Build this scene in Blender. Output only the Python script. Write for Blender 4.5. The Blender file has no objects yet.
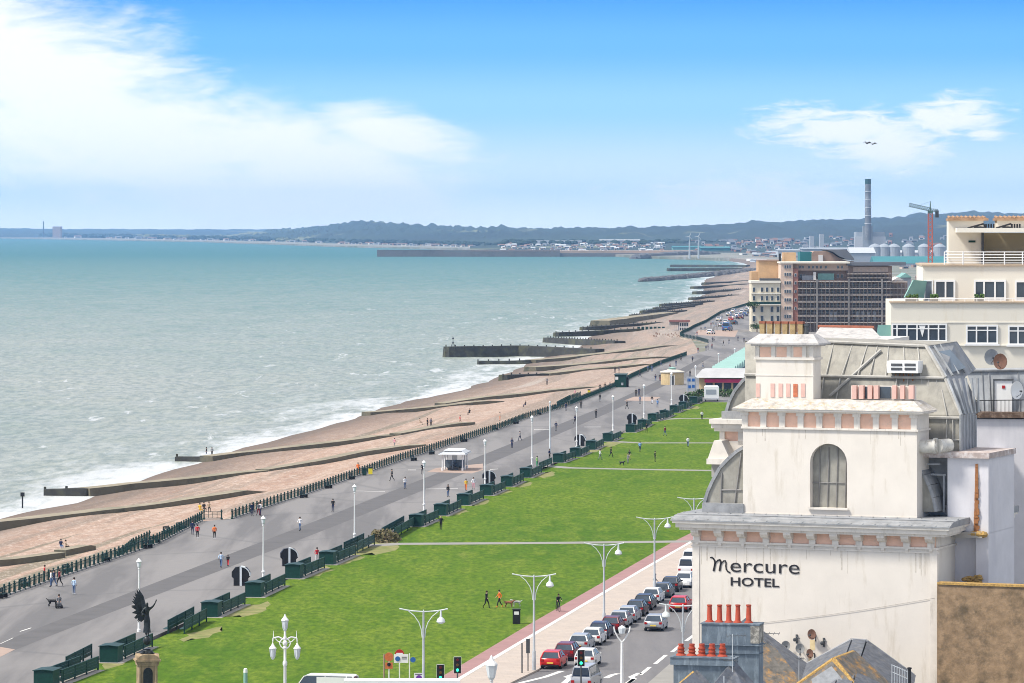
import bpy, math, random
from mathutils import Vector, Matrix
random.seed(7)
R = math.radians
F = 4100.0; HC = 37.0; HY = 230.0
SC = bpy.context.scene
COL = SC.collection

def P(px, py, z=0.0):
    Y = F*(HC-z)/(py-HY)
    return ((px-512)*Y/F, Y)
def D(px, py, Y):
    return ((px-512)*Y/F, Y, HC-(py-HY)*Y/F)

# ---------------------------------------------------------------- mesh builder
class MB:
    def __init__(s, T=None):
        s.v = []; s.f = []; s.m = []; s.T = T; s.uv = None
    def add(s, vs, fs, mi=0):
        o = len(s.v)
        if s.T is None: s.v += [tuple(v) for v in vs]
        else: s.v += [tuple(s.T @ Vector(v)) for v in vs]
        s.f += [tuple(i+o for i in f) for f in fs]; s.m += [mi]*len(fs)
        return s
    def box(s, x0, x1, y0, y1, z0, z1, mi=0):
        return s.add([(x0,y0,z0),(x1,y0,z0),(x1,y1,z0),(x0,y1,z0),(x0,y0,z1),(x1,y0,z1),(x1,y1,z1),(x0,y1,z1)],
            [(0,3,2,1),(4,5,6,7),(0,1,5,4),(1,2,6,5),(2,3,7,6),(3,0,4,7)], mi)
    def cyl(s, p0, p1, r0, r1=None, n=8, mi=0, cap=True):
        if r1 is None: r1 = r0
        p0 = Vector(p0); p1 = Vector(p1); d = (p1-p0)
        if d.length < 1e-6: return s
        d.normalize()
        a = d.orthogonal().normalized(); b = d.cross(a)
        vs = []
        for p, r in ((p0, r0), (p1, r1)):
            for i in range(n):
                t = 2*math.pi*i/n
                vs.append(p + a*math.cos(t)*r + b*math.sin(t)*r)
        fs = [(i, (i+1) % n, n+(i+1) % n, n+i) for i in range(n)]
        if cap: fs += [tuple(range(n-1, -1, -1)), tuple(range(n, 2*n))]
        return s.add(vs, fs, mi)
    def tube(s, pts, r, n=6, mi=0):
        for a, b in zip(pts[:-1], pts[1:]): s.cyl(a, b, r, r, n, mi)
        return s
    def lathe(s, c, prof, n=10, mi=0):
        vs = []; fs = []
        for z, r in prof:
            for i in range(n):
                t = 2*math.pi*i/n
                vs.append((c[0]+math.cos(t)*r, c[1]+math.sin(t)*r, c[2]+z))
        k = len(prof)
        for j in range(k-1):
            for i in range(n):
                fs.append((j*n+i, j*n+(i+1) % n, (j+1)*n+(i+1) % n, (j+1)*n+i))
        fs.append(tuple(range(n-1, -1, -1))); fs.append(tuple((k-1)*n+i for i in range(n)))
        return s.add(vs, fs, mi)
    def sph(s, c, r, n=8, k=5, sx=1, sy=1, sz=1, mi=0):
        vs = [(c[0], c[1], c[2]-r*sz)]; fs = []
        for j in range(1, k):
            ph = -math.pi/2+math.pi*j/k
            for i in range(n):
                t = 2*math.pi*i/n
                vs.append((c[0]+r*sx*math.cos(ph)*math.cos(t), c[1]+r*sy*math.cos(ph)*math.sin(t), c[2]+r*sz*math.sin(ph)))
        vs.append((c[0], c[1], c[2]+r*sz)); L = len(vs)-1
        for i in range(n): fs.append((0, 1+(i+1) % n, 1+i))
        for j in range(k-2):
            for i in range(n):
                a = 1+j*n+i; b = 1+j*n+(i+1) % n
                fs.append((a, b, b+n, a+n))
        for i in range(n): fs.append((L, 1+(k-2)*n+i, 1+(k-2)*n+(i+1) % n))
        return s.add(vs, fs, mi)
    def prism(s, pts, a0, a1, axis='y', mi=0):
        # pts: 2d polygon; axis y: (x,z) extruded over y ; axis x: (y,z) over x ; axis z: (x,y) over z
        def mk(p, a):
            return (p[0], a, p[1]) if axis == 'y' else ((a, p[0], p[1]) if axis == 'x' else (p[0], p[1], a))
        n = len(pts)
        vs = [mk(p, a0) for p in pts]+[mk(p, a1) for p in pts]
        fs = [(i, (i+1) % n, n+(i+1) % n, n+i) for i in range(n)]+[tuple(range(n-1, -1, -1)), tuple(range(n, 2*n))]
        return s.add(vs, fs, mi)
    def quad(s, a, b, c, d, mi=0): return s.add([a, b, c, d], [(0, 1, 2, 3)], mi)
    def slab(s, quad, th, mi=0):
        # thick plate from a list of 3d points, thickened against its normal
        q = [Vector(p) for p in quad]; nrm = (q[1]-q[0]).cross(q[2]-q[0]).normalized()*th
        n = len(q)
        return s.add(q+[p-nrm for p in q], [tuple(range(n)), tuple(range(2*n-1, n-1, -1))]+[(i, n+i, n+(i+1) % n, (i+1) % n) for i in range(n)], mi)
    def build(s, name, mats, parent=None, smooth=False, loc=None, rz=0, fix=True):
        me = bpy.data.meshes.new(name)
        me.from_pydata([tuple(v) for v in s.v], [], s.f); me.update()
        if not isinstance(mats, (list, tuple)): mats = [mats]
        for m in mats: me.materials.append(m)
        if len(mats) > 1: me.polygons.foreach_set('material_index', s.m)
        if s.uv:
            ul = me.uv_layers.new(name='UVMap')
            for lp in me.loops: ul.data[lp.index].uv = s.uv[lp.vertex_index]
        if fix:
            import bmesh
            bm = bmesh.new(); bm.from_mesh(me); bmesh.ops.recalc_face_normals(bm, faces=bm.faces); bm.to_mesh(me); bm.free()
        if smooth:
            me.polygons.foreach_set('use_smooth', [True]*len(me.polygons))
            try: me.set_sharp_from_angle(angle=R(40))
            except Exception: pass
        o = bpy.data.objects.new(name, me); COL.objects.link(o)
        if parent is not None: o.parent = parent
        if loc is not None: o.location = loc
        o.rotation_euler.z = rz
        return o

def thing(name, label, cat, loc=(0,0,0), rz=0, group=None):
    o = bpy.data.objects.new(name, None); COL.objects.link(o)
    o.empty_display_size = 0.2
    o.location = loc; o.rotation_euler = (0, 0, rz)
    return tag(o, label, cat, group)
def tag(o, label=None, cat=None, group=None, kind=None):
    if label: o['label'] = label
    if cat: o['category'] = cat
    if group: o['group'] = group
    if kind: o['kind'] = kind
    return o
def struct(o): o['kind'] = 'structure'; return o
def kids(o): return [c for c in CH.get(o, [])]
def copy_tree(o, parent=None, loc=None, rz=None, label=None, scale=None):
    c = o.copy(); COL.objects.link(c)
    if parent is not None: c.parent = parent
    if loc is not None: c.location = loc
    if rz is not None: c.rotation_euler.z = rz
    if label: c['label'] = label
    if scale is not None: c.scale = (scale,)*3 if not isinstance(scale, tuple) else scale
    for ch in list(o.children): copy_tree(ch, c)
    return c
ORD = 'first second third fourth fifth sixth seventh eighth ninth tenth eleventh twelfth thirteenth fourteenth fifteenth sixteenth seventeenth eighteenth nineteenth twentieth'.split()
ORD += ['twenty-'+w for w in ORD[:9]]+['thirtieth']

# ---------------------------------------------------------------- materials
def s2l(c):
    return tuple((x/12.92 if x <= .04045 else ((x+.055)/1.055)**2.4) for x in [v/255 for v in c])
class NT:
    def __init__(s, nt): s.nt = nt
    def n(s, t, **kw):
        nd = s.nt.nodes.new(t)
        for k, v in kw.items(): setattr(nd, k, v)
        return nd
    def l(s, a, b): s.nt.links.new(a, b)
    def math(s, op, a, b=None, c=None, clamp=False):
        nd = s.n('ShaderNodeMath', operation=op); nd.use_clamp = clamp
        for i, v in enumerate((a, b, c)):
            if v is None: continue
            if isinstance(v, (int, float)): nd.inputs[i].default_value = v
            else: s.l(v, nd.inputs[i])
        return nd.outputs[0]
    def mix(s, f, a, b):
        nd = s.n('ShaderNodeMix', data_type='RGBA')
        for i, v in ((0, f), (6, a), (7, b)):
            if isinstance(v, (int, float)): nd.inputs[i].default_value = v
            elif isinstance(v, tuple): nd.inputs[i].default_value = (*v[:3], 1)
            else: s.l(v, nd.inputs[i])
        return nd.outputs[2]
    def noise(s, vec, scale=1, detail=4, rough=.6, dist=0):
        nd = s.n('ShaderNodeTexNoise'); nd.inputs['Scale'].default_value = scale
        nd.inputs['Detail'].default_value = detail; nd.inputs['Roughness'].default_value = rough
        nd.inputs['Distortion'].default_value = dist
        if vec is not None: s.l(vec, nd.inputs['Vector'])
        return nd.outputs['Fac']
    def mapr(s, v, a, b, c=0, d=1, smooth=False):
        nd = s.n('ShaderNodeMapRange'); nd.clamp = True
        if smooth: nd.interpolation_type = 'SMOOTHSTEP'
        s.l(v, nd.inputs[0])
        for i, x in enumerate((a, b, c, d)): nd.inputs[i+1].default_value = x
        return nd.outputs[0]
    def mapping(s, vec, scale=(1,1,1), rot=(0,0,0), loc=(0,0,0)):
        nd = s.n('ShaderNodeMapping'); s.l(vec, nd.inputs[0])
        nd.inputs['Scale'].default_value = scale; nd.inputs['Rotation'].default_value = rot; nd.inputs['Location'].default_value = loc
        return nd.outputs[0]
    def bump(s, h, strength=.3, dist=.1):
        nd = s.n('ShaderNodeBump'); nd.inputs['Strength'].default_value = strength; nd.inputs['Distance'].default_value = dist
        s.l(h, nd.inputs['Height']); return nd.outputs[0]
def newmat(name):
    m = bpy.data.materials.new(name); m.use_nodes = True
    nt = NT(m.node_tree); b = m.node_tree.nodes['Principled BSDF']
    return m, nt, b
def mat(name, col, rough=.7, var=.15, scale=1.5, metal=0, spec=.3, stain=None, stain_amt=0, stain_scale=.8, streak=False, bump=0, bscale=8, emis=None):
    m, t, b = newmat(name)
    b.inputs['Roughness'].default_value = rough; b.inputs['Metallic'].default_value = metal
    b.inputs['Specular IOR Level'].default_value = spec
    tc = t.n('ShaderNodeTexCoord').outputs['Object']
    c = col
    n1 = t.noise(tc, scale, 5, .65)
    f = t.mapr(n1, .3, .7)
    dark = tuple(x*(1-var) for x in col); lite = tuple(min(1, x*(1+var)) for x in col)
    out = t.mix(f, dark, lite)
    if stain:
        v = t.mapping(tc, (1, 1, .18)) if streak else tc
        n2 = t.noise(v, stain_scale, 6, .7)
        g = t.mapr(n2, .62-.25*stain_amt, .78-.2*stain_amt)
        out = t.mix(t.math('MULTIPLY', g, .85), out, stain)
    t.l(out, b.inputs['Base Color'])
    if bump:
        t.l(t.bump(t.noise(tc, bscale, 4), bump, .05), b.inputs['Normal'])
    if emis:
        b.inputs['Emission Color'].default_value = (*emis[:3], 1); b.inputs['Emission Strength'].default_value = emis[3]
    return m
M = {}
M['white_paint'] = mat('white_paint', (.78,.78,.76), .45, .06)
M['render_wall'] = mat('painted_render', (.67,.62,.55), .8, .05, .5, stain=(.50,.44,.35), stain_amt=.3, stain_scale=1.1, streak=True)
M['render_trim'] = mat('painted_trim', (.68,.63,.56), .75, .09, 1.2, stain=(.42,.38,.33), stain_amt=.3, stain_scale=2.2, streak=True)
M['pink_panel'] = mat('pink_panel', (.78,.50,.37), .8, .10, 1.5, stain=(.6,.45,.36), stain_amt=.2, stain_scale=2)
M['lead'] = mat('lead_sheet', (.27,.275,.28), .55, .25, 1.3, stain=(.16,.18,.20), stain_amt=.4, stain_scale=1.5, streak=True)
M['lead_pale'] = mat('pale_lead_sheet', (.29,.275,.235), .6, .22, 1.1, stain=(.19,.18,.16), stain_amt=.5, stain_scale=1.6, streak=True)
M['lead_seam'] = mat('lead_seam', (.22,.21,.20), .6, .2)
M['zinc'] = mat('zinc_sheet', (.32,.335,.345), .5, .25, 1.2, stain=(.20,.20,.20), stain_amt=.35, stain_scale=1.4, streak=True)
M['lichen'] = mat('lichen_slab', (.47,.44,.40), .9, .35, 2.5, stain=(.42,.27,.05), stain_amt=.35, stain_scale=3.2)
M['dark_glass'] = mat('window_glass', (.035,.05,.07), .12, .3, .6, spec=.6)
M['grey_glass'] = mat('shop_glass', (.14,.18,.22), .15, .3, .4, spec=.6)
M['terracotta'] = mat('terracotta', (.36,.058,.028), .75, .25, 4, stain=(.18,.05,.03), stain_amt=.35, stain_scale=4)
M['buff_clay'] = mat('buff_clay', (.36,.26,.13), .8, .25, 4, stain=(.25,.17,.09), stain_amt=.4, stain_scale=3)
M['red_clay'] = mat('red_clay', (.28,.10,.06), .8, .2, 3)
M['blue_render'] = mat('slate_blue_render', (.115,.145,.175), .7, .25, 1.6, stain=(.26,.31,.35), stain_amt=.5, stain_scale=2.5, streak=True, bump=.3)
M['slate'] = mat('roof_slate', (.11,.12,.14), .7, .35, 2.5, stain=(.20,.19,.18), stain_amt=.4, stain_scale=2)
M['slate_lichen'] = mat('slate_with_lichen', (.13,.12,.105), .8, .35, 2.5, stain=(.45,.23,.05), stain_amt=.5, stain_scale=1.6)
M['tar'] = mat('bitumen', (.05,.055,.065), .6, .3, 2)
M['rough_wall'] = mat('weathered_cement', (.27,.185,.11), .95, .35, 1.6, stain=(.09,.07,.045), stain_amt=.55, stain_scale=.9, bump=.5, bscale=5)
M['cream'] = mat('cream_render', (.70,.655,.555), .8, .04, .25, stain=(.6,.52,.38), stain_amt=.1, stain_scale=.5, streak=True)
M['cream_trim'] = mat('cream_trim', (.74,.70,.60), .8, .05, .5)
M['white_wall'] = mat('whitewashed_wall', (.60,.585,.60), .85, .06, .7, stain=(.50,.49,.52), stain_amt=.35, stain_scale=.6, streak=True)
M['rust'] = mat('rust_streak', (.30,.13,.05), .9, .35, 4)
M['moss'] = mat('orange_moss', (.40,.25,.08), .95, .45, 7, stain=(.15,.12,.08), stain_amt=.4, stain_scale=8, bump=.5)
M['green_paint'] = mat('dark_green_paint', (.005,.040,.031), .5, .2, 3)
M['green_dark'] = mat('deep_green_paint', (.008,.04,.034), .5, .25, 3)
M['black'] = mat('black_paint', (.015,.015,.017), .5, .2, 3)
M['sign_black'] = mat('sign_black', (.02,.018,.02), .45, .1)
M['bronze'] = mat('dark_bronze', (.03,.035,.036), .4, .4, 6, metal=.5, bump=.3)
M['stone'] = mat('warm_stone', (.38,.28,.17), .9, .25, 2.2, stain=(.18,.14,.10), stain_amt=.55, stain_scale=2, streak=True)
M['steel'] = mat('painted_steel', (.38,.40,.42), .5, .15, 2)
M['pale_steel'] = mat('pale_lamp_paint', (.62,.66,.66), .5, .1, 2)
M['dark_steel'] = mat('dark_steel', (.07,.075,.08), .5, .2, 3)
M['rubber'] = mat('tyre_rubber', (.02,.02,.02), .85, .2, 5)
M['alloy'] = mat('wheel_alloy', (.35,.36,.38), .4, .1, 5, metal=.4)
M['plate_yellow'] = mat('plate_yellow', (.75,.55,.08), .5, .05)
M['plate_white'] = mat('plate_white', (.75,.75,.72), .5, .05)
M['tail_red'] = mat('tail_lens', (.35,.01,.01), .25, .1, 5)
M['head_lens'] = mat('head_lens', (.65,.68,.7), .15, .1, 5)
M['lamp_glass'] = mat('lantern_glass', (.66,.70,.72), .2, .08, 5, spec=.5)
M['brick_red'] = mat('far_red_brick', (.33,.15,.11), .9, .2, .2)
M['brick_brown'] = mat('brown_brick', (.34,.235,.18), .9, .2, .3)
M['brick_yellow'] = mat('ochre_render', (.50,.33,.18), .9, .18, .3, stain=(.35,.2,.1), stain_amt=.3, stain_scale=.3)
M['brick_pale'] = mat('pale_yellow_brick', (.55,.42,.23), .9, .15, 1)
M['peach'] = mat('peach_stone', (.60,.46,.36), .85, .08, .3)
M['cream_old'] = mat('old_cream_stucco', (.66,.60,.46), .85, .08, .4, stain=(.5,.43,.3), stain_amt=.3, stain_scale=.4, streak=True)
M['scaff'] = mat('scaffold_tube', (.25,.24,.23), .6, .2, 1)
M['scaff_dark'] = mat('scaffold_net', (.20,.185,.17), .9, .35, .35)
M['board'] = mat('scaffold_board', (.44,.38,.33), .9, .2, .6)
M['teal'] = mat('teal_sheet', (.03,.17,.18), .6, .12, .03)
M['teal_pale'] = mat('pale_teal_roof', (.20,.38,.34), .55, .12, .3)
M['turq'] = mat('turquoise_roof', (.25,.42,.37), .5, .10, .4)
M['shed_white'] = mat('shed_white', (.44,.46,.48), .7, .08, .02)
M['shed_grey'] = mat('shed_grey', (.30,.33,.36), .7, .12, .03)
M['far_white'] = mat('far_white_render', (.68,.66,.62), .85, .08, .05)
M['far_tile'] = mat('far_tile', (.20,.12,.10), .9, .2, .05)
M['far_slate'] = mat('far_slate', (.15,.16,.18), .9, .2, .05)
M['bronze_green'] = mat('dull_olive', (.10,.10,.05), .9, .2)
M['concrete'] = mat('concrete', (.36,.34,.31), .9, .15, .6, stain=(.2,.19,.17), stain_amt=.4, stain_scale=.5)
M['red_paint'] = mat('red_paint', (.45,.02,.015), .35, .05)
M['crane_red'] = mat('crane_red', (.50,.13,.08), .6, .1)
M['crane_green'] = mat('crane_green', (.09,.16,.14), .6, .1)
M['magenta'] = mat('magenta_fascia', (.50,.04,.12), .6, .15, 1)
M['yellow_paint'] = mat('yellow_paint', (.75,.62,.04), .5, .05)
M['blue_paint'] = mat('blue_paint', (.03,.12,.35), .4, .1)
M['groyne'] = mat('groyne_timber', (.050,.050,.046), .9, .35, .25, stain=(.11,.11,.055), stain_amt=.45, stain_scale=.12)
M['groyne_green'] = mat('weedy_concrete', (.15,.135,.095), .9, .35, .2, stain=(.05,.055,.045), stain_amt=.5, stain_scale=.2)
M['groyne_top'] = mat('pale_groyne_top', (.27,.235,.17), .9, .3, .4, stain=(.12,.12,.08), stain_amt=.5, stain_scale=.2)  # paler tone for groyne tops, set against the darker sides
M['rocks'] = mat('armour_rock', (.10,.10,.105), .9, .35, .15)
M['pot_orange'] = mat('orange_pot', (.55,.15,.05), .7, .2, 4)
# ---------------------------------------------------------------- camera, light, sky
cam = bpy.data.cameras.new('camera'); co = bpy.data.objects.new('camera', cam); COL.objects.link(co)
co.location = (0, 0, HC); co.rotation_euler = (R(90), 0, 0)
cam.sensor_width = 36; cam.lens = F/1024*36; cam.shift_y = -(341.5-HY)/1024
cam.clip_start = 1; cam.clip_end = 90000
SC.camera = co
SC.view_settings.view_transform = 'Standard'; SC.view_settings.look = 'None'; SC.view_settings.gamma = 1
SC.view_settings.exposure = 0.95
SUN_EL = R(52); SUN_ROT = math.atan2(-.95, -.35)
sd = bpy.data.lights.new('sun', 'SUN'); sd.energy = 2.6; sd.angle = R(10); sd.color = (1, .95, .87)
so = bpy.data.objects.new('sun', sd); COL.objects.link(so)
sdir = Vector((math.sin(SUN_ROT)*math.cos(SUN_EL), math.cos(SUN_ROT)*math.cos(SUN_EL), math.sin(SUN_EL)))
so.rotation_euler = sdir.to_track_quat('Z', 'Y').to_euler(); so.location = (-200, -200, 500)
W = bpy.data.worlds.new('World'); SC.world = W; W.use_nodes = True
wt = NT(W.node_tree); W.node_tree.nodes.clear()
out = wt.n('ShaderNodeOutputWorld'); bg = wt.n('ShaderNodeBackground'); wt.l(bg.outputs[0], out.inputs[0])
sky = wt.n('ShaderNodeTexSky'); sky.sky_type = 'NISHITA'; sky.sun_disc = False
sky.sun_elevation = SUN_EL; sky.sun_rotation = SUN_ROT; sky.altitude = 40
SKYS = .11
bg.inputs['Strength'].default_value = SKYS
tc = wt.n('ShaderNodeTexCoord').outputs['Generated']
sep = wt.n('ShaderNodeSeparateXYZ'); wt.l(tc, sep.inputs[0])
dx, dy, dz = sep.outputs
# low sky: pale at the horizon, deepening quickly upward
ramp = wt.n('ShaderNodeValToRGB'); wt.l(wt.mapr(dz, 0, .10), ramp.inputs[0])
cr = ramp.color_ramp; cr.interpolation = 'EASE'
def skyc(c, k=1.0):
    return tuple(x*k/SKYS*.575 for x in s2l(c))+(1,)
EL = [(0, (250,253,250)), (.12, (224,243,251)), (.3, (158,214,253)), (.45, (108,186,252)), (.6, (66,158,248)), (1, (46,132,236))]
cr.elements[0].position = 0; cr.elements[0].color = skyc(EL[0][1], 1.18); cr.elements[1].position = 1; cr.elements[1].color = skyc(EL[-1][1])
for p_, c_ in EL[1:-1]:
    e = cr.elements.new(p_); e.color = skyc(c_)
azr = wt.math('DIVIDE', dx, wt.math('MAXIMUM', dy, .05)); elr = wt.math('DIVIDE', dz, wt.math('MAXIMUM', dy, .05))
U = wt.math('MULTIPLY', azr, 10.0); V = wt.math('MULTIPLY', elr, 10.0)    # tens of a radian
comb = wt.n('ShaderNodeCombineXYZ'); wt.l(U, comb.inputs[0]); wt.l(V, comb.inputs[1])
rm = wt.mapping(comb.outputs[0], (2.2, 7.0, 1), (0, 0, R(14)))
nbig = wt.noise(rm, 1.6, 8, .62, .6); nfine = wt.noise(wt.mapping(comb.outputs[0], (3, 14, 1), (0, 0, R(16)), (3, 1, 0)), 3.0, 8, .65, .8)
def blob(cx, cy, rx, ry, rot):
    # pixel-ish centre/radii converted to the U,V angles
    u0 = (cx-512)/410; v0 = (230-cy)/410; c, s_ = math.cos(R(rot)), math.sin(R(rot))
    a = wt.math('SUBTRACT', U, u0); b_ = wt.math('SUBTRACT', V, v0)
    p_ = wt.math('DIVIDE', wt.math('ADD', wt.math('MULTIPLY', a, c), wt.math('MULTIPLY', b_, s_)), rx/410)
    q_ = wt.math('DIVIDE', wt.math('SUBTRACT', wt.math('MULTIPLY', b_, c), wt.math('MULTIPLY', a, s_)), ry/410)
    r = wt.math('SQRT', wt.math('ADD', wt.math('MULTIPLY', p_, p_), wt.math('MULTIPLY', q_, q_)))
    return wt.math('SUBTRACT', 1.0, r)
cl = None
for bb in ((-20, 60, 250, 95, -14), (110, 130, 280, 85, -14), (300, 160, 190, 58, -13), (390, 135, 100, 28, -14), (370, 185, 110, 20, -10), (230, 195, 190, 30, -8)):
    k = blob(*bb); cl = k if cl is None else wt.math('MAXIMUM', cl, k)
dens = wt.math('ADD', cl, wt.math('MULTIPLY', wt.math('SUBTRACT', nbig, .52), 1.5))
dens = wt.math('ADD', dens, wt.math('MULTIPLY', wt.math('SUBTRACT', nfine, .5), .55))
c1 = wt.mapr(dens, -.28, .62, 0, .96, True)
cl = None
for bb in ((850, 130, 105, 30, -4), (890, 142, 75, 36, 0), (950, 116, 65, 24, 6), (985, 135, 26, 9, 0), (740, 196, 150, 22, 0)):
    k = blob(*bb); cl = k if cl is None else wt.math('MAXIMUM', cl, k)
dens = wt.math('ADD', cl, wt.math('MULTIPLY', wt.math('SUBTRACT', nfine, .55), 2.0))
dens = wt.math('ADD', dens, wt.math('MULTIPLY', wt.math('SUBTRACT', nbig, .5), .5))
c2 = wt.mapr(dens, -.15, .60, 0, .92, True)
cc = wt.math('MAXIMUM', c1, c2)
cc = wt.math('MULTIPLY', cc, wt.mapr(dy, .1, .3))
low = wt.mix(cc, ramp.outputs[0], skyc((255,254,252), 1.06))
hi = wt.mapr(dz, .09, .35)
wt.l(wt.mix(hi, low, wt.mix(.68, sky.outputs[0], (5.7,5.5,5.3))), bg.inputs['Color'])

# ---------------------------------------------------------------- plan lines (pixel -> ground)
def lerp(a, b, t): return a+(b-a)*t
def interp(tab, y):
    if y <= tab[0][1]: return tab[0][0]+(tab[1][0]-tab[0][0])*(y-tab[0][1])/(tab[1][1]-tab[0][1])
    for (x0, y0), (x1, y1) in zip(tab[:-1], tab[1:]):
        if y0 <= y <= y1: return lerp(x0, x1, (y-y0)/(y1-y0))
    return tab[-1][0]
ZS = -4.0
FENCE_PX = [(-60,621),(0,598),(100,564),(157,544),(202,521),(232,519),(270,506),(301,496),(355,477),(400,461),(466,440),(500,429),(525,419),(570,405.5),(616,387),(632,378),(660,365),(687,355.5)]
CURVE_PX = [(705,351),(708,343),(697,340),(684,337.5),(680,336),(683,333.5),(689,331),(694,328),(706,322.8),(721,313.4),(736,308.8),(748,305),(757,300)]
FAR_PX = [(764,292),(767,284),(770,276),(772,270),(768,264),(752,260.5),(735,258.5)]
FENCE = [P(*p) for p in FENCE_PX]
LAND = FENCE+[P(700,353.5), P(690,337), P(694,328), P(706,322.8), P(721,313.4), P(736,308.8), P(748,305)]+[P(*p) for p in FAR_PX]
WATER_PX = [(-120,551),(-60,535),(0,518),(70,503),(110,489),(160,474),(215,458),(270,442),(330,426),(385,408),(425,398),(470,388),(510,372),(535,360),(575,350),(590,337),(615,324),(650,313),(690,302),(706,294),(702,286),(706,279),(738,270),(748,265),(738,261),(700,259)]
WATER = [P(px, py, ZS) for px, py in WATER_PX]
LAND.sort(key=lambda p: p[1])

# land sheet
far_coast = [P(735,258.2), P(690,257), P(640,255.5), P(560,251), P(500,249), P(340,245.5), P(200,241), P(0,237.7), P(-160,237)]
left = [(x+0.0, y) for x, y in LAND]
pts = [(left[0][0]-14, 200)]+left+far_coast+[(-9000, 40000), (30000, 45000), (12000, 200)]
def sheet(name, pts, z, m, th=None):
    import bmesh
    bm = bmesh.new(); vs = [bm.verts.new((x, y, z)) for x, y in pts]
    f = bm.faces.new(vs); bmesh.ops.triangulate(bm, faces=[f])
    bmesh.ops.recalc_face_normals(bm, faces=bm.faces)
    for f in bm.faces:
        if f.normal.z < 0: f.normal_flip()
    if th:
        be = [e for e in bm.edges if e.is_boundary]
        g = bmesh.ops.extrude_edge_only(bm, edges=be)
        for v in g['geom']:
            if isinstance(v, bmesh.types.BMVert): v.co.z -= th
    me = bpy.data.meshes.new(name); bm.to_mesh(me); bm.free(); me.materials.append(m)
    o = bpy.data.objects.new(name, me); COL.objects.link(o); return o

m, t, b = newmat('far_land')
g = t.n('ShaderNodeNewGeometry').outputs['Position']
n1 = t.noise(g, .004, 6, .7); n2 = t.noise(g, .03, 4, .6)
c = t.mix(t.mapr(n1, .35, .65), (.10,.12,.07), (.26,.23,.20)); c = t.mix(t.mapr(n2, .5, .7), c, (.30,.30,.31))
t.l(c, b.inputs['Base Color']); b.inputs['Roughness'].default_value = .95
M['far_land'] = m
struct(sheet('ground', pts, -.35, M['far_land'], 4.5))

# asphalt promenade
m, t, b = newmat('promenade_asphalt')
g = t.n('ShaderNodeNewGeometry').outputs['Position']
along = t.mapping(g, (.16, .012, 1), (0, 0, R(8)))
n1 = t.noise(along, 1.0, 5, .6, .3); n2 = t.noise(g, .9, 6, .7); n3 = t.noise(t.mapping(g, (.05, .012, 1), (0,0,R(-25))), 1.0, 4, .6)
c = t.mix(t.mapr(n1, .42, .56), (.118,.113,.110), (.200,.189,.181))
c = t.mix(t.mapr(n3, .5, .62, 0, .6), c, (.218,.206,.194))
c = t.mix(t.mapr(n2, .35, .7, 0, .35), c, (.15,.145,.15))
v = t.n('ShaderNodeTexVoronoi'); v.feature = 'DISTANCE_TO_EDGE'; v.inputs['Scale'].default_value = .045
t.l(t.mapping(g, (1, .5, 1), (0,0,R(20))), v.inputs['Vector'])
c = t.mix(t.mapr(v.outputs['Distance'], 0.004, .02, .4, 0), c, (.10,.10,.10))
t.l(c, b.inputs['Base Color']); b.inputs['Roughness'].default_value = .9
t.l(t.bump(t.noise(g, 6, 3), .2, .02), b.inputs['Normal'])
M['prom'] = m
BENCH_PX = [(-60,725),(32,684),(98,661),(200,616),(284,578),(318,564),(365,544),(408,526),(456,505),(519,477),(569,457),(602,441),(647,421),(678,409),(699,402)]
BL = [P(*p) for p in BENCH_PX]
lawn_far = [P(735,402.5)]
LAWN_R = [P(*p) for p in [(735,508),(691,533),(671,543),(624,570),(600,584),(530,624),(438,679),(330,746)]]
prom = FENCE+[P(705,351), P(708,343), P(697,340), P(684,337.5), P(680,336), P(683,333.5), P(689,331), P(694,328), P(706,322.8), P(721,313.4), P(736,308.8), P(748,305), P(757,300)]
prom_r = [P(830,300), P(830,330), P(790,380), P(745,402.5)]+list(reversed(BL))
struct(sheet('promenade', prom+prom_r, 0, M['prom'], .4))
# darker repair lane running up the promenade
m2 = mat('darker_asphalt', (.110,.106,.105), .9, .14, .3, stain=(.11,.105,.107), stain_amt=.5, stain_scale=.3)
M['asphalt_dark'] = m2
lane = [(60,627),(170,586),(290,538),(350,516),(420,487),(395,494),(300,527),(170,573),(20,630)]
struct(sheet('promenade_lane', [P(*p) for p in [(-60,668),(20,635),(170,577),(300,527),(395,490),(500,448),(600,408),(660,380),(705,356),(712,356),(668,384),(608,413),(505,457),(350,520),(240,563),(60,632),(-60,680)]], .004, m2))
pk = mat('pink_paving', (.34,.255,.21), .9, .1, .5)
for i, q in enumerate([[(-40,640),(15,649.5),(0,657),(-50,680)], [(436,468),(483,463.6),(483,470),(472,473.4),(427,472)], [(624,400.5),(634,396.7),(661,397),(652,401)], [(695,335),(698,330),(738,330.5),(735,337)]]):
    struct(sheet('paved_area', [P(*p) for p in q], .006, pk))
wl = mat('road_paint', (.62,.61,.58), .8, .15, 1.5, stain=(.25,.24,.24), stain_amt=.3, stain_scale=2)
def stripe(name, pts, w, z, m, wf=None):
    mb = MB(); n = len(pts); vs = []
    for i, p in enumerate(pts):
        a = Vector(pts[max(0, i-1)]); c = Vector(pts[min(n-1, i+1)]); d = (c-a).normalized(); nn = Vector((-d.y, d.x))
        ww = w if wf is None else wf(i)
        vs += [(p[0]+nn.x*ww/2, p[1]+nn.y*ww/2, z), (p[0]-nn.x*ww/2, p[1]-nn.y*ww/2, z)]
    mb.add(vs, [(2*i, 2*i+1, 2*i+3, 2*i+2) for i in range(n-1)])
    return struct(mb.build(name, m, fix=False))
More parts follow.
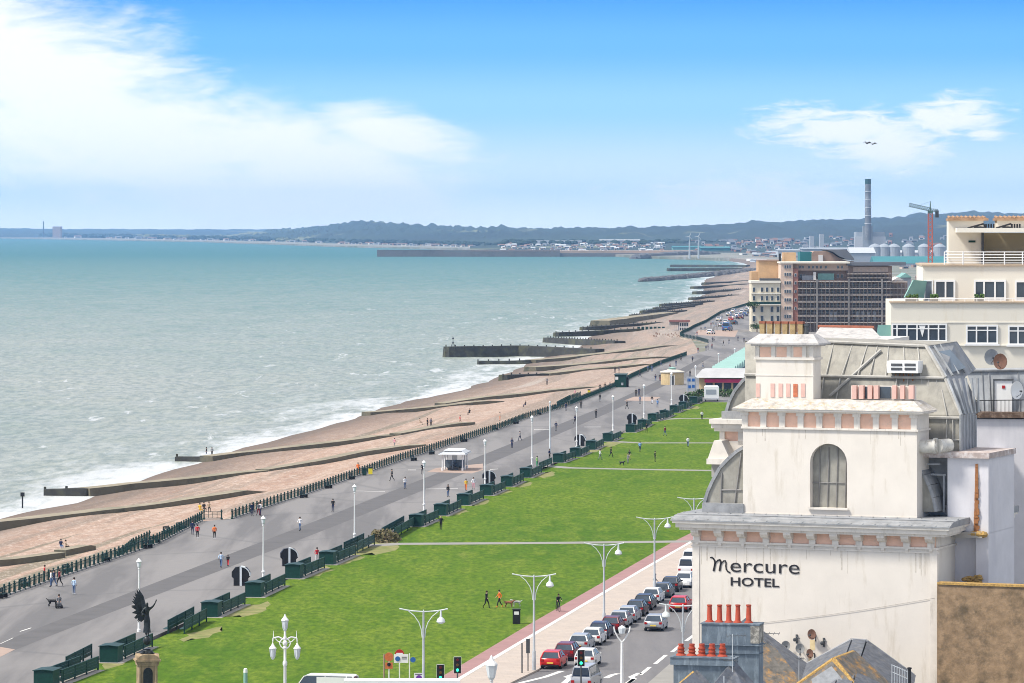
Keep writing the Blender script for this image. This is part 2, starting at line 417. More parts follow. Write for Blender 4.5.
def hstripe(a, b, dep=.9, z=.009, m=wl, name='promenade_marking'):
    (x0, y0), (x1, y1) = P(*a), P(*b)
    mb = MB(); mb.add([(x0,y0-dep/2,z),(x1,y1-dep/2,z),(x1,y1+dep/2,z),(x0,y0+dep/2,z)], [(0,1,2,3)])
    return struct(mb.build(name, m, fix=False))
for a, b_ in [((0,644),(13,638)), ((20,631.5),(31,628)), ((408,470),(416,470)), ((490,469.5),(498,469)), ((534,429.5),(549,429.5)), ((426,489),(458,488.5)), ((584,427),(601,427)), ((354,491),(385,491.5))]:
    hstripe(a, b_, 1.0 if b_[0]-a[0] < 20 else .6)

# lawn
m, t, b = newmat('lawn_grass')
g = t.n('ShaderNodeNewGeometry').outputs['Position']
n1 = t.noise(t.mapping(g, (.035, .016, 1), (0,0,R(-10))), 1.0, 6, .65, .4); n2 = t.noise(t.mapping(g, (.30,.07,1), (0,0,R(-4))), 1.0, 6, .72, .3); n3 = t.noise(t.mapping(g, (1.6,.5,1)), 1.0, 4, .7)
c = t.mix(t.mapr(n1, .36, .62), (.066,.138,.006), (.118,.185,.011))
c = t.mix(t.mapr(n2, .45, .62, 0, .8), c, (.160,.215,.022))
c = t.mix(t.mapr(n3, .38, .62, 0, .75), c, (.038,.085,.005))
c = t.mix(t.mapr(t.noise(t.mapping(g, (.12,.02,1)), 1.0, 5, .6), .64, .76, 0, .5), c, (.24,.24,.08))
t.l(c, b.inputs['Base Color']); b.inputs['Roughness'].default_value = .95; b.inputs['Specular IOR Level'].default_value = .1
t.l(t.bump(t.noise(g, 5, 4), .4, .05), b.inputs['Normal'])
M['grass'] = m
lawn = [(x+.8, y) for x, y in BL]+lawn_far+LAWN_R
tag(sheet('lawn', lawn, .012, m), kind='structure')
dry = mat('worn_grass', (.23,.21,.085), .95, .25, .6, stain=(.12,.16,.035), stain_amt=.8, stain_scale=.5)
for (px, py, l, w) in [(118,658,5,1.8),(56,676,4,1.5),(196,634,4,1.6),(243,610,5,1.6),(309,573,5,1.6),(345,560,4,1.5),(372,547,8,2),(452,513,4,1.3),(474,503,4,1.3),(497,493,4,1.3),(518,485,4,1.3),(540,475,5,1.6),(608,444,6,2),(590,450,5,1.5),(636,430,4,1.6),(660,419,5,1.6),(690,408,5,1.6)]:
    x, y = P(px, py); k = 14
    r0 = random.random()*9
    pp = [(x+.6+l*.28*math.cos(2*math.pi*i/k)*(1+.35*math.sin(3*i+r0))+1.0*math.sin(2*math.pi*i/k), y+l*1.5*math.sin(2*math.pi*i/k)*(1+.3*math.cos(2*i+r0))) for i in range(k)]
    struct(sheet('worn_grass_patch', pp, .016, dry))
cpath = mat('lawn_path', (.25,.24,.22), .9, .1, .4)
for pts_ in ([(362,546),(400,544),(560,543),(693,541.5)], [(540,465.5),(570,468),(640,469.5),(735,471)], [(612,441.5),(640,443),(735,443)], [(655,420),(680,418.5),(735,418.5)]):
    w = {546:3.2, 465.5:3.0, 441.5:2.8, 420:2.8}[pts_[0][1]]
    stripe('lawn_path', [P(*p) for p in pts_], w, .02, cpath)
    
# pavement, cycle strip, road
m, t, b = newmat('pavement_paving')
g = t.n('ShaderNodeNewGeometry').outputs['Position']
br = t.n('ShaderNodeTexBrick'); t.l(t.mapping(g, (.55,.2,1), (0,0,R(-12))), br.inputs['Vector']); br.inputs['Scale'].default_value = 1
br.inputs['Color1'].default_value = (.43,.36,.30,1); br.inputs['Color2'].default_value = (.37,.315,.27,1); br.inputs['Mortar'].default_value = (.34,.29,.25,1); br.inputs['Mortar Size'].default_value = .015
c = t.mix(t.mapr(t.noise(g, .5, 6, .7), .35, .7, 0, .6), br.outputs[0], (.45,.39,.34))
t.l(c, b.inputs['Base Color']); b.inputs['Roughness'].default_value = .9
KERB_PX = [(470,705),(500,688),(520,678),(536,670.5),(575,646),(633,607),(655,592.5),(675,579),(694,566),(740,534)]
KERB = [P(*p) for p in KERB_PX]
struct(sheet('pavement', LAWN_R[:-1]+[P(400,703)]+KERB, .006, m, .14))
red = mat('red_cycle_surface', (.30,.175,.165), .9, .12, .5)
CYL = [P(*p) for p in [(735,516),(693.5,540.6),(642,570),(600,595),(454,682),(400,714)]]
LR2 = [P(*p) for p in [(735,508),(691,533),(671,543),(624,570),(600,584),(530,624),(438,679),(385,712)]]
struct(sheet('cycle_path', LR2+list(reversed(CYL)), .016, red))
stripe('cycle_path_line', CYL, .45, .021, wl)
m, t, b = newmat('road_asphalt')
g = t.n('ShaderNodeNewGeometry').outputs['Position']
c = t.mix(t.mapr(t.noise(t.mapping(g, (.5,.05,1), (0,0,R(-15))), 1, 5, .6), .35, .65), (.125,.120,.124), (.170,.162,.162))
c = t.mix(t.mapr(t.noise(g, 2, 5, .7), .3, .7, 0, .4), c, (.12,.118,.12))
t.l(c, b.inputs['Base Color']); b.inputs['Roughness'].default_value = .9
ZR = -.13
struct(sheet('road', [(x-.3, y) for x, y in KERB]+[P(800,534), P(900,620), P(900,790), P(560,790), P(430,760), P(380,716)], ZR, m))
for a, b_ in [((686,641),(694,635)),((672,652),(680,645.5)),((655,664),(666,655)),((640,675),(650,667)),((622,688),(634,679))]:
    stripe('lane_marking', [P(*a, ZR), P(*b_, ZR)], .35, ZR+.006, wl)
for q in ([(520,683),(545,677),(562,671)], [(563,684),(570,678),(566,677),(578,673)], [(606,678),(612,675),(618,673.5)], [(628,683),(634,679),(631,677),(640,673)]):
    stripe('road_marking', [P(*p, ZR) for p in q], .5, ZR+.006, wl)
struct(sheet('far_pavement', [P(*p) for p in [(640,690),(672,662),(700,640),(800,640),(800,700)]], .01, cpath, .14))

# ---------------------------------------------------------------- beach
m, t, b = newmat('shingle')
g = t.n('ShaderNodeNewGeometry').outputs['Position']
uv = t.n('ShaderNodeUVMap').outputs[0]
sp = t.n('ShaderNodeSeparateXYZ'); t.l(uv, sp.inputs[0])
dw, vv = sp.outputs[0], sp.outputs[1]
band = t.noise(t.mapping(uv, (.22, .009, 1)), 1.0, 5, .6, .4)
fine = t.noise(g, .9, 6, .75); med = t.noise(g, .08, 5, .7)
c = t.mix(t.mapr(band, .38, .62), (.35,.225,.165), (.45,.345,.275))
c = t.mix(t.mapr(med, .35, .7, 0, .6), c, (.43,.285,.205))
c = t.mix(t.mapr(t.noise(t.mapping(g,(.5,.12,1)), 1, 6, .8), .48, .60, 0, .55), c, (.56,.44,.36))
c = t.mix(t.mapr(fine, .42, .60, 0, .6), c, (.24,.17,.13))
c = t.mix(t.mapr(t.noise(t.mapping(uv, (.12, .004, 1), (0,0,0), (7,3,0)), 1, 5, .6, .5), .54, .60, 0, .8), c, (.24,.19,.15))
c = t.mix(t.mapr(t.noise(t.mapping(uv, (.16, .0035, 1), (0,0,0), (1,8,0)), 1, 5, .6, .5), .58, .62, 0, .8), c, (.17,.155,.11))
c = t.mix(t.mapr(t.noise(t.mapping(uv, (.10, .003, 1), (0,0,0), (4,2,0)), 1, 5, .6, .5), .60, .66, 0, .8), c, (.52,.46,.40))
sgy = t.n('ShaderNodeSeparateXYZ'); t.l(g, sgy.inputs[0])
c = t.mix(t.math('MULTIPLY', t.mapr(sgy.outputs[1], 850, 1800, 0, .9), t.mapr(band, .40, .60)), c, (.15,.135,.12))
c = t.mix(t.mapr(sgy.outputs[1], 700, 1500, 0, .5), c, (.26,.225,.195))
wn = t.math('ADD', dw, t.math('MULTIPLY', t.math('SUBTRACT', med, .5), 10))
c = t.mix(t.mapr(t.noise(g, 1.7, 6, .85), .50, .58, 0, .5), c, (.16,.115,.09))
c = t.mix(t.mapr(t.noise(t.mapping(g, (1.4,.5,1), (0,0,0), (9,4,1)), 1, 6, .85), .53, .60, 0, .5), c, (.58,.49,.42))
c = t.mix(t.mapr(wn, 2, 22, .9, 0), c, (.14,.11,.09))
t.l(c, b.inputs['Base Color']); b.inputs['Roughness'].default_value = .95; b.inputs['Specular IOR Level'].default_value = .15
t.l(t.bump(t.math('ADD', fine, t.noise(g, .25, 4)), .7, .25), b.inputs['Normal'])
M['shingle'] = m
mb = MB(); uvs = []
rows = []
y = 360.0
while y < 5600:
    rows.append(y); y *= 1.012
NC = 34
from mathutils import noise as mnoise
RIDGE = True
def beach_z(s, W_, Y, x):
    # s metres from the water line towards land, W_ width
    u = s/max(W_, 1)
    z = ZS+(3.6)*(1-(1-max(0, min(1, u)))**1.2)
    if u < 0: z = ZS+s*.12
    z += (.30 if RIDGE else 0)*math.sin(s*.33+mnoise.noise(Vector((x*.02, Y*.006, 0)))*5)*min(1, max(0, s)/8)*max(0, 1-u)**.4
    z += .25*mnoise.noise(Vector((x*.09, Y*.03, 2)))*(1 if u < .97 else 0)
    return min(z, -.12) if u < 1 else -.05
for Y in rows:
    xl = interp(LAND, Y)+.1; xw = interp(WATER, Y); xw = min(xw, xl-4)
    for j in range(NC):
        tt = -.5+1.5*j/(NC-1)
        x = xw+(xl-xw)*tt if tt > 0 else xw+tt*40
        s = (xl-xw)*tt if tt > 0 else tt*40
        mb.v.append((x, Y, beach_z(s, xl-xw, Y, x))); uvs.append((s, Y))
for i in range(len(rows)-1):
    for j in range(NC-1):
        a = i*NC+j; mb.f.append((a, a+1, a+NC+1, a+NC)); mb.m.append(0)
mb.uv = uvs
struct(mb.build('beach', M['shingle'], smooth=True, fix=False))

# ---------------------------------------------------------------- sea
m, t, b = newmat('sea_water')
g = t.n('ShaderNodeNewGeometry').outputs['Position']
uv = t.n('ShaderNodeUVMap').outputs[0]
sp = t.n('ShaderNodeSeparateXYZ'); t.l(uv, sp.inputs[0]); off = sp.outputs[0]
sg = t.n('ShaderNodeSeparateXYZ'); t.l(g, sg.inputs[0])
lo = t.math('LOGARITHM', t.math('MAXIMUM', sg.outputs[1], 10.0), 10.0)
# perspective-free streaks: crests run along x, spacing a few tens of metres
n1 = t.noise(t.mapping(g, (.012, .004, 1), (0,0,R(6))), 1, 6, .65, .3)
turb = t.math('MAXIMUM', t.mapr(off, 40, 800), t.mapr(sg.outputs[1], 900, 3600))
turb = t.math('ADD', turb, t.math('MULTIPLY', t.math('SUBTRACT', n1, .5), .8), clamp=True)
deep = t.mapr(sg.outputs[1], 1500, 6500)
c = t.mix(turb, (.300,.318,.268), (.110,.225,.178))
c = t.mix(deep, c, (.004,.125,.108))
c = t.mix(t.mapr(n1, .40, .66, 0, .22), c, (.06,.140,.13))
rip = t.noise(t.mapping(g, (.09,.025,1), (0,0,R(8))), 1, 6, .75, .2)
rip2 = t.noise(t.mapping(g, (.45,.12,1), (0,0,R(8))), 1, 5, .7, .2)
c = t.mix(t.math('MULTIPLY', t.mapr(rip, .40, .60, 0, .55), t.math('SUBTRACT', 1.0, deep)), c, (.31,.325,.30))
c = t.mix(t.mapr(rip2, .42, .60, 0, .5), c, (.08,.125,.12))
# whitecaps, more of them inshore
wc = t.noise(t.mapping(g, (.13,.020,1), (0,0,R(7)), (5,9,0)), 1, 7, .68, .6)
lim = t.mapr(off, 0, 260, .10, 0)
wc = t.math('ADD', wc, lim)
foam = t.mapr(wc, .685, .74, 0, .55)
# surf belt: swash lines parallel to the shore
sw = t.noise(t.mapping(uv, (.055,.012,1)), 1, 5, .6, .7)
swl = t.math('ADD', t.math('ADD', t.math('MULTIPLY', sw, .62), t.math('MULTIPLY', t.noise(t.mapping(g, (.35,.06,1)), 1, 5, .7), .38)), t.mapr(off, 0, 16, .10, 0))
foam2 = t.mapr(swl, .50, .62, .0, .75)
foam = t.math('MAXIMUM', foam, t.math('MULTIPLY', foam2, t.mapr(off, 3, 40, 1, 0)))
c = t.mix(foam, c, (.62,.63,.63))
t.l(c, b.inputs['Base Color']); b.inputs['Roughness'].default_value = .45; b.inputs['Specular IOR Level'].default_value = .12
hh = t.math('ADD', rip, t.math('MULTIPLY', rip2, .5))
t.l(t.bump(hh, .5, .6), b.inputs['Normal'])
mb = MB(); uvs = []
ys = []; py = 560.0
while py > 232.2:
    ys.append(F*(HC-ZS)/(py-HY)); py -= 1.2 if py > 300 else (.9 if py > 245 else .5)
ys = [250, 330]+[y for y in ys if y > 340]+[90000]
NX = 150
for i, Y in enumerate(ys):
    xw = interp(WATER, Y) if Y < 6000 else None
    for j in range(NX):
        px = -170+(1300)*j/(NX-1); x = (px-512)*Y/F
        d = (xw-x) if xw is not None else 900
        if Y >= 6000: d = 900
        amp = .42*max(0, min(1, d/25)) if Y < 4200 else 0
        z = ZS
        if amp > 0:
            z += amp*(mnoise.noise(Vector((x*.045, Y*.02, 0)))+.6*mnoise.noise(Vector((x*.12+5, Y*.05, 3)))-.25)
        mb.v.append((x, Y, z)); uvs.append((d, Y))
for i in range(len(ys)-1):
    for j in range(NX-1):
        a = i*NX+j; mb.f.append((a, a+1, a+NX+1, a+NX)); mb.m.append(0)
mb.uv = uvs
struct(mb.build('sea', m, smooth=False, fix=False))
seao = bpy.data.objects['sea']; seao.data.polygons.foreach_set('use_smooth', [True]*len(seao.data.polygons))

# ---------------------------------------------------------------- hills
m, t, b = newmat('hill_woods')
g = t.n('ShaderNodeNewGeometry').outputs['Position']
n1 = t.noise(t.mapping(g, (.0016,.0008,.006)), 1, 6, .65); n2 = t.noise(g, .012, 5, .7)
c = t.mix(t.mapr(n1, .40, .62), (.008,.022,.022), (.018,.040,.032))
c = t.mix(t.mapr(t.noise(t.mapping(g, (.0011,.0005,.009), (0,0,0), (2,5,0)), 1, 4, .5), .575, .60, 0, .9), c, (.16,.17,.10))
c = t.mix(t.mapr(n2, .45, .7, 0, .5), c, (.015,.03,.018))
t.l(c, b.inputs['Base Color']); b.inputs['Roughness'].default_value = 1
M['hill'] = m
CO = [(-160,24500),(0,22500),(200,15500),(340,11200),(500,8600),(560,8200),(1300,8200)]
def hill(name, prof, y0, y1, rough, zb=-.3, lobes=1.0, coast=False):
    mb = MB(); NXX = 420; NYY = 26
    pxa, pxb = prof[0][0], prof[-1][0]
    for i in range(NYY):
        v_ = i/(NYY-1)
        for j in range(NXX):
            px = lerp(pxa, pxb, j/(NXX-1)); ya = interp([(b_, a_) for a_, b_ in CO], px) if coast else y0; yb = ya+(y1-y0); Y = lerp(ya, yb, v_)
            py = interp([(b_, a_) for a_, b_ in prof], px)
            X = (px-512)*Y/F
            zc = HC-(py-HY)*yb/F
            k = v_**.8*(1+.22*lobes*mnoise.noise(Vector((X*.0012, Y*.0012, 1)))*(1-v_)*2)
            z = zb+(zc-zb)*k+rough*mnoise.noise(Vector((X*.012, Y*.01, 5)))*min(1, v_*2)+rough*.5*mnoise.noise(Vector((X*.04, Y*.03, 9)))*min(1, v_*2)
            z = z if v_ > 0 else zb-3
            mb.v.append((X, Y, z))
    for i in range(NYY-1):
        for j in range(NXX-1):
            a = i*NXX+j; mb.f.append((a, a+1, a+NXX+1, a+NXX)); mb.m.append(0)
    return struct(mb.build(name, M['hill'], smooth=True, fix=False))
hill('hills', [(150,238),(220,236),(250,232.5),(280,230),(310,227.5),(330,225),(352,221),(375,222),(400,223.5),(440,226),(500,228),(560,228.5),(640,228),(700,226),(735,224),(752,221.5),(770,222.5),(800,222),(830,220),(867,219),(900,217),(925,214),(945,213.5),(975,212),(1000,213),(1060,213),(1200,214)], 8200, 13000, 14, coast=True)
hill('low_hills', [(-120,227.5),(0,228),(60,229),(160,229.3),(250,229.5),(340,228.5),(420,228)], 20500, 27000, 6, lobes=0)
hill('town_slope', [(470,246),(520,244),(600,243),(650,242.5),(700,241),(760,240),(820,238),(870,236),(920,234),(960,232),(1200,231)], 6700, 8500, 1.5, lobes=0)

# haze
hz = MB(); hz.box(-9000, 14000, -300, 30500, -8, 330)
m = bpy.data.materials.new('haze_air'); m.use_nodes = True; m.node_tree.nodes.clear()
t = NT(m.node_tree); o_ = t.n('ShaderNodeOutputMaterial'); pv = t.n('ShaderNodeVolumePrincipled')
pv.inputs['Color'].default_value = (.34,.60,1,1); pv.inputs['Density'].default_value = 3.3e-5; pv.inputs['Anisotropy'].default_value = 0
t.l(pv.outputs[0], o_.inputs['Volume'])
tag(hz.build('haze', m), kind='stuff')
SC.cycles.pixel_filter_type = 'BLACKMAN_HARRIS'; SC.cycles.filter_width = 1.0
SC.cycles.volume_bounces = 1
SC.cycles.max_bounces = 5; SC.cycles.diffuse_bounces = 3; SC.cycles.glossy_bounces = 3
class Frame:
    def __init__(s, px, Y, rz):
        s.loc = ((px-512)*Y/F, Y, 0); s.rz = R(rz)
        s.Mi = (Matrix.Translation(s.loc) @ Matrix.Rotation(s.rz, 4, 'Z')).inverted()
        s.o = s.Mi @ Vector((0, 0, HC)); s.R3 = s.Mi.to_3x3()
    def L(s, px, py, v):
        d = s.R3 @ Vector(((px-512)/F, 1, -(py-HY)/F)); k = (v-s.o.y)/d.y
        p = s.o+d*k; return Vector((p.x, v, p.z))
    def box(s, mb, x0, y0, x1, y1, v0, v1, mi=0, zb=None, zt=None):
        a = s.L(x0, (y0+y1)/2, v0); b = s.L(x1, (y0+y1)/2, v0)
        m = (x0+x1)/2
        z1 = s.L(m, y0, v0).z if zt is None else zt; z0 = s.L(m, y1, v0).z if zb is None else zb
        mb.box(a.x, b.x, v0, v1, min(z0, z1), max(z0, z1), mi)
        return a.x, b.x, z0, z1
def window(par, fr, x0, y0, x1, y1, v, mull=(), bars=(), fm='white_paint', gm='dark_glass', name='window', fw=.09, sill=True):
    a = fr.L(x0, y1, v); b = fr.L(x1, y0, v)
    u0, u1, z0, z1 = a.x, b.x, a.z, b.z
    f = MB()
    f.box(u0, u1, v-.05, v+.05, z0, z0+fw); f.box(u0, u1, v-.05, v+.05, z1-fw, z1)
    f.box(u0, u0+fw, v-.05, v+.05, z0+fw, z1-fw); f.box(u1-fw, u1, v-.05, v+.05, z0+fw, z1-fw)
    for m_ in mull:
        um = fr.L(m_, y1, v).x; f.box(um-fw*.45, um+fw*.45, v-.045, v+.05, z0+fw, z1-fw)
    for q in bars:
        zm = lerp(z0, z1, q); f.box(u0+fw, u1-fw, v-.04, v+.05, zm-.04, zm+.04)
    fo = f.build(name, M[fm], par)
    g = MB(); g.box(u0+.02, u1-.02, v+.01, v+.04, z0+.02, z1-.02); g.build('pane', M[gm], fo)
    if sill:
        q = MB(); q.box(u0-.12, u1+.12, v-.2, v-.051, z0-.12, z0+.01); q.build('sill', M['white_paint'], fo)
    return fo

# ================================================================ hotel
fh = Frame(693, 254, -22)
H = fh.L
hotel = thing('hotel', 'cream rendered hotel gable with black lettering, bracketed cornice and lead mansard tower', 'hotel', fh.loc, fh.rz)
RW, RT, PP = M['render_wall'], M['render_trim'], M['pink_panel']
uR = H(937, 600, 0).x
zF0 = H(700, 541.5, 0).z; zF1 = H(700, 529.5, 0).z; zC = H(700, 520.5, 0).z; zT = H(700, 514.8, 0).z
w = MB(); w.box(0, uR, 0, 16, 0, zF0); w.box(0, uR, .12, 16, zF0, zF1)
w.build('gable_wall', RW, hotel)
for q in (-.03, uR-.42): w = MB(); w.box(q, q+.45, -.05, .4, 0, zF0-.05); w.build('corner_pilaster', RT, hotel)
w = MB(); w.box(-.12, uR+.12, -.13, 16, zF0-.06, zF0+.06); w.box(-.12, uR+.12, -.06, .0, zF0-.3, zF0-.22); w.build('string_moulding', RT, hotel)
w = MB(); w.box(.1, uR-.1, .06, .15, zF0+.06, zF1); w.build('frieze_panels', PP, hotel)
pxs = [696.7,719.6,742.4,765.7,788.9,812,835.2,858.7,882.3,906.3,930.4]
for p in pxs:
    u = H(p, 535, 0).x+.05; b = MB()
    zm = lerp(zF0, zF1, .45)
    b.box(u-.2, u+.2, -.16, .14, zF0+.06, zm)
    b.prism([(-.62, zF1), (-.62, zF1-.14), (-.42, zm+.06), (-.2, zm), (.14, zm), (.14, zF1)], u-.24, u+.24, 'x')
    b.prism([(-.12, zF0-.06), (-.12, zF0-.16), (-.02, zF0-.34), (0, zF0-.34), (0, zF0-.06)], u-.1, u+.1, 'x')
    b.build('bracket', RT, hotel)
# main cornice: stepped profile swept around three sides
c = MB()
for k, (pr, za, zb_) in enumerate([(.66, zF1, zF1+.16), (.85, zF1+.16, zC-.12), (1.02, zC-.12, zC+.02)]):
    c.box(-pr, uR+pr, -pr, 15, za, zb_)
c.build('cornice', RT, hotel)
c = MB()
c.prism([(-1.08, zC+.02), (-1.08, zC+.1), (-.3, zT-.02), (1.2, zT+.05), (1.2, zC+.02)], -1.1, uR+1.1, 'x')
c.box(-1.1, uR+1.1, 1.2, 15, zC+.02, zT+.05)
for k in range(24):
    u = -1.0+k*(uR+2)/23
    c.cyl((u, -1.05, zC+.12), (u, 1.2, zT+.07), .035, .035, 5)
for v_ in (-.55, .1, .7): c.cyl((-1.05, v_, lerp(zC+.1, zT-.02, (v_+1.08)/.78) if v_ < -.3 else zT+.03), (uR+1.05, v_, lerp(zC+.1, zT-.02, (v_+1.08)/.78) if v_ < -.3 else zT+.03), .04, .04, 5)
c.build('lead_flashing', M['lead'], hotel)
# tower
V1 = 1.7
uA = H(743, 470, V1).x; uB = H(917, 470, V1).x
zW = H(830, 429, V1).z; zP = H(830, 413.2, V1).z
ua = H(810, 480, V1).x; ub = H(847, 480, V1).x; za = H(828, 508, V1).z; zs = H(828, 463, V1).z; r_ = (ub-ua)/2; um = (ua+ub)/2
w = MB()
V2 = V1+2.6
w.box(uA, ua, V1, V2, zT, zW); w.box(ub, uB, V1, V2, zT, zW); w.box(ua, ub, V1, V2, zT, za)
n = 12; arch = [(um-r_*math.cos(math.pi*i/n), zs+r_*math.sin(math.pi*i/n)) for i in range(n+1)]
for i in range(n):
    (x0, z0), (x1, z1) = arch[i], arch[i+1]
    w.add([(x0,V1,z0),(x1,V1,z1),(x1,V1,zW),(x0,V1,zW),(x0,V1+.5,z0),(x1,V1+.5,z1),(x1,V1+.5,zW),(x0,V1+.5,zW)], [(0,1,2,3),(4,7,6,5),(0,4,5,1)])
w.box(ua, ub, V1+.52, V2, zs+r_+.1, zW)
w.build('tower_wall', RW, hotel)
w = MB(); w.box(uA-.02, uA+.0+ (uB-uA), V1-.05, V1-.002, za-.55, za-.42); w.box(ua-.1, ub+.1, V1-.2, V1-.052, za-.1, za+.02)
w.build('tower_plinth', RT, hotel)
w = MB(); w.box(ua+.01, ub-.01, V1+.55, V1+.62, za, zs+r_-.02); w.build('arch_lead_panel', M['lead_pale'], hotel)
w = MB()
for k in range(4): w.cyl((lerp(ua, ub, (k+.7)/4.2), V1+.5, za), (lerp(ua, ub, (k+.9)/4.2), V1+.5, zs+r_*.8), .035, .035, 5)
w.cyl((ua, V1+.5, lerp(za, zs, .55)), (ub, V1+.5, lerp(za, zs, .55)), .03, .03, 5)
w.build('lead_roll', M['lead_seam'], hotel)
# tower frieze
w = MB(); w.box(uA-.1, uB+.1, V1-.12, V2, zW-.06, zW+.06); w.box(uA+.0, uB-.0, V1+.13, V2, zW+.06, zP); w.build('tower_moulding', RT, hotel)
w = MB(); w.box(uA+.1, uB-.1, V1+.08, V1+.126, zW+.06, zP); w.build('tower_frieze_panels', PP, hotel)
for k in range(10):
    u = lerp(H(745, 420, V1).x, H(914, 420, V1).x, k/9); b = MB(); b.box(u-.19, u+.19, V1-.06, V1+.12, zW+.06, zP); b.box(u-.25, u+.25, V1-.16, V1+.12, zP-.2, zP)
    b.build('pilaster', RT, hotel)
zc = zP
w = MB(); w.box(uA-.3, uB+.3, V1-.3, V2, zc, zc+.1); w.box(uA-.52, uB+.52, V1-.5, V2, zc+.1, zc+.22)
w.build('tower_cornice', RT, hotel)
ztop = H(830, 399.5, V1+1.0).z
w = MB()
w.add([(uA-.56,V1-.56,zc+.22),(uB+.56,V1-.56,zc+.22),(uB+.56,V2,zc+.22),(uA-.56,V2,zc+.22),(uA+.35,V1+.55,ztop),(uB-.35,V1+.55,ztop),(uB-.35,V2-.3,ztop),(uA+.35,V2-.3,ztop)],
    [(0,1,5,4),(1,2,6,5),(2,3,7,6),(3,0,4,7),(4,5,6,7),(0,3,2,1)])
w.build('coping', M['lichen'], hotel)
# upper chimney block
V3 = V1+.9; ub0 = H(755.8, 370, V3).x; ub1 = H(813.3, 370, V3).x
zb1 = H(785, 358.5, V3).z; zb2 = H(785, 346, V3).z
w = MB(); w.box(ub0, ub1, V3, V3+1.5, ztop-.2, zb2); w.build('chimney_block', RW, hotel)
w = MB(); w.box(ub0-.1, ub1+.1, V3-.1, V3+1.6, zb1-.08, zb1+.08); z_ = H(785, 375.5, V3).z; w.box(ub0-.03, ub1+.03, V3-.03, V3, z_-.03, z_+.03)
for q in (757.5, 773.5, 789, 804.5, 811.5):
    u = H(q, 352, V3).x; w.box(u-.13, u+.13, V3-.07, V3+.01, zb1+.08, zb2)
w.build('chimney_moulding', RT, hotel)
for a, b_ in ((760,772), (776.5,787.5), (793.5,803)): w = MB(); fh.box(w, a, 347.2, b_, 356.8, V3-.03, V3+.02); w.build('chimney_panel', M['pink_panel'], hotel)
sl2 = MB(); ppk = mat('pale_pink', (.62,.40,.34), .8, .1, 2)
for a, b_ in ((755.9,759.8), (770.5,774.5), (778.5,782.5), (786,790), (800.8,805)): sl = MB(); fh.box(sl, a, 383.5, b_, 397, V3-.04, V3+.03); sl.build('slot_panel', ppk, hotel)
fh.box(sl2, 793.2, 384, 797.5, 397, V3-.04, V3+.03)
for a, b_ in ((851.5,856.3), (858.8,863.4), (867.5,871.8), (873.6,878.2), (892,896), (900,904), (908.5,913.5)): sl = MB(); fh.box(sl, a, 385.5, b_, 399, V3+.06, V3+.36); sl.build('slot_panel', ppk, hotel)
sl2.build('rusted_slot', mat('rusted_orange', (.50,.16,.08), .8, .3, 4), hotel)
w = MB(); fh.box(w, 851, 386, 914, 399.5, V3+.4, V3+.9); w.build('parapet', M['render_trim'], hotel)
for a, b_ in ((864,867.2),(880,890.5)): w = MB(); fh.box(w, a, 386.7, b_, 398.5, V3+.34, V3+.42); w.build('parapet_opening', M['dark_glass'], hotel)
zcap = H(785, 334, V3+.4).z
w = MB(); w.box(ub0-.25, ub1+.25, V3-.25, V3+1.75, zb2, zb2+.1); w.box(ub0-.5, ub1+.5, V3-.5, V3+2.0, zb2+.1, zb2+.2)
w.add([(ub0-.5,V3-.5,zb2+.2),(ub1+.5,V3-.5,zb2+.2),(ub1+.5,V3+2,zb2+.2),(ub0-.5,V3+2,zb2+.2),(ub0+.15,V3+.3,zcap),(ub1-.1,V3+.3,zcap),(ub1-.1,V3+1.2,zcap),(ub0+.15,V3+1.2,zcap)],
    [(0,1,5,4),(1,2,6,5),(2,3,7,6),(3,0,4,7),(4,5,6,7)])
w.build('chimney_cap', mat('weathered_cap', (.47,.45,.43), .8, .15, 1.5, stain=(.24,.24,.24), stain_amt=.5, stain_scale=2), hotel)
for k in range(6):
    q = lerp(763, 801, k/5); u = H(q, 326, V3+.7).x
    b = MB(); hz_ = .76
    b.add([(u-.15,V3+.5,zcap),(u+.15,V3+.5,zcap),(u+.15,V3+.85,zcap),(u-.15,V3+.85,zcap),(u-.17,V3+.47,zcap+hz_),(u+.17,V3+.47,zcap+hz_),(u+.17,V3+.88,zcap+hz_),(u-.17,V3+.88,zcap+hz_)],
        [(0,1,5,4),(1,2,6,5),(2,3,7,6),(3,0,4,7),(4,5,6,7)])
    po = b.build('chimney_pot', M['buff_clay'], hotel)
    b = MB(); b.box(u-.195, u+.195, V3+.45, V3+.9, zcap+hz_*.84, zcap+hz_+.02); b.build('rim', M['red_clay'], po)
b = MB(); b.lathe((H(806.5, 326, V3+.7).x, V3+.7, zcap), [(0,.14),(.45,.16),(.5,.2),(.62,.2)], 8); b.build('chimney_pot', M['dark_steel'], hotel)
# mansard
def face(mb, pts, mi=0, th=.12): mb.slab([H(*p) for p in pts], th, mi)
m1 = MB()
VM = V2+.6
lowA = [(745,455,VM),(961,455,VM),(961,415,VM+.1),(945,378,VM+1.1),(745,374,VM+1.1)]
face(m1, [(745,455,VM),(961,455,VM),(961,415,VM+.05),(745,412,VM+.05)])
face(m1, [(745,412,VM+.05),(961,415,VM+.05),(945,378,VM+1.1),(745,374,VM+1.1)])
face(m1, [(745,374,VM+1.15),(945,378,VM+1.15),(926,346,VM+2.6),(813,341,VM+2.6),(745,341,VM+2.6)])
face(m1, [(745,341,VM+2.6),(813,341,VM+2.6),(926,346,VM+2.6),(957,341.5,VM+6),(820,337.5,VM+7)])
m1.build('mansard_front', M['lead_pale'], hotel)
m2_ = MB()
face(m2_, [(961,455,VM),(976,453,VM+5),(976,414,VM+5),(961,415,VM+.05)])
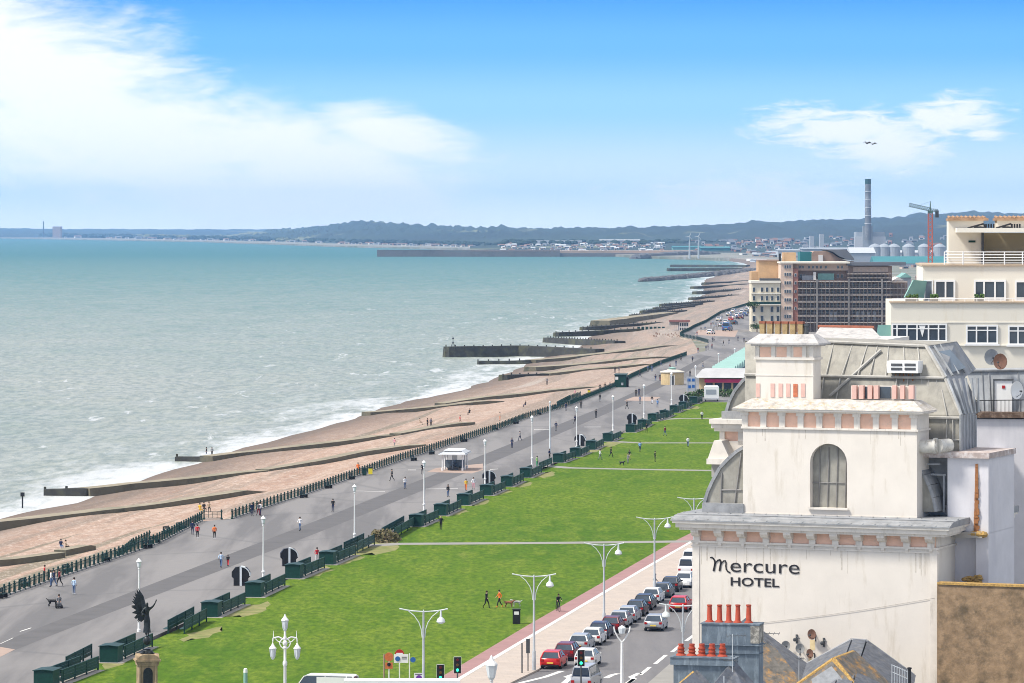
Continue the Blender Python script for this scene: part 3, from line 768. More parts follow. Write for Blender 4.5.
face(m2_, [(961,415,VM+.05),(976,414,VM+5),(981,411,VM+5),(965,377,VM+5),(945,378,VM+1.1)])
face(m2_, [(945,378,VM+1.15),(965,377,VM+5),(976,369,VM+7),(957,341.5,VM+6),(926,346,VM+2.6)])
m2_.build('mansard_side', M['lead'], hotel)
def roll(mb, a, b_, r=.06, lift=.05):
    p, q = H(*a), H(*b_); p.y -= lift; q.y -= lift; mb.cyl(p, q, r, r, 6)
rl = MB()
for x0, x1 in ((818,815),(830,826),(846,840),(862,855),(884,876),(907,899),(930,922),(945,937)):
    pass
for a, b_ in (((813,412,VM),(813,342,VM+2.6)), ((826,375,VM+1.1),(834,343,VM+2.6)), ((842,375,VM+1.1),(853,344,VM+2.6)), ((858,375,VM+1.1),(868,344,VM+2.6)), ((886,376,VM+1.1),(889,345,VM+2.6)), ((921,377,VM+1.1),(918,346,VM+2.6)),
    ((820,412,VM),(824,375,VM+1.1)), ((870,375,VM+1.1),(878,345,VM+2.6)), ((905,376,VM+1.1),(904,346,VM+2.6)), ((905,417,VM),(908,378,VM+1.1)), ((924,440,VM),(929,378,VM+1.1)), ((953,455,VM),(953,416,VM)), ((939,455,VM),(942,385,VM+1)), ((905,440,VM),(961,440,VM)),  ((834,412,VM),(841,375,VM+1.1)), ((917,455,VM),(922,378,VM+1.1)), ((931,455,VM),(937,378,VM+1.1)), ((946,455,VM),(947,415,VM)), ((947,415,VM),(942,390,VM+.8)), ((895,400,VM),(897,376,VM+1.1))):
    roll(rl, a, b_, .045)
for a, b_ in (((830,396,VM+.3),(881,350,VM+2.2)), ((745,374.5,VM+1.0),(945,378,VM+1.0)), ((813,341,VM+2.5),(926,346,VM+2.5)), ((926,346,VM+2.5),(945,378,VM+1.0)), ((945,378,VM+1.05),(961,415,VM)), ((961,415,VM),(961,455,VM)), ((915,417,VM),(961,418,VM))):
    roll(rl, a, b_, .10)
rl.build('lead_roll', mat('lead_roll_pale', (.38,.365,.33), .6, .2, 2), hotel)
pp = MB()
for k in range(6):
    t_ = k/5
    roll(pp, (lerp(948,978,t_), lerp(379,378,t_)-0, lerp(VM+1.1,VM+4.8,t_)), (lerp(962,979,t_), lerp(415,412,t_), lerp(VM,VM+4.8,t_)), .09, .1)
    roll(pp, (lerp(961,976,t_), 415, lerp(VM,VM+4.8,t_)), (lerp(961,976,t_), 452, lerp(VM,VM+4.8,t_)), .09, .1)
for k in range(5):
    t_ = k/4; roll(pp, (lerp(929,952,t_), lerp(347,342.5,t_), lerp(VM+2.6,VM+5.8,t_)), (lerp(947,972,t_), lerp(377,371,t_), lerp(VM+1.2,VM+6.4,t_)), .08, .12)
pp.build('pipe_run', M['zinc'], hotel)
g_ = MB()
for a in ([(935,352,VM+3.2),(951,350,VM+4.6),(966,368,VM+4.9),(951,373,VM+3.1)],): g_.slab([H(*p)+Vector((0,-.14,0)) for p in a], .04)
g_.build('rooflight', M['grey_glass'], hotel)
v_ = MB(); fh.box(v_, 887, 361, 918, 373, VM+.5, VM+1.6); vo = v_.build('roof_vent', M['white_paint'], hotel)
v_ = MB()
for k in range(2):
    for j in range(2): fh.box(v_, 891+j*13.5, 363.5+k*4.2, 902+j*13.5, 366+k*4.2, VM+.47, VM+.52)
v_.build('louvre', M['dark_steel'], vo)
rs = MB()
for x0, l in ((899,5),(903,8),(908,4),(912,7),(895,3)): fh.box(rs, x0, 374, x0+1.3, 374+l, VM+.98, VM+1.0)
rs.build('rust_stain', M['rust'], hotel)['kind'] = 'stuff'
# curved lead roofs beside the tower
def curved(name, pts, base, v0, v1, mirror=False):
    # curved outline face with a rim
    ins = [H(p[0], p[1], v0) for p in pts]; corner = [H(base[0], base[1], v0), ]
    poly = [(p.x, p.z) for p in ins]+[(H(base[0], base[1], v0).x, ins[0].z)]
    a = MB(); a.prism(poly, v0, v1, 'y'); o = a.build(name, M['lead_pale'], hotel)
    b = MB()
    for p, q in zip(ins[:-1], ins[1:]):
        d = Vector((q.x-p.x, q.z-p.z)); nn = Vector((-d.y, d.x)).normalized()*.2
        if mirror: nn = -nn
        b.add([(p.x,v0-.12,p.z),(q.x,v0-.12,q.z),(q.x+nn.x,v0-.12,q.z+nn.y),(p.x+nn.x,v0-.12,p.z+nn.y),(p.x,v1,p.z),(q.x,v1,q.z),(q.x+nn.x,v1,q.z+nn.y),(p.x+nn.x,v1,p.z+nn.y)],
            [(0,1,2,3),(4,7,6,5),(0,4,5,1),(3,2,6,7),(0,3,7,4),(1,5,6,2)])
    b.build('curved_rim', M['lead'], hotel); return o
vc = V1+.5
curved('curved_roof', [(706,504),(709.5,492),(714.5,481),(721.5,468.5),(730,459.5),(738,452.5),(744,449)], (744,504), vc, vc+4)
w = MB(); fh.box(w, 702, 503.5, 743.5, 515, V1-.1, V1+3); w.build('lead_gutter_box', M['lead'], hotel)
rl = MB()
for (a, b_) in (((721,503),(722,473)), ((735,503),(741.5,453)), ((722,490),(742,490))): roll(rl, (*a, vc), (*b_, vc), .05)
rl.build('lead_roll', M['lead_seam'], hotel)
curved('curved_roof', [(935,512),(932,498),(928,486),(923,476),(917,468)], (917,512), V1+1.2, V1+3.4, True)
# rear pavilion on the sea side
VB = 9.0
curved('curved_roof', [(728,412),(731,402),(736,392),(743,383),(751,375),(757,371)], (758,412), VB+1, VB+4)
w = MB(); fh.box(w, 721.5, 411.5, 745, 421, VB, VB+3.5); w.build('lead_gutter_box', M['lead'], hotel)
w = MB(); fh.box(w, 709, 419.5, 745, 424, VB-.9, VB+4.4); fh.box(w, 711, 424, 745, 428.5, VB-.7, VB+4); fh.box(w, 714, 428.5, 745, 431.5, VB-.5, VB+4)
fh.box(w, 719.5, 431.5, 724.5, 445, VB-.3, VB+2); fh.box(w, 738, 431.5, 743, 445, VB-.3, VB+2); fh.box(w, 717, 441, 745, 458, VB-.3, VB+4, zb=0)
w.build('bay_wall', RT, hotel)
w = MB(); fh.box(w, 724.5, 431.5, 738, 443, VB-.15, VB+3); w.build('bay_panel', PP, hotel)
w = MB(); a = fh.L(707, 461, VB-1.6); b_ = fh.L(731, 461, VB-1.6); pk_ = fh.L(714, 440.5, VB-1.6)
w.prism([(a.x, a.z), (b_.x, a.z), (pk_.x+.5, pk_.z), (pk_.x, pk_.z)], VB-1.6, VB+1, 'y'); fh.box(w, 706.5, 459, 735, 464.5, VB-1.8, VB+1)
w.build('bay_pediment', M['render_trim'], hotel)
w = MB(); fh.box(w, 711.5, 464.5, 722, 477, VB-1.2, VB+1); fh.box(w, 713, 477, 724, 530, VB-1.0, VB+1); w.build('bay_pier', M['concrete'], hotel)
# writing
def text(s, size, bold, loc, name, parent, m, sx=1, rz=0):
    c = bpy.data.curves.new(name, 'FONT'); c.body = s; c.size = size; c.extrude = .012; c.offset = bold; c.resolution_u = 3
    o = bpy.data.objects.new(name, c); COL.objects.link(o); c.materials.append(m)
    o.parent = parent; o.location = loc; o.rotation_euler = (R(90), 0, rz); o.scale = (sx, 1, 1); return o
def fit(o, w_):
    bpy.context.view_layer.update(); o.scale.x *= w_/o.dimensions.x if o.dimensions.x else 1
bl = H(729, 571.8, -.07); er = H(798, 573.5, -.07)
t1 = text('ercure', 1.26, -.004, (bl.x, -.03, bl.z), 'hotel_lettering', hotel, M['sign_black']); 
c0 = H(729.5, 585.4, -.07); c1 = H(778, 586.5, -.07)
t2 = text('HOTEL', .73, .010, (c0.x, -.03, c0.z), 'hotel_lettering', hotel, M['sign_black'])
bpy.context.view_layer.update()
t1.scale.x = (er.x-bl.x)/max(.1, t1.dimensions.x); t2.scale.x = (c1.x-c0.x)/max(.1, t2.dimensions.x)
def to_mesh(o):
    me = bpy.data.meshes.new_from_object(o); q = bpy.data.objects.new('lettering', me); COL.objects.link(q); q.parent = o.parent; q.location = o.location; q.rotation_euler = o.rotation_euler; q.scale = o.scale
    bpy.data.objects.remove(o)
to_mesh(t1); to_mesh(t2)
# the swash m
mm = MB()
def stroke(mb, pts, w0, w1):
    w0 *= .68; w1 *= .72; P_ = [H(x, y, -.07) for x, y in pts]; n = len(P_)
    for i in range(n-1):
        p, q = P_[i], P_[i+1]; d = Vector((q.x-p.x, q.z-p.z)).normalized(); nn = Vector((-d.y, d.x))
        a = lerp(w0, w1, i/(n-1)) if callable(w0) is False else w0(i/(n-1)); b_ = lerp(w0, w1, (i+1)/(n-1))
        e = d*.03
        mb.add([(p.x-e.x+nn.x*a,-.045,p.z-e.y+nn.y*a),(p.x-e.x-nn.x*a,-.045,p.z-e.y-nn.y*a),(q.x+e.x-nn.x*b_,-.045,q.z+e.y-nn.y*b_),(q.x+e.x+nn.x*b_,-.045,q.z+e.y+nn.y*b_),
                (p.x-e.x+nn.x*a,-.01,p.z-e.y+nn.y*a),(p.x-e.x-nn.x*a,-.01,p.z-e.y-nn.y*a),(q.x+e.x-nn.x*b_,-.01,q.z+e.y-nn.y*b_),(q.x+e.x+nn.x*b_,-.01,q.z+e.y+nn.y*b_)],
            [(0,1,2,3),(4,7,6,5),(0,4,5,1),(1,5,6,2),(2,6,7,3),(3,7,4,0)])
stroke(mm, [(710.3,557.6),(711.6,557.4),(713.2,558.6),(714.4,560.6),(714.8,563),(714.4,566),(713.4,570.6)], .05, .085)
stroke(mm, [(714.2,566),(715.6,562.6),(717.6,560.4),(719.6,559.8),(720.6,561.6),(720.3,565),(719.4,570.4)], .045, .085)
stroke(mm, [(720.0,566),(721.6,562.8),(723.4,561),(725,560.8),(725.8,562.6),(725.6,566),(726,569.2),(727.4,571.4),(729.6,572.6)], .045, .06)
mm.build('swash_letter', M['sign_black'], hotel)
dk = mat('drip_mark', (.54,.49,.42), .9, .2, 5)
random.seed(5); dm = MB()
for k in range(18):
    u = random.uniform(.5, uR-.5); l = random.uniform(.3, 1.5); w_ = random.uniform(.015, .05)
    dm.box(u-w_, u+w_, -.004, .002, zF0-.3-l, zF0-.3)
for k in range(12):
    u = random.uniform(uA+.3, uB-.3); l = random.uniform(.2, .9); w_ = random.uniform(.012, .04)
    if ua-.2 < u < ub+.2: continue
    dm.box(u-w_, u+w_, V1-.004, V1+.002, zW-.08-l, zW-.08)
dm.build('drip_marks', dk, hotel)['kind'] = 'stuff'
# ================================================================ annexe on the right of the hotel
annex = thing('rear_annexe', 'narrow whitewashed annexe with a rust streak, squeezed beside the hotel gable', 'building', fh.loc, fh.rz)
w = MB(); VX = 3.4
fh.box(w, 947.5, 458, 988.5, 533, VX, VX+6); fh.box(w, 941, 533, 950, 592, VX-.1, VX+4, zb=8); fh.box(w, 976, 533, 988.5, 592, VX, VX+6, zb=8); fh.box(w, 950, 533, 976, 592, VX+.6, VX+5, zb=8); fh.box(w, 918, 505, 947, 592, VX+1.3, VX+5, zb=8)
w.build('wall', M['white_wall'], annex)
w = MB(); fh.box(w, 941, 532, 982, 537.5, VX-.4, VX+.5); w.build('ledge', M['concrete'], annex)
w = MB(); fh.box(w, 922, 452.5, 989, 458, VX-.3, VX+6); w.build('roof_slab', mat('stained_slab', (.40,.33,.30), .9, .2, 1.5, stain=(.65,.63,.62), stain_amt=.5, stain_scale=1.5), annex)
w = MB(); fh.box(w, 918, 458, 947.5, 505, VX+1.5, VX+5); w.build('lead_recess', M['lead'], annex)
fr_ = MB(); 
for a, b_ in (((917,474),(946,475)), ((944,474),(944,512)), ((917,464),(940,464))): p, q = H(*a, VX+.6), H(*b_, VX+.6); fr_.cyl(p, q, .07, .07, 6)
fr_.build('pipework', M['steel'], annex)
d_ = MB(); p, q = H(914, 447, VX-.9), H(938, 446, VX-.9); d_.cyl(p, q, .42, .42, 14); d_.cyl(q-Vector((.25,0,0)), q-Vector((.08,0,0)), .5, .5, 14)
d_.cyl(q, q+Vector((.45,.9,0)), .42, .42, 14); d_.build('duct', mat('duct_metal', (.55,.53,.48), .5, .15, 2, stain=(.3,.26,.2), stain_amt=.4, stain_scale=3), annex, smooth=True)
random.seed(3)
mo = MB()
for k in range(26):
    t_ = k/25; fh.box(mo, 975.3-t_*1.2-random.random()*.8*t_, 464+t_*70, 977.6+t_*2*random.random(), 467.5+t_*70, VX-.05-.10*random.random(), VX+.01)
mo.build('rust_streak', M['rust'], annex)
mo = MB()
for k in range(60):
    q = random.uniform(948, 984); p = H(q, 533.5+random.random()*2, VX-.2); r = random.uniform(.07,.2)*(1.5 if q > 970 else .8); mo.sph(p, r, 6, 4, 1, 1, .7)
for k in range(30): p = H(random.gauss(974, 4), 584-random.random()*8*max(0, 1), VX-.1); mo.sph(p, random.uniform(.1,.25), 6, 4, 1, 1, .6)
mo.build('moss_growth', M['moss'], annex)['kind'] = 'stuff'
# white house behind with zinc roof storey
fw = Frame(975, 272, -8)
wh = thing('whitewashed_building', 'tall blank white rear wall with grey zinc roof storey and white roof door', 'building', fw.loc, fw.rz)
w = MB(); fw.box(w, 974, 419, 1060, 700, 0, 9, zb=0); fw.box(w, 989, 449, 1004, 700, -1.2, -.01, zb=0); w.build('wall', M['white_wall'], wh)
w = MB(); fw.box(w, 970, 412.5, 1060, 418, -.25, 9); w.build('coping', mat('dark_stained_coping', (.13,.085,.06), .9, .5, 3, stain=(.35,.28,.22), stain_amt=.4, stain_scale=3), wh)
zz = MB()
a, b_, c_, d_ = fw.L(981, 412, 1.2), fw.L(1060, 412, 1.2), fw.L(1060, 370, 2.0), fw.L(966, 371.5, 2.0)
zz.add([a, b_, c_, d_]+[p+Vector((0,6,0)) for p in (a, b_, c_, d_)], [(0,1,2,3),(4,7,6,5),(0,4,5,1),(1,5,6,2),(2,6,7,3),(3,7,4,0)])
zz.build('roof', M['zinc'], wh)
sm = MB()
for q in (984, 991, 1020): sm.cyl(fw.L(q, 412, 1.15), fw.L(q-2, 372, 1.93), .035, .035, 5)
sm.cyl(fw.L(964, 371, 1.9), fw.L(1060, 369.5, 1.9), .09, .09, 6); sm.build('roof_roll', M['lead'], wh)
dr = MB(); fw.box(dr, 994.5, 380.5, 1012, 412, .98, 1.6); do = dr.build('door', M['white_paint'], wh)
dh = MB(); fw.box(dh, 993, 379.3, 1013.5, 380.5, .9, 1.6); fw.box(dh, 993.2, 380.5, 994.4, 412, .9, 1.6); dh.build('door_frame', M['dark_steel'], do)
dh = MB(); fw.box(dh, 1002, 385.5, 1005, 388.5, .94, .985); dh.build('door_notice', M['tail_red'], do)
rg = MB()
for k in range(18): q = 977+k*4; rg.cyl(fw.L(q, 412, .1), fw.L(q, 400.5, .1), .022, .022, 5)
rg.cyl(fw.L(976, 400.5, .1), fw.L(1060, 399.5, .1), .03, .03, 5); rg.build('railing', M['black'], wh)
hr = MB()
for y_ in (474, 481, 487): hr.cyl(fw.L(989, y_, -1.7), fw.L(1001, y_, -1.7), .035, .035, 5)
for x_ in (989, 1001): hr.cyl(fw.L(x_, 474, -1.7), fw.L(x_, 494, -1.7), .035, .035, 5)
hr.build('balcony_railing', M['black'], wh)
hr = MB(); fw.box(hr, 988, 494, 1002, 496, -2, -1.21); hr.cyl(fw.L(1001, 496, -1.4), fw.L(1001, 600, -1.4), .1, .1, 8); hr.build('downpipe', M['white_wall'], wh)

def dish(label, pos, r, m, facing, cat='satellite dish', mount=0.35, group=None):
    # facing: world azimuth of the bowl normal, tilted up
    t = thing('satellite_dish', label, cat, pos, facing, group)
    b = MB(); vs = []; n = 16
    prof = [(0, 0), (.35*r, .02), (.7*r, .08*r+.03), (r, .2*r+.03)]
    rings = []
    for pr, d in prof[1:]:
        rings.append([(pr*math.cos(2*math.pi*i/n), -d, pr*1.08*math.sin(2*math.pi*i/n)) for i in range(n)])
    vs = [(0, 0, 0)]+[v for rg_ in rings for v in rg_]
    fs = [(0, 1+i, 1+(i+1) % n) for i in range(n)]
    for j in range(2):
        for i in range(n): a = 1+j*n+i; c = 1+j*n+(i+1) % n; fs.append((a, a+n, c+n, c))
    o = len(vs); vs += [(x, y+.03, z) for x, y, z in vs]; fs += [tuple(reversed([q+o for q in f])) for f in fs]
    b.add(vs, fs); b.build('bowl', m, t, smooth=True)
    b = MB(); b.tube([(0, 0, -r*.9), (0, -.7*r-.1, -.45*r), (0, -.8*r-.1, -.1*r)], .02, 5); b.cyl((0,-.8*r-.14,-.1*r), (0,-.8*r+.02,-.1*r), .06, .06, 8); b.build('feed_arm', M['dark_steel'], t)
    b = MB(); b.tube([(0, .03, 0), (0, mount, 0), (0, mount, -.45)], .03, 6); b.build('mount', M['dark_steel'], t)
    return t
rusty = mat('rusted_dish', (.16,.085,.06), .8, .3, 4); greyd = mat('grey_dish', (.30,.31,.31), .6, .2, 3, stain=(.3,.24,.15), stain_amt=.4, stain_scale=4)
def hw(px, py, v):   # hotel-local pixel -> world
    return tuple(Matrix.Translation(fh.loc) @ Matrix.Rotation(fh.rz, 4, 'Z') @ H(px, py, v))
for lb, px, py, r, m_, az in (('rust-brown satellite dish above a yellow stain on the hotel gable', 812.4, 634.3, .30, rusty, -.25), ('beige-grey satellite dish nearest the left slate roof on the gable', 785.5, 645.6, .28, greyd, .5), ('pale grey satellite dish between two others on the hotel gable', 800, 648.3, .28, greyd, .35), ('rust-brown satellite dish just over the roof valley', 810.6, 653.6, .27, rusty, -.4)):
    dish(lb, hw(px, py, -.36), r, m_, fh.rz+az)
for lb, px, py in (('small black wall bracket left of the rusty dish', 796.5, 638.6), ('small black wall lamp right of the rusty dish', 823.6, 642)):
    t = thing('wall_bracket', lb, 'bracket', hw(px, py, -.1), fh.rz)
    b = MB(); b.box(-.05,.05,-.02,.09,-.3,.25); b.build('plate', M['dark_steel'], t); b = MB(); b.tube([(0,-.02,.1),(.1,-.35,.15),(.35,-.4,.05)], .03, 5); b.sph((-.05,-.2,-.05), .12, 8, 5); b.build('arm', M['dark_steel'], t)
st = MB(); fh.box(st, 810, 640, 815, 650, -.012, .01); fh.box(st, 808.6, 657.5, 811.5, 664, -.012, .01); st.build('yellow_stain', mat('yellow_stain', (.72,.58,.33), .9, .15, 4), hotel)
cb = MB(); pts_ = [H(760+k*17.5, lerp(623, 598, k/10)+1.6*math.sin(math.pi*k/10), -.05) for k in range(11)]; cb.tube(pts_, .011, 5); cb.build('wall_cable', M['concrete'], hotel)
dish('large white satellite dish beside the white roof door', (fw.L(1015,390,0).x*math.cos(fw.rz)+fw.loc[0], fw.loc[1]-.6, fw.L(1015,390,0).z), .56, M['white_paint'], fw.rz+.8, mount=.2)
def ww(px, py, Y): return D(px, py, Y)
dish('light grey satellite dish on the zinc roof, by the brown one', ww(991,357,274), .5, M['zinc'], .2)
dish('brown satellite dish on the zinc roof, by the light grey one', ww(1001,361.5,273), .5, rusty, -.55)
# weathered boundary wall
fb = Frame(937, 247.3, -22)
wl_ = thing('weathered_boundary_wall', 'tall brown cement wall with dark weathering, right of the hotel gable', 'wall', fb.loc, fb.rz)
w = MB(); fb.box(w, 937, 587, 1100, 760, 0, .6, zb=0); w.build('wall', M['rough_wall'], wl_)
w = MB(); fb.box(w, 937, 585, 1100, 587.2, -.08, .68); w.build('coping', M['moss'], wl_)

# ================================================================ foreground roofs (in front of the hotel gable)
ff = Frame(700, 238, -22)
fr = thing('terraced_building', 'slate-roofed building below the hotel sign, with lichened ridges and blue chimneys', 'building', ff.loc, ff.rz)
G = ff.L
def wl2(pts, th=.15): return [G(*p) for p in pts], th
r1 = MB()
VR = 10.5
r1.slab([G(744,620.5,VR),G(806.6,667,VR),G(790,720,-1),G(700,655,-1)], .2)
r1.slab([G(806.6,667,VR),G(853,642,VR),G(835,690,-1),G(790,720,-1)], .2)
r1.slab([G(853,642,VR),G(866,643,VR),G(850,692,-1),G(835,690,-1)], .2)
r1.slab([G(866,643,VR),G(914,678,VR),G(905,730,-1),G(850,692,-1)], .2)
r1.build('slate_roof', M['slate'], fr)
fl = MB()
for a, b_ in (((745,620.5),(806.6,665.5)), ((806.6,665.5),(852,640.5)), ((852,640.5),(866,641.5)), ((866,641.5),(913,675.5))):
    p, q = G(*a, VR+.05), G(*b_, VR+.05); fl.cyl(p, q, .16, .16, 6); p2 = p-Vector((0,.5,.25)); q2 = q-Vector((0,.5,.25)); fl.cyl(p2, q2, .09, .09, 6)
fl.build('lead_flashing', M['lead'], fr)
r2 = MB()
r2.slab([G(797,686,2),G(834,660,2),G(866,700,0),G(860,760,-2),G(780,740,-2)], .2)
r2.slab([G(834,660,2),G(853,653,5),G(893,690,5),G(885,740,-1),G(866,700,0)], .2)
r2.build('front_roof', M['slate_lichen'], fr)
rd = MB(); 
for a, b_ in (((797,686,1.9),(834,660,1.9)), ((834,660,1.9),(853,653,4.9)), ((834,660,1.9),(868,703,-.1))): rd.cyl(G(*a), G(*b_), .17, .17, 7)
rd.build('ridge_tile', M['moss'], fr)
ps = MB(); ps.slab([G(812,680,.9),G(832,667,1.3),G(843,680,.7),G(842,700,.2),G(815,700,.2)], .1); ps.build('pale_slates', mat('pale_slate', (.24,.25,.26), .8, .2, 3), fr)
r3 = MB()
r3.slab([G(757,640,5),G(775,650,5),G(806,690,3),G(760,705,0),G(745,690,0)], .15); r3.build('lower_roof', M['slate_lichen'], fr)
w = MB(); fh_ = G(700, 683, 1.2)
w.box(G(735,690,3).x, G(905,690,3).x, -.5, VR+.4, 0, 7.5); w.build('wall', M['brick_brown'], fr)
# chimney A (tall pots) and B (ringed pots)
def chimney(fr_par, F_, x0, x1, ytop, yb, v0, v1, bands, potx, poty0, poty1, kind, rad):
    c = MB(); F_.box(c, x0, ytop, x1, yb, v0, v1, zb=5)
    for (yy0, yy1, ex) in bands:
        a = F_.L(x0, yy0, v0); b_ = F_.L(x1, yy1, v0); c.box(a.x-ex, b_.x+ex, v0-ex, v1+ex, b_.z, a.z)
    co_ = c.build('chimney', M['blue_render'], fr_par)
    zt = F_.L((x0+x1)/2, ytop, v0).z
    for k, q in enumerate(potx):
        p = F_.L(q, poty1, (v0+v1)/2); hh = F_.L(q, poty0, (v0+v1)/2).z-zt
        b_ = MB()
        if kind == 'tall': pr = [(0,rad*1.25),(.06,rad*1.25),(.1,rad),(hh*.9,rad*.82),(hh*.92,rad*.98),(hh,rad*.95),(hh,rad*.6),(hh-.2,rad*.6)]
        else: pr = [(0,rad*1.0),(hh*.28,rad*1.0),(hh*.3,rad*1.15),(hh*.38,rad*1.15),(hh*.4,rad*.95),(hh*.55,rad*.95),(hh*.57,rad*1.12),(hh*.66,rad*1.12),(hh*.68,rad*.9),(hh*.85,rad*.75),(hh*.87,rad*.9),(hh,rad*.85),(hh,rad*.55),(hh-.2,rad*.5)]
        b_.lathe((p.x+(k % 2)*.02, (v0+v1)/2, zt), pr, 12)
        b_.lathe((p.x, (v0+v1)/2, zt-.02), [(0, rad*1.7), (.07, rad*1.5), (.12, rad*1.1)], 10)
        b_.build('chimney_pot', M['terracotta'], co_, smooth=True)
    return co_
fA = Frame(701, 214, -14)
blk = thing('chimney_stack_building', 'blue-grey rendered double chimney stack of a lower roof, with two rows of terracotta pots', 'chimney stack', fA.loc, fA.rz)
cA = chimney(blk, fA, 701.5, 759, 623.5, 700, 0, 1.2, [(644,646,.12),(652.5,654,.1),(622.9,625.5,.05)], (709.6,719.2,728.8,737.5,748.7), 604.6, 622.5, 'tall', .145)
w = MB(); fA.box(w, 750.5, 626, 759.2, 643.5, -.03, 1.23); w.build('worn_patch', mat('worn_render', (.20,.19,.17), .9, .5, 3, stain=(.5,.47,.4), stain_amt=.6, stain_scale=3), cA)
fB = Frame(673, 209, -14)
cB = thing('chimney_stack', 'lower blue-grey chimney stack at the front with five ringed terracotta pots', 'chimney stack', fB.loc, fB.rz)
chimney(cB, fB, 673.5, 731, 657, 700, 0, 1.1, [(657,666,.14),(656.9,658.5,.2)], (681,691.6,701.8,711.6,722.5), 643.7, 656.6, 'ring', .17)
w = MB(); w.slab([fB.L(731,662,.5),fB.L(764,700,.5),fB.L(764,730,-3),fB.L(700,700,-3)], .2)
w.slab([fB.L(695,672,-1),fB.L(723,700,-1),fB.L(700,740,-4),fB.L(660,700,-4)], .2); w.build('front_roof', M['slate'], cB)
w = MB(); w.cyl(fB.L(675,690,-1.05), fB.L(695,673,-1.05), .16, .16, 6); w.build('ridge_tile', M['moss'], cB)
def aerial(label, px, y0, y1, Y, arms):
    t = thing('tv_aerial', label, 'aerial', D(px, y1, Y)); h = D(px, y0, Y)[2]-D(px, y1, Y)[2]
    b = MB(); b.cyl((0,0,0), (0,0,h), .025, .025, 6); b.build('mast', M['steel'], t)
    b = MB(); 
    for (z, l, a) in arms:
        d = Vector((math.cos(a), math.sin(a), 0)); p = Vector((0,0,h*z))
        b.cyl(p-d*l*.3, p+d*l*.7, .018, .018, 5)
        for k in range(6):
            c_ = p+d*l*(-.28+.95*k/5); e = Vector((-d.y, d.x, 0))*.16; e2 = Vector((0,0,.12)); b.cyl(c_-e-e2*.5, c_+e+e2*.5, .012, .012, 4)
    b.build('antenna', M['dark_steel'], t); return t
aerial('thin television aerial in front of the blue chimney stack', 732.5, 634, 672, 206, [(.95,1.0,.2),(.3,.8,2.6)])
aerial('television aerial leaning at the right end of the blue chimney', 761.5, 632, 690, 215, [(.98,1.4,-.3),(.8,1.0,.9)])
aerial('short television aerial before the lower blue chimney pots', 724, 676, 700, 204, [(.6,.9,.5)])
aerial('thin pole aerial standing over the roof valley', 799, 655, 690, 238, [(.9,.5,.5)])
t = thing('safety_railing', 'small grey guard railing at the right end of the slate roof', 'railing', ff.loc, ff.rz)
b = MB()
for k in range(7): b.cyl(G(892+k*2.6, 690, 2), G(892+k*2.6, 664+k*1.1, 2), .03, .03, 5)
b.cyl(G(892,665,2), G(908,672,2), .03, .03, 5); b.cyl(G(892,672,2), G(908,679,2), .03, .03, 5); b.build('bars', M['steel'], t)
t = thing('flue_pipe', 'short black flue pipe beside the guard railing', 'flue', tuple(D(909.5, 690, 234))); b = MB(); b.cyl((0,0,0),(0,0,1.2),.09,.09,8); b.lathe((0,0,1.2),[(0,.13),(.08,.13),(.1,.05)],8); b.build('pipe', M['black'], t)

# ================================================================ cream apartment block
fc = Frame(891, 320, -4)
cr_ = thing('cream_apartment_block', 'cream stepped apartment block with white-framed windows and a roof terrace', 'building', fc.loc, fc.rz)
C_ = fc.L
w = MB(); fc.box(w, 891, 303, 1110, 520, 0, 20, zb=0); fc.box(w, 923, 266, 1110, 303, 4, 22); w.build('wall', M['cream'], cr_)
w = MB(); fc.box(w, 890, 301.6, 1110, 303.2, -.15, 4); fc.box(w, 922, 264.6, 1110, 266.2, 3.85, 22); w.build('coping', mat('brown_coping', (.42,.33,.24), .8, .15, 1), cr_)
w = MB(); fc.box(w, 891, 344.6, 1110, 346.2, -.1, 0); fc.box(w, 891, 322, 1110, 322.9, -.05, 0); w.build('string_course', M['cream_trim'], cr_)
window(cr_, fc, 891.6, 323.6, 947, 341.6, -.06, (897,907,917,928.5,938.5), (.72,), gm='dark_glass', fw=.12)
window(cr_, fc, 966, 325, 998, 344, -.06, (976.5,987.5), (.72,), fw=.12)
window(cr_, fc, 1008, 325.5, 1040, 345, -.06, (1018,1029), (.72,), fw=.12)
window(cr_, fc, 924, 280, 933, 301, 3.94, (), (), fw=.1, gm='grey_glass', sill=False)
window(cr_, fc, 934.3, 280, 955.3, 301, 3.94, (945.5,), (.15,), fw=.14, sill=False)
window(cr_, fc, 973.8, 280, 1006, 301, 3.94, (984,995), (.15,), fw=.14, sill=False)
window(cr_, fc, 1014.8, 280.5, 1045, 301, 3.94, (1025,1035), (.15,), fw=.14, sill=False)
cu = MB(); fc.box(cu, 918.5, 325, 925.5, 334, -.045, -.02); a = MB()
p, q, r = C_(919,325.5,-.08), C_(925.5,325.5,-.08), C_(922.3,337,-.08); a.add([p,q,r,p+Vector((0,.02,0)),q+Vector((0,.02,0)),r+Vector((0,.02,0))],[(0,1,2),(3,5,4),(0,3,4,1),(1,4,5,2),(2,5,3,0)]); a.build('curtain', M['plate_white'], cr_)
w = MB(); fc.box(w, 948.5, 220, 983.5, 266, 10, 14); fc.box(w, 997, 219.5, 1110, 229, 10, 14); w.build('penthouse', M['cream'], cr_)
w = MB(); fc.box(w, 983.5, 233, 1110, 266, 11.5, 14); w.build('shaded_terrace_wall', mat('painted_shade_tan', (.42,.35,.22), .85, .06, .5), cr_)  # shade of the terrace recess is put into this darker tan colour
w = MB(); fc.box(w, 957, 228, 1110, 232.5, 6.5, 11); w.build('canopy_slab', M['cream_trim'], cr_)
w = MB(); fc.box(w, 981.5, 232.5, 984, 265, 9.6, 10); w.build('terrace_post', M['dark_steel'], cr_)
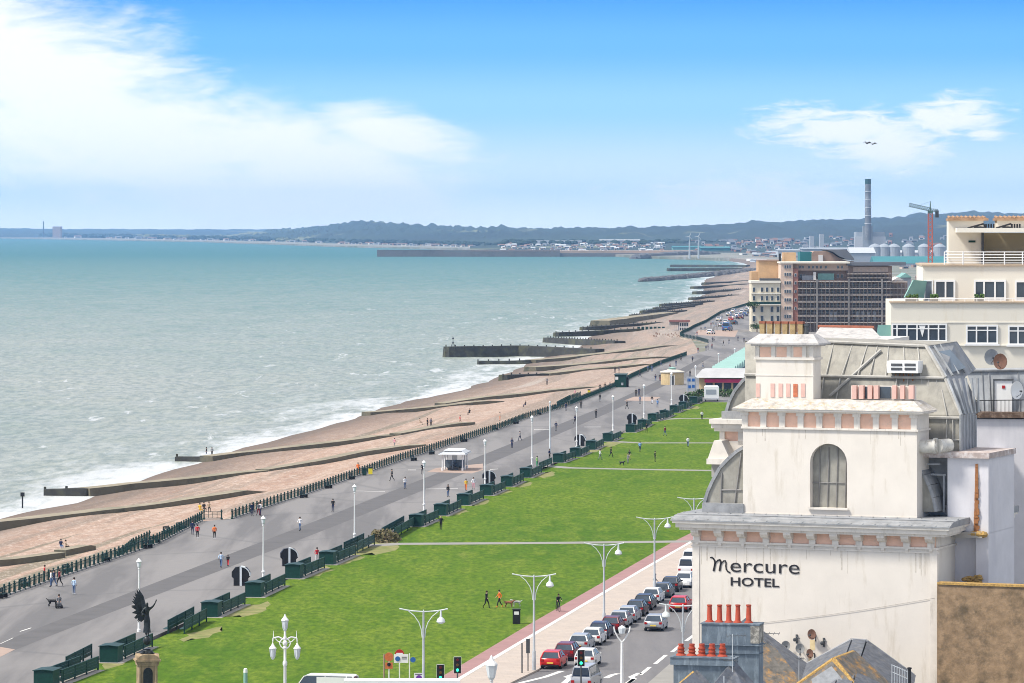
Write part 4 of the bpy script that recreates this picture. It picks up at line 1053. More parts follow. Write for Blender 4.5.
for x0, x1, nt_ in ((949, 987.5, 9), (996.5, 1060, 14)):
    tl = MB()
    fc.box(tl, x0-1, 218.2, x1+1, 220.6, 9.6, 14.3)
    for k in range(nt_):
        q = lerp(x0+1.5, x1-2.5, k/(nt_-1)); p = C_(q, 218, 9.7); tl.cyl(p, p+Vector((0,4.4,.1)), .12, .12, 8)
    tl.build('tile_coping', mat('tile_coping', (.36,.22,.13), .9, .35, 1.5), cr_)
rl = MB()
for y_ in (252, 254.8, 257.5, 260.2, 263): rl.cyl(C_(944.5, y_, 4.3), C_(1110, y_, 4.3), .035, .035, 5)
for q in (944.5, 963, 983.5, 1004.5, 1022.5, 1040): rl.cyl(C_(q, 251.5, 4.3), C_(q, 266, 4.3), .05, .05, 6)
rl.cyl(C_(944.5,252,4.3), C_(944.5,252,12), .05, .05, 5); rl.build('terrace_balustrade', M['white_paint'], cr_)
r2_ = MB(); r2_.cyl(C_(893, 298.8, .3), C_(1110, 298, .3), .03, .03, 5)
for k in range(16): r2_.cyl(C_(893+k*12, 302, .3), C_(893+k*12, 298.3, .3), .03, .03, 5)
r2_.build('terrace_railing', M['white_paint'], cr_)
for q0, q1 in ((967.5, 996), (996, 1022)):
    b = MB(); p0, p1, p2, p3 = C_(q0, 228, 7), C_((q0+q1)/2+2, 223.6, 7), C_((q0+q1)/2+3, 228, 7), C_(q0+8, 227.6, 7)
    b.cyl(p0, p1, .07, .07, 5); b.cyl(p0+Vector((.5,0,.05)), p2, .12, .12, 5); b.cyl(p3, p1-Vector((.2,0,.3)), .1, .1, 5); b.cyl(p1, p2, .06, .06, 5)
    for k in range(4): p = C_(q1-10+k*2.6, 227.9, 7); b.cyl(p, p+Vector((0,0,.32)), .07, .07, 5)
    o = b.build('roof_frame', M['black'], cr_)
gl = MB(); gl.slab([C_(904.5,297.5,1.5),C_(924,298,3.9),C_(927,281,3.9),C_(913.5,280,2.2)], .08); gl.build('glass_canopy', M['teal_pale'], cr_)
gl = MB(); gl.slab([C_(876,341,.5),C_(891,341,.5),C_(891,325,.5),C_(878,325,.5)], .3); gl.build('side_canopy', M['teal_pale'], cr_)
for q, wd, lb in ((912, 1.0, 'low green planter on the terrace beside the teal canopy'), (934, .6, 'small green planter below the terrace window near the canopy'), (979, .7, 'low green planter on the terrace below the middle window')):
    p = C_(q, 301.5, .8); t = thing('planter', lb, 'planter', (0,0,0)); t.location = Matrix.Translation(fc.loc) @ Matrix.Rotation(fc.rz, 4, 'Z') @ p
    b = MB(); b.box(-wd/2,wd/2,-.2,.2,0,.3); b.build('trough', M['concrete'], t)
    b = MB()
    for k in range(26): c_ = (random.uniform(-wd/2, wd/2), random.uniform(-.2,.2), .3+random.random()*.25); b.sph(c_, random.uniform(.06,.13), 5, 4)
    b.build('leaves', mat('planter_leaves', (.06,.11,.03), .9, .4, 6), t)
b = MB(); fc.box(b, 968.5, 240.5, 975.5, 242.5, 9.9, 10); b.build('wall_lights', M['green_paint'], cr_)
# ================================================================ promenade railing
def along(path, step, start=0.0):
    out_ = []; acc = start
    for (x0, y0), (x1, y1) in zip(path[:-1], path[1:]):
        L_ = math.hypot(x1-x0, y1-y0)
        while acc <= L_:
            k = acc/L_; out_.append((lerp(x0, x1, k), lerp(y0, y1, k), math.atan2(y1-y0, x1-x0))); acc += step
        acc -= L_
    return out_
def post_mb(mb, x, y, h=1.25, s=1.0, n=7):
    mb.lathe((x, y, 0), [(0,.15*s),(.18,.15*s),(.22,.085*s),(h*.7,.07*s),(h*.72,.13*s),(h*.80,.13*s),(h*.82,.06*s),(h*.88,.10*s),(h*.95,.09*s),(h,.02)], n)
def railing(label, path, step, zoff=0, limit=100, s=1.0):
    x0, y0 = path[0]
    t = thing('promenade_railing', label, 'railing', (x0, y0, zoff))
    ps = [(x-x0, y-y0, a) for x, y, a in along(path, step)]
    base = MB(); post_mb(base, 0, 0, 1.3, 1.15*s)
    first = None
    for x, y, a in ps[:limit]:
        if first is None: first = base.build('post', M['green_dark'], t, loc=(x, y, 0))
        else: c = first.copy(); COL.objects.link(c); c.parent = t; c.location = (x, y, 0)
    if len(ps) > limit:
        b = MB()
        for x, y, a in ps[limit:]: post_mb(b, x, y, 1.3, 1.15*s, 5)
        o = b.build('posts', M['green_dark'], t); o['kind'] = 'stuff'
    b = MB()
    for (xa, ya, _), (xb, yb, _) in zip(ps[:-1], ps[1:]):
        if math.hypot(xb-xa, yb-ya) > step*2.5: continue
        for z, r in ((1.0,.035),(.68,.03),(.22,.03)): b.cyl((xa,ya,z),(xb,yb,z), r, r, 4, cap=False)
        k = 3
        for i in range(1, k+1):
            x, y = lerp(xa, xb, i/(k+1)), lerp(ya, yb, i/(k+1)); b.box(x-.03, x+.03, y-.03, y+.03, .22, 1.0)
        d = Vector((xb-xa, yb-ya)).normalized(); nn = Vector((-d.y, d.x))*.12
        b.add([(xa-nn.x,ya-nn.y,.0),(xb-nn.x,yb-nn.y,.0),(xb+nn.x,yb+nn.y,.0),(xa+nn.x,ya+nn.y,.0),(xa-nn.x,ya-nn.y,.14),(xb-nn.x,yb-nn.y,.14),(xb+nn.x,yb+nn.y,.14),(xa+nn.x,ya+nn.y,.14)],
            [(0,1,5,4),(1,2,6,5),(2,3,7,6),(3,0,4,7),(4,5,6,7)], 1)
    b.build('rails', [M['green_paint'], M['concrete']], t)
    return t
railing('dark green seafront railing between the near edge and the gated gap', FENCE[:5], 2.0)
railing('short dark green railing across the gap in the near promenade railing', [P(204,519.6), P(218,519.8), P(231,518.5)], 2.6)
railing('long dark green seafront railing from the gap past the white shelter', FENCE[5:], 2.3)
railing('green railing curving round the steps beside the beach hut kiosk', [P(*p) for p in CURVE_PX[1:9]], 3.5, s=1.3)
railing('dark green railing along the crowded far stretch of promenade', [P(*p) for p in CURVE_PX[8:]], 4.5, s=1.3)
railing('lower green railing of the steps down to the near beach', [P(117,562,-.8), P(133,548.5,-.8), P(150,540.5,-.8)], 2.0, -.8)
railing('second green rail behind the long railing by the lamp post', [P(557,407.5), P(570,400.5), P(581,397)], 2.3, 0)

# ================================================================ wind-shelter benches along the lawn
def shelter(L_):
    t = thing('wind_shelter_bench', 'x', 'bench')
    # local: y along the row, x across (towards the lawn +)
    b = MB(); b.box(-.8,.8,0,.10,.05,1.7); b.box(-.8,-.7,.1,2.0,.05,1.7); b.box(.7,.8,.1,2.0,.05,1.7); b.build('end_screen', M['green_paint'], t)
    b = MB(); b.slab([(-.88,-.1,1.70),(0,-.1,1.80),(0,2.4,1.80),(-.88,2.4,1.70)], .06); b.slab([(0,-.1,1.80),(.88,-.1,1.70),(.88,2.4,1.70),(0,2.4,1.80)], .06); b.build('roof', M['green_dark'], t)
    for s in (-1, 1):
        b = MB()
        x = s*.78
        for z in (.30, .58, .86, 1.14): b.box(x-.03, x+.03, 2.4, L_, z, z+.25)
        b.box(x-.05, x+.05, 2.4, L_, 1.40, 1.46)
        b.build('back_screen', M['green_paint'], t)
        b = MB()
        for z in (.40, .52, .64): b.box(min(x, x-s*.15*(z-.3)*3)-.0, max(x-.05*s, x-s*.16*3*(z-.22)), 2.95, L_-.1, .44, .49)
        b.box(min(x-s*.1, x-s*.55), max(x-s*.1, x-s*.55), 2.95, L_-.1, .49, .53); b.build('seat', M['green_paint'], t)
        k = int(L_/3)
        for i in range(k):
            y = lerp(3.0, L_-.1, i/(k-1)); b = MB(); b.box(x-.06, x+.06, y-.06, y+.06, 0, 1.42); b.box(min(x, x-s*.5), max(x, x-s*.5), y-.05, y+.05, .34, .44); b.box(x-s*.5-.04, x-s*.5+.04, y-.05, y+.05, 0, .36); b.build('leg', M['green_dark'], t)
    b = MB(); b.box(-1.3,1.3,-.4,L_+.2,.002,.05); b.build('base_slab', M['concrete'], t)
    return t
UN = [(32,688),(98,663),(200,617.5),(244,597.5),(284,579),(318,565),(408,527),(433,516),(456,505.5),(479,495.8),(500,487),(519,478),(552,463),(569,457),(585,450),(602,441.8),(625,432.5),(637,427.5),(647,421.5),(659,418),(669,413),(678,409.2),(689,404)]
protoL = shelter(13.5); 
pos = [P(*p) for p in UN]
for i, (x, y) in enumerate(pos):
    j = min(i+1, len(pos)-1); k = max(0, j-1)
    a = math.atan2(pos[j][1]-pos[k][1], pos[j][0]-pos[k][0])-math.pi/2
    lab = ORD[i]+' green windbreak bench along the lawn edge, counted from the statue end'
    o = protoL if i == 0 else copy_tree(protoL)
    o.location = (x+.9, y, 0); o.rotation_euler.z = a; o.scale = (1,1,.86*random.uniform(.96,1.04)); o['label'] = lab; o['group'] = 'green windbreak benches between promenade and lawn'
# two lone stretches
def lone(label, a, b_, parts=2):
    (x0, y0), (x1, y1) = P(*a), P(*b_); L_ = math.hypot(x1-x0, y1-y0); an = math.atan2(y1-y0, x1-x0)-math.pi/2
    t = thing('slatted_bench_screen', label, 'bench', (x0, y0, 0), an)
    for s in range(parts):
        x = s*1.5
        b = MB()
        for z in (.35, .68, 1.0): b.box(x-.03, x+.03, 0, L_-(1.5*s), z, z+.29)
        b.build('back_screen', M['green_paint'], t)
        b = MB(); b.box(x-.5 if s == 0 else x-.5, x-.05, .1, L_-.2-1.5*s, .42, .47); b.build('seat', M['green_paint'], t)
        for k in range(4):
            y = lerp(.1, L_-.2-1.5*s, k/3); b = MB(); b.box(x-.06, x+.06, y-.06, y+.06, 0, 1.3); b.build('leg', M['green_dark'], t)
lone('long green slatted bench beside the statue without end shelter', (168,634), (194,620))
lone('green slatted bench running left of the statue pillar', (66,672), (92,658.5), 1)
lone('green slatted bench just before the planted gap in the row', (344,553.5), (364,544))
lone('green bench screen beside the small shrub bed', (382,538.5), (404,526))
lone('green bench screen around the tall flagpole-like lamp', (539,471), (552,465.5), 1)

# shrub bed
def bush(name, label, px, py, w_, h_, m, group=None, nn=130):
    x, y = P(px, py); t = thing(name, label, 'shrub', (x, y, 0), 0, group)
    b = MB()
    for k in range(nn):
        a = random.random()*6.28; rr = random.random()**.5; z = random.random()
        c_ = (math.cos(a)*rr*w_/2*(1-.4*z), math.sin(a)*rr*w_*.9*(1-.4*z), z*h_); r = random.uniform(.12,.3)
        d = Vector((random.gauss(0,1), random.gauss(0,1), random.gauss(0,1))).normalized(); e = d.orthogonal().normalized()*r; f = d.cross(e).normalized()*r
        c_ = Vector(c_); b.add([c_-e-f*.5, c_+e-f*.5, c_+e*.6+f, c_-e*.7+f*.8], [(0,1,2,3)])
    b.build('foliage', m, t, fix=False)
    b = MB(); 
    for k in range(5): b.cyl((0,0,0), (random.uniform(-.4,.4)*w_*.5, random.uniform(-.4,.4)*w_*.5, h_*.7), .05, .02, 5)
    b.build('stem', M['brick_brown'], t)
shrubm = mat('dry_shrub', (.12,.11,.05), .95, .5, 2, stain=(.25,.18,.12), stain_amt=.6, stain_scale=2)
leafm = mat('dark_leaves', (.04,.075,.025), .95, .5, 1)
bush('shrub', 'brownish shrub filling the planted gap between the lawn benches', 384, 541, 4.6, 1.2, shrubm, nn=420)

# ================================================================ lamp posts
def lamp_proto(h):
    t = thing('promenade_lamp', 'x', 'street lamp')
    b = MB(); b.lathe((0,0,0), [(0,.19),(.25,.19),(.3,.13),(.95,.12),(1.0,.19),(1.12,.19),(1.2,.10),(1.5,.085),(h-1.1,.055),(h-1.05,.10),(h-.95,.10),(h-.9,.05)], 10); b.build('pole', M['white_paint'], t, smooth=True)
    b = MB(); b.lathe((0,0,h-.9), [(0,.09),(.08,.15),(.5,.21),(.52,.19)], 8); b.build('lantern_glass', M['lamp_glass'], t)
    b = MB(); b.lathe((0,0,h-.38), [(0,.25),(.05,.27),(.2,.18),(.28,.07),(.38,.03)], 10); b.build('lamp_cap', M['white_paint'], t, smooth=True)
    return t
pl = lamp_proto(6.9)
LP = [(139,632,558),(263.3,582,515.5),(354.5,543.5,484),(424,512.5,460),(485,486,439),(532,466,415),(576.6,447.5,406),(613,431,395),(644,419.5,384),(671.5,405,372),(695.5,392,365),(718.5,372,353),(734.7,366.5,348),(746.6,362,344)]
where = ['behind the winged statue','beside the first black curved board','at the bench left of the shrub bed','just left of the white shelter','in front of the white shelter side','by the lawn path past the shelter','beside the distant black board','opposite the green kiosk','behind the lawn by the pink paving','in front of the round brick kiosk','right of the round brick kiosk','on the promenade left of the turquoise roofs','at the near end of the turquoise roofs','halfway along the turquoise roofs']
for i, (px, py, pt) in enumerate(LP):
    x, y = P(px, py); h = (py-pt)*y/F
    o = pl if i == 0 else copy_tree(pl)
    o.location = (x, y, 0); o.scale = (1, 1, h/6.9); o['label'] = 'slender white promenade lamp post '+where[i]; o['group'] = 'white promenade lamp posts'
x, y = P(550, 453.5); t = thing('flagpole', 'taller plain pale post beside the lawn gap near a lamp', 'pole', (x, y, 0)); hh = 50.5*y/F
b = MB(); b.lathe((0,0,0), [(0,.2),(.4,.2),(.45,.13),(hh,.09)], 8); b.build('mast', M['pale_steel'], t)
b = MB(); b.lathe((0,0,hh), [(0,.16),(.1,.2),(.3,.12),(.35,.02)], 8); b.build('finial', M['pale_steel'], t)

# modern double arm street lamps
def arm_lamp(h, wd):
    t = thing('street_lamp', 'x', 'street lamp')
    b = MB(); b.lathe((0,0,0), [(0,.16),(1.6,.15),(1.65,.11),(h-.1,.075)], 10); b.build('pole', M['steel'], t, smooth=True)
    b = MB()
    n = 10
    for i in range(n):
        xa, xb = lerp(-wd, wd, i/n), lerp(-wd, wd, (i+1)/n)
        za, zb_ = [h-.12+.22*(abs(q)/wd)**2 for q in (xa, xb)]
        b.cyl((xa,0,za),(xb,0,zb_), .05, .05, 6)
    for s in (-1, 1):
        pr = [(s*.10,h-2.1),(s*.16,h-1.5),(s*.35,h-.95),(s*.7,h-.45),(s*wd*.62,h-.08)]
        for p, q in zip(pr[:-1], pr[1:]): b.cyl((p[0],0,p[1]),(q[0],0,q[1]), .035, .035, 5)
    b.cyl((0,0,h-.2),(0,0,h+.02), .06, .04, 6)
    b.build('arm', M['pale_steel'], t)
    b = MB(); b.lathe((wd*.72,0,h-.95), [(0,.30),(.05,.34),(.28,.27),(.42,.10),(.75,.07),(.98,.06)], 12); b.build('lamp_head', M['pale_steel'], t, smooth=True)
    b = MB(); b.lathe((wd*.72,0,h-1.03), [(0,.16),(.08,.28)], 12); b.build('lamp_lens', M['lamp_glass'], t)
    return t
al = arm_lamp(8.0, 1.85)
def place(px, ytop, h=8.0):
    Y = F*(HC-h)/(ytop-HY); return ((px-512)*Y/F, Y, 0)
for i, (px, yt, lb) in enumerate([(423.5,610,'above the traffic lights'),(534,575,'by the near red parked car'),(604,544,'halfway along the parked cars'),(654.5,518,'beside the person in green'),(694,498,'half hidden by the hotel cornice'),(683,604.5,'behind the ringed chimney pots')]):
    o = al if i == 0 else copy_tree(al)
    o.location = place(px, yt); o['label'] = 'tall grey street lamp with curved twin arms '+lb; o['group'] = 'twin-armed street lamps'; o.rotation_euler.z = R(-4+3*i)
    if i == 5: o.rotation_euler.z = math.pi+.1
# other slender V lamp in front of the road
o = thing('forked_lamp_post', 'white lamp post with forked top standing in the road island', 'street lamp', place(622, 628, 7.0))
b = MB(); b.lathe((0,0,0), [(0,.17),(1,.15),(5.9,.10),(6,.12)], 8); b.build('pole', M['white_paint'], o)
b = MB()
for s in (-1, 1): b.tube([(0,0,5.9),(s*.25,0,6.2),(s*.55,0,6.75),(s*.62,0,7.1)], .06, 6)
b.build('fork', M['white_paint'], o)
b = MB(); b.lathe((0,0,6.5), [(0,.05),(.1,.22),(.5,.30),(.6,.2),(.7,.03)], 8); b.build('lantern', M['lamp_glass'], o)

# ornate triple lantern post
Y = 283.0
t = thing('ornate_lamp_post', 'ornate cream lamp post with three lanterns on the lawn near a white van', 'street lamp', ((285-512)*Y/F, Y, 0))
zt = HC-(617-HY)*Y/F
b = MB(); b.lathe((0,0,0), [(0,.4),(.6,.38),(.8,.2),(2.0,.17),(2.1,.25),(2.3,.16),(zt-3.4,.13),(zt-3.3,.2),(zt-3.1,.2),(zt-3.0,.12),(zt-2.2,.12),(zt-2.1,.19),(zt-2.0,.11),(zt-1.0,.10)], 10); b.build('pole', M['white_paint'], t, smooth=True)
b = MB()
for s in (-1, 1):
    b.tube([(s*.1,0,zt-2.2),(s*.35,0,zt-2.05),(s*.5,0,zt-1.8),(s*.35,0,zt-1.6),(s*.12,0,zt-1.5)], .05, 6)
    b.tube([(s*.1,0,zt-1.55),(s*.55,0,zt-1.38),(s*1.05,0,zt-1.45),(s*1.08,0,zt-1.7)], .055, 6)
    b.cyl((s*1.02,0,zt-1.45),(s*1.02,0,zt-.95), .05, .015, 6); b.tube([(s*.3,0,zt-1.75),(s*.6,0,zt-1.7),(s*.85,0,zt-1.5)], .035, 5)
b.sph((0,0,zt-1.8), .22, 10, 6); b.sph((0,0,zt-1.45), .16, 8, 5); b.build('scroll_arms', M['white_paint'], t)
for (x, z) in ((-1.08, zt-2.95), (1.08, zt-2.95), (0, zt-1.0)):
    b = MB(); b.lathe((x,0,z), [(0,.05),(.08,.14),(.2,.20),(.75,.29)], 8); lo_ = b.build('lantern', M['lamp_glass'], t)
    b = MB(); b.lathe((x,0,z+.75), [(0,.33),(.05,.33),(.18,.2),(.3,.1),(.45,.03)], 8); b.build('cap', M['white_paint'], lo_)
    b = MB()
    for k in range(8):
        a = 2*math.pi*k/8; b.cyl((x+.21*math.cos(a),.21*math.sin(a),z+.2),(x+.30*math.cos(a),.30*math.sin(a),z+.76), .018, .018, 4)
    b.build('frame', M['steel'], lo_)
t.scale = (.78,.78,1)
t = thing('lantern_post', 'single pale hexagonal lantern top on a post near the traffic lights', 'street lamp', place(491.5, 655, 7.5))
b = MB(); b.lathe((0,0,0), [(0,.15),(5.6,.09),(5.7,.14)], 8); b.build('pole', M['white_paint'], t)
b = MB(); b.lathe((0,0,5.7), [(0,.08),(.25,.25),(1.1,.42)], 6); lo_ = b.build('lantern', M['lamp_glass'], t)
b = MB(); b.lathe((0,0,6.8), [(0,.46),(.12,.40),(.35,.16),(.5,.12),(.7,.03)], 6); b.build('cap', M['white_paint'], lo_)

# ================================================================ winged statue on a stone pier
Y = 309.0; x0 = (147-512)*Y/F; pz = lambda py: HC-(py-HY)*Y/F
t = thing('winged_statue', 'dark bronze winged angel standing on a globe above a carved stone pier', 'statue', (x0, Y, 0), R(12))
zc_ = pz(655); k = 1.0
b = MB(); b.box(-.80,.80,-.7,.7,0,zc_-.6); b.box(-1.1,1.1,-1.0,1.0,0,.6); 
for s in (-1, 1): b.lathe((s*.72,-.72,0), [(0,.16),(zc_-.6,.14)], 8); b.lathe((s*.72,.72,0), [(0,.16),(zc_-.6,.14)], 8)
b.box(-.95,.95,-.85,.85,zc_-.75,zc_-.6); b.build('pier', M['stone'], t)
b = MB(); b.box(-1.0,1.0,-.9,.9,zc_-.6,zc_-.42); b.box(-1.12,1.12,-1.02,1.02,zc_-.42,zc_-.28)
n = 10; arc_ = [(1.0*math.cos(math.pi*i/n), zc_-.28+.42*math.sin(math.pi*i/n)) for i in range(n+1)]; b.prism(arc_, -.95, .95, 'y'); b.prism([(p[0]*.9, p[1]) for p in arc_], -1.0, 1.0, 'x'); b.build('cornice', M['stone'], t)
b = MB(); 
ar = [(-.42, zc_-2.4), (.42, zc_-2.4), (.42, zc_-1.3)]+[(.42*math.cos(math.pi*i/8), zc_-1.3+.42*math.sin(math.pi*i/8)) for i in range(1, 8)]+[(-.42, zc_-1.3)]
b.prism(ar, -.78, -.69, 'y'); b.build('bronze_plaque', M['bronze'], t)
b = MB()
zg = pz(646)+.25
b.lathe((0,0,zc_+.05), [(0,.62),(.12,.7),(.22,.45),(.35,.32),(.42,.36)], 10)
for i in range(4): a = math.pi/4+i*math.pi/2; b.sph((.5*math.cos(a), .5*math.sin(a), zc_+.22), .17, 6, 4)
b.build('scroll_base', M['bronze'], t, smooth=True)
gz = pz(640.5)
b = MB(); b.sph((0,0,gz), .36, 14, 9); b.build('globe', M['bronze'], t, smooth=True)
# figure by skin
def skin_mesh(name, joints, edges, radii, sub=1):
    me = bpy.data.meshes.new(name); me.from_pydata(joints, edges, []); me.update()
    o = bpy.data.objects.new(name, me); COL.objects.link(o)
    sk = o.modifiers.new('s', 'SKIN'); sk.use_smooth_shade = True
    for v, r in zip(me.skin_vertices[0].data, radii): v.radius = r if isinstance(r, tuple) else (r, r); v.use_root = False
    me.skin_vertices[0].data[0].use_root = True
    sb = o.modifiers.new('b', 'SUBSURF'); sb.levels = sub; sb.render_levels = sub
    dg = bpy.context.evaluated_depsgraph_get(); ev = o.evaluated_get(dg); m_ = bpy.data.meshes.new_from_object(ev)
    bpy.data.objects.remove(o); m_.polygons.foreach_set('use_smooth', [True]*len(m_.polygons)); return m_
g0 = gz+.34; Hs = pz(601)-g0
J = [(0,0,.50),(0,0,.60),(0,-.02,.72),(0,-.03,.80),(0,-.05,.85),(0,-.07,.91),(0,-.08,.97),
     (.10,-.03,.78),(.20,-.12,.86),(.27,-.18,.97),(-.10,-.03,.78),(-.19,-.10,.68),(-.17,-.25,.62),
     (.05,0,.45),(.06,-.03,.25),(.04,.03,.05),(-.05,0,.45),(-.05,.05,.25),(-.02,.10,.06),(.04,-.07,.02),(-.02,.02,.02)]
Ed = [(0,1),(1,2),(2,3),(3,4),(4,5),(5,6),(3,7),(7,8),(8,9),(3,10),(10,11),(11,12),(0,13),(13,14),(14,15),(0,16),(16,17),(17,18),(15,19),(18,20)]
Ra = [.075,.06,.075,.07,.028,.042,.03,.035,.026,.018,.035,.026,.018,.065,.045,.024,.065,.05,.03,.02,.02]
me = skin_mesh('angel', [(a*Hs*1.0, b_*Hs, c*Hs+g0) for a, b_, c in J], Ed, [r*Hs*1.15 for r in Ra])
t.scale = (.84,.84,1); me.materials.append(M['bronze']); o = bpy.data.objects.new('angel_figure', me); COL.objects.link(o); o.parent = t
b = MB(); 
b.lathe((0,.02*Hs,g0+.10*Hs), [(0,.14*Hs),(.15*Hs,.11*Hs),(.35*Hs,.075*Hs),(.42*Hs,.07*Hs)], 10); b.build('robe', M['bronze'], t, smooth=True)
for s, (sx, lean) in ((1, (-.42, .55)), (-1, (-.30, .15))):
    b = MB()
    for k in range(9):
        a = lerp(-.9, .55, k/8)
        L_ = lerp(.34, .62, (k/8)**.7)*Hs*1.0
        root = Vector((-.04*Hs, (.06+.05*(s == -1))*Hs, g0+lerp(.68, .80, k/8)*Hs)); up = Vector((-math.cos(a)*.54*(.75 if s == 1 else 1), lean*.5*s*.5, math.sin(a)+.28)).normalized()
        tip = root+up*L_; e = up.cross(Vector((0,1,0))).normalized()*.075*Hs
        mid = root.lerp(tip, .55)
        b.add([root-e*.5+Vector((0,-.03,0)), mid-e, tip, mid+e, root+e*.5, root+Vector((0,.05,0)), mid+Vector((0,.06,0))], [(0,1,6,5),(1,2,6),(2,3,6),(3,4,5,6),(0,4,3,2,1)])
    b.build('wing', M['bronze'], t)
b = MB(); b.tube([(.27*Hs,-.18*Hs,g0+.97*Hs),(.30*Hs,-.19*Hs,g0+1.05*Hs)], .02*Hs, 5); b.build('olive_branch', M['bronze'], t)
b = MB(); b.sph((-.17*Hs,-.26*Hs,g0+.62*Hs), .05*Hs, 8, 6); b.build('orb', M['bronze'], t)

# ================================================================ curved black boards, bins, kiosks
def board():
    t = thing('curved_board', 'x', 'display board')
    b = MB(); n = 14
    oct_ = [(-.75,.0),(-.75,.75),(-.95,.95),(-.95,1.45),(-.6,1.9),(0,2.0),(.6,1.9),(.95,1.45),(.95,.95),(.75,.75),(.75,0)]
    b.prism(oct_, -.35, .35, 'y'); b.build('body', M['black'], t)
    b = MB(); b.box(-.11,.11,-.42,-.352,0,2.0); b.build('post', M['lamp_glass'], t)
    b = MB(); pr = [(.6,1.9),(.95,1.45),(.95,.95)]
    arc_ = [(1.0*math.cos(a), 1.05+.98*math.sin(a)) for a in [R(q) for q in range(0, 100, 10)]]
    b.prism(arc_+[(p[0]*.9, 1.05+(p[1]-1.05)*.9) for p in reversed(arc_)], -.45, .45, 'y'); b.build('hood', M['pale_steel'], t)
    return t
bd = board()
for i, (px, py, lb) in enumerate([(241,585.5,'at the second lawn bench, nearest the statue'),(289,566,'beside the second white lamp post'),(489,484.5,'right of the white shelter'),(580,446,'by a lamp half way along the lawn'),(632,424,'beyond the lawn paths'),(683.5,404,'near the blue and white sign')]):
    o = bd if i == 0 else copy_tree(bd)
    x, y = P(px, py); o.location = (x, y, 0); o.rotation_euler.z = random.uniform(-.2,.2); o['label'] = 'black curved-topped board with white post '+lb; o['group'] = 'black curved-topped boards along the benches'
def simple(name, label, cat, px, py, build, rz=0, z=0, group=None):
    x, y = P(px, py, z); t = thing(name, label, cat, (x, y, z), rz, group); build(t); return t
def b_bin(m, h=1.15):
    def f(t):
        b = MB(); b.box(-.3,.3,-.3,.3,.06,h-.2); b.build('body', m, t)
        b = MB(); b.box(-.33,.33,-.33,.33,h-.2,h); b.build('lid', M['green_dark'], t)
        b = MB(); b.box(-.18,.18,-.345,-.335,h-.17,h-.06); b.build('slot', M['black'], t)
    return f
simple('litter_bin', 'black litter bin on the grass near the two walkers', 'bin', 516.5, 624, lambda t: (MB().box(-.36,.36,-.3,.3,.04,1.35).build('body', M['black'], t), MB().box(-.4,.4,-.34,.34,1.35,1.42).build('lid', M['black'], t), MB().box(-.22,.22,-.31,-.302,.9,1.2).build('slot', M['white_paint'], t)))
simple('litter_bin', 'yellow bin beside the seafront railing left of the shelter', 'bin', 370.5, 474.5, b_bin(M['yellow_paint']), group='yellow bins by the railing')
simple('litter_bin', 'yellow bin beside the seafront railing below the green kiosk', 'bin', 589, 396, b_bin(M['yellow_paint'], 1.5), group='yellow bins by the railing')
simple('litter_bin', 'dark green bin next to the yellow bin on the promenade', 'bin', 364.5, 475.5, b_bin(M['green_dark']))
simple('marker_post', 'turquoise and white marker post on the near grass', 'post', 245.5, 690, lambda t: (MB().lathe((0,0,0),[(0,.17),(1.4,.16)],8).build('shaft', M['turq'], t), MB().lathe((0,0,1.4),[(0,.17),(.3,.15),(.36,.05)],8).build('top', M['white_paint'], t)))

def kiosk_green(t):
    b = MB(); b.box(-1.35,1.35,-2,2,0,2.9); b.build('cabin', M['green_paint'], t)
    b = MB(); b.slab([(-1.5,-2.2,3.0),(1.5,-2.2,3.0),(1.5,2.2,3.15),(-1.5,2.2,3.15)], .15); b.build('roof', M['green_dark'], t)
    b = MB(); b.box(-1.2,-.5,-2.04,-2.002,1.8,2.5); b.build('hatch', M['far_white'], t); b = MB(); b.box(.2,.7,-2.04,-2.002,.5,1.1); b.build('notice', M['zinc'], t)
    b = MB(); b.box(1.37,1.8,-.5,.5,0,2.3); b.build('side_store', M['black'], t)
simple('green_kiosk', 'dark green boxy beach kiosk against the promenade railing', 'kiosk', 621, 387, kiosk_green, R(-6))
def kiosk_round(t):
    b = MB(); n = 16; r = 2.75
    b.lathe((0,0,0), [(0,r),(2.9,r)], 16); b.build('wall', M['brick_pale'], t)
    b = MB(); b.lathe((0,0,2.9), [(0,r+.22),(.2,r+.22),(.35,r-.2),(.6,1.3),(.7,1.2)], 16); b.build('roof', mat('pale_parapet', (.58,.54,.46), .8, .1, .5), t)
    b = MB(); b.lathe((0,0,3.45), [(0,.85),(.45,.85),(.5,1.0),(.75,.2)], 10); b.build('lantern', M['turq'], t)
    b = MB(); b.box(-.5,.25,-r-.05,-r+.3,0,2.2); d = b.build('door', M['dark_steel'], t); b = MB(); b.box(-.7,-.52,-r-.1,-r+.3,0,2.4); b.box(.27,.45,-r-.1,-r+.3,0,2.4); b.build('door_frame', M['far_white'], d)
simple('round_kiosk', 'round pale-brick kiosk with turquoise roof lantern on the promenade', 'kiosk', 672.3, 384.5, kiosk_round)
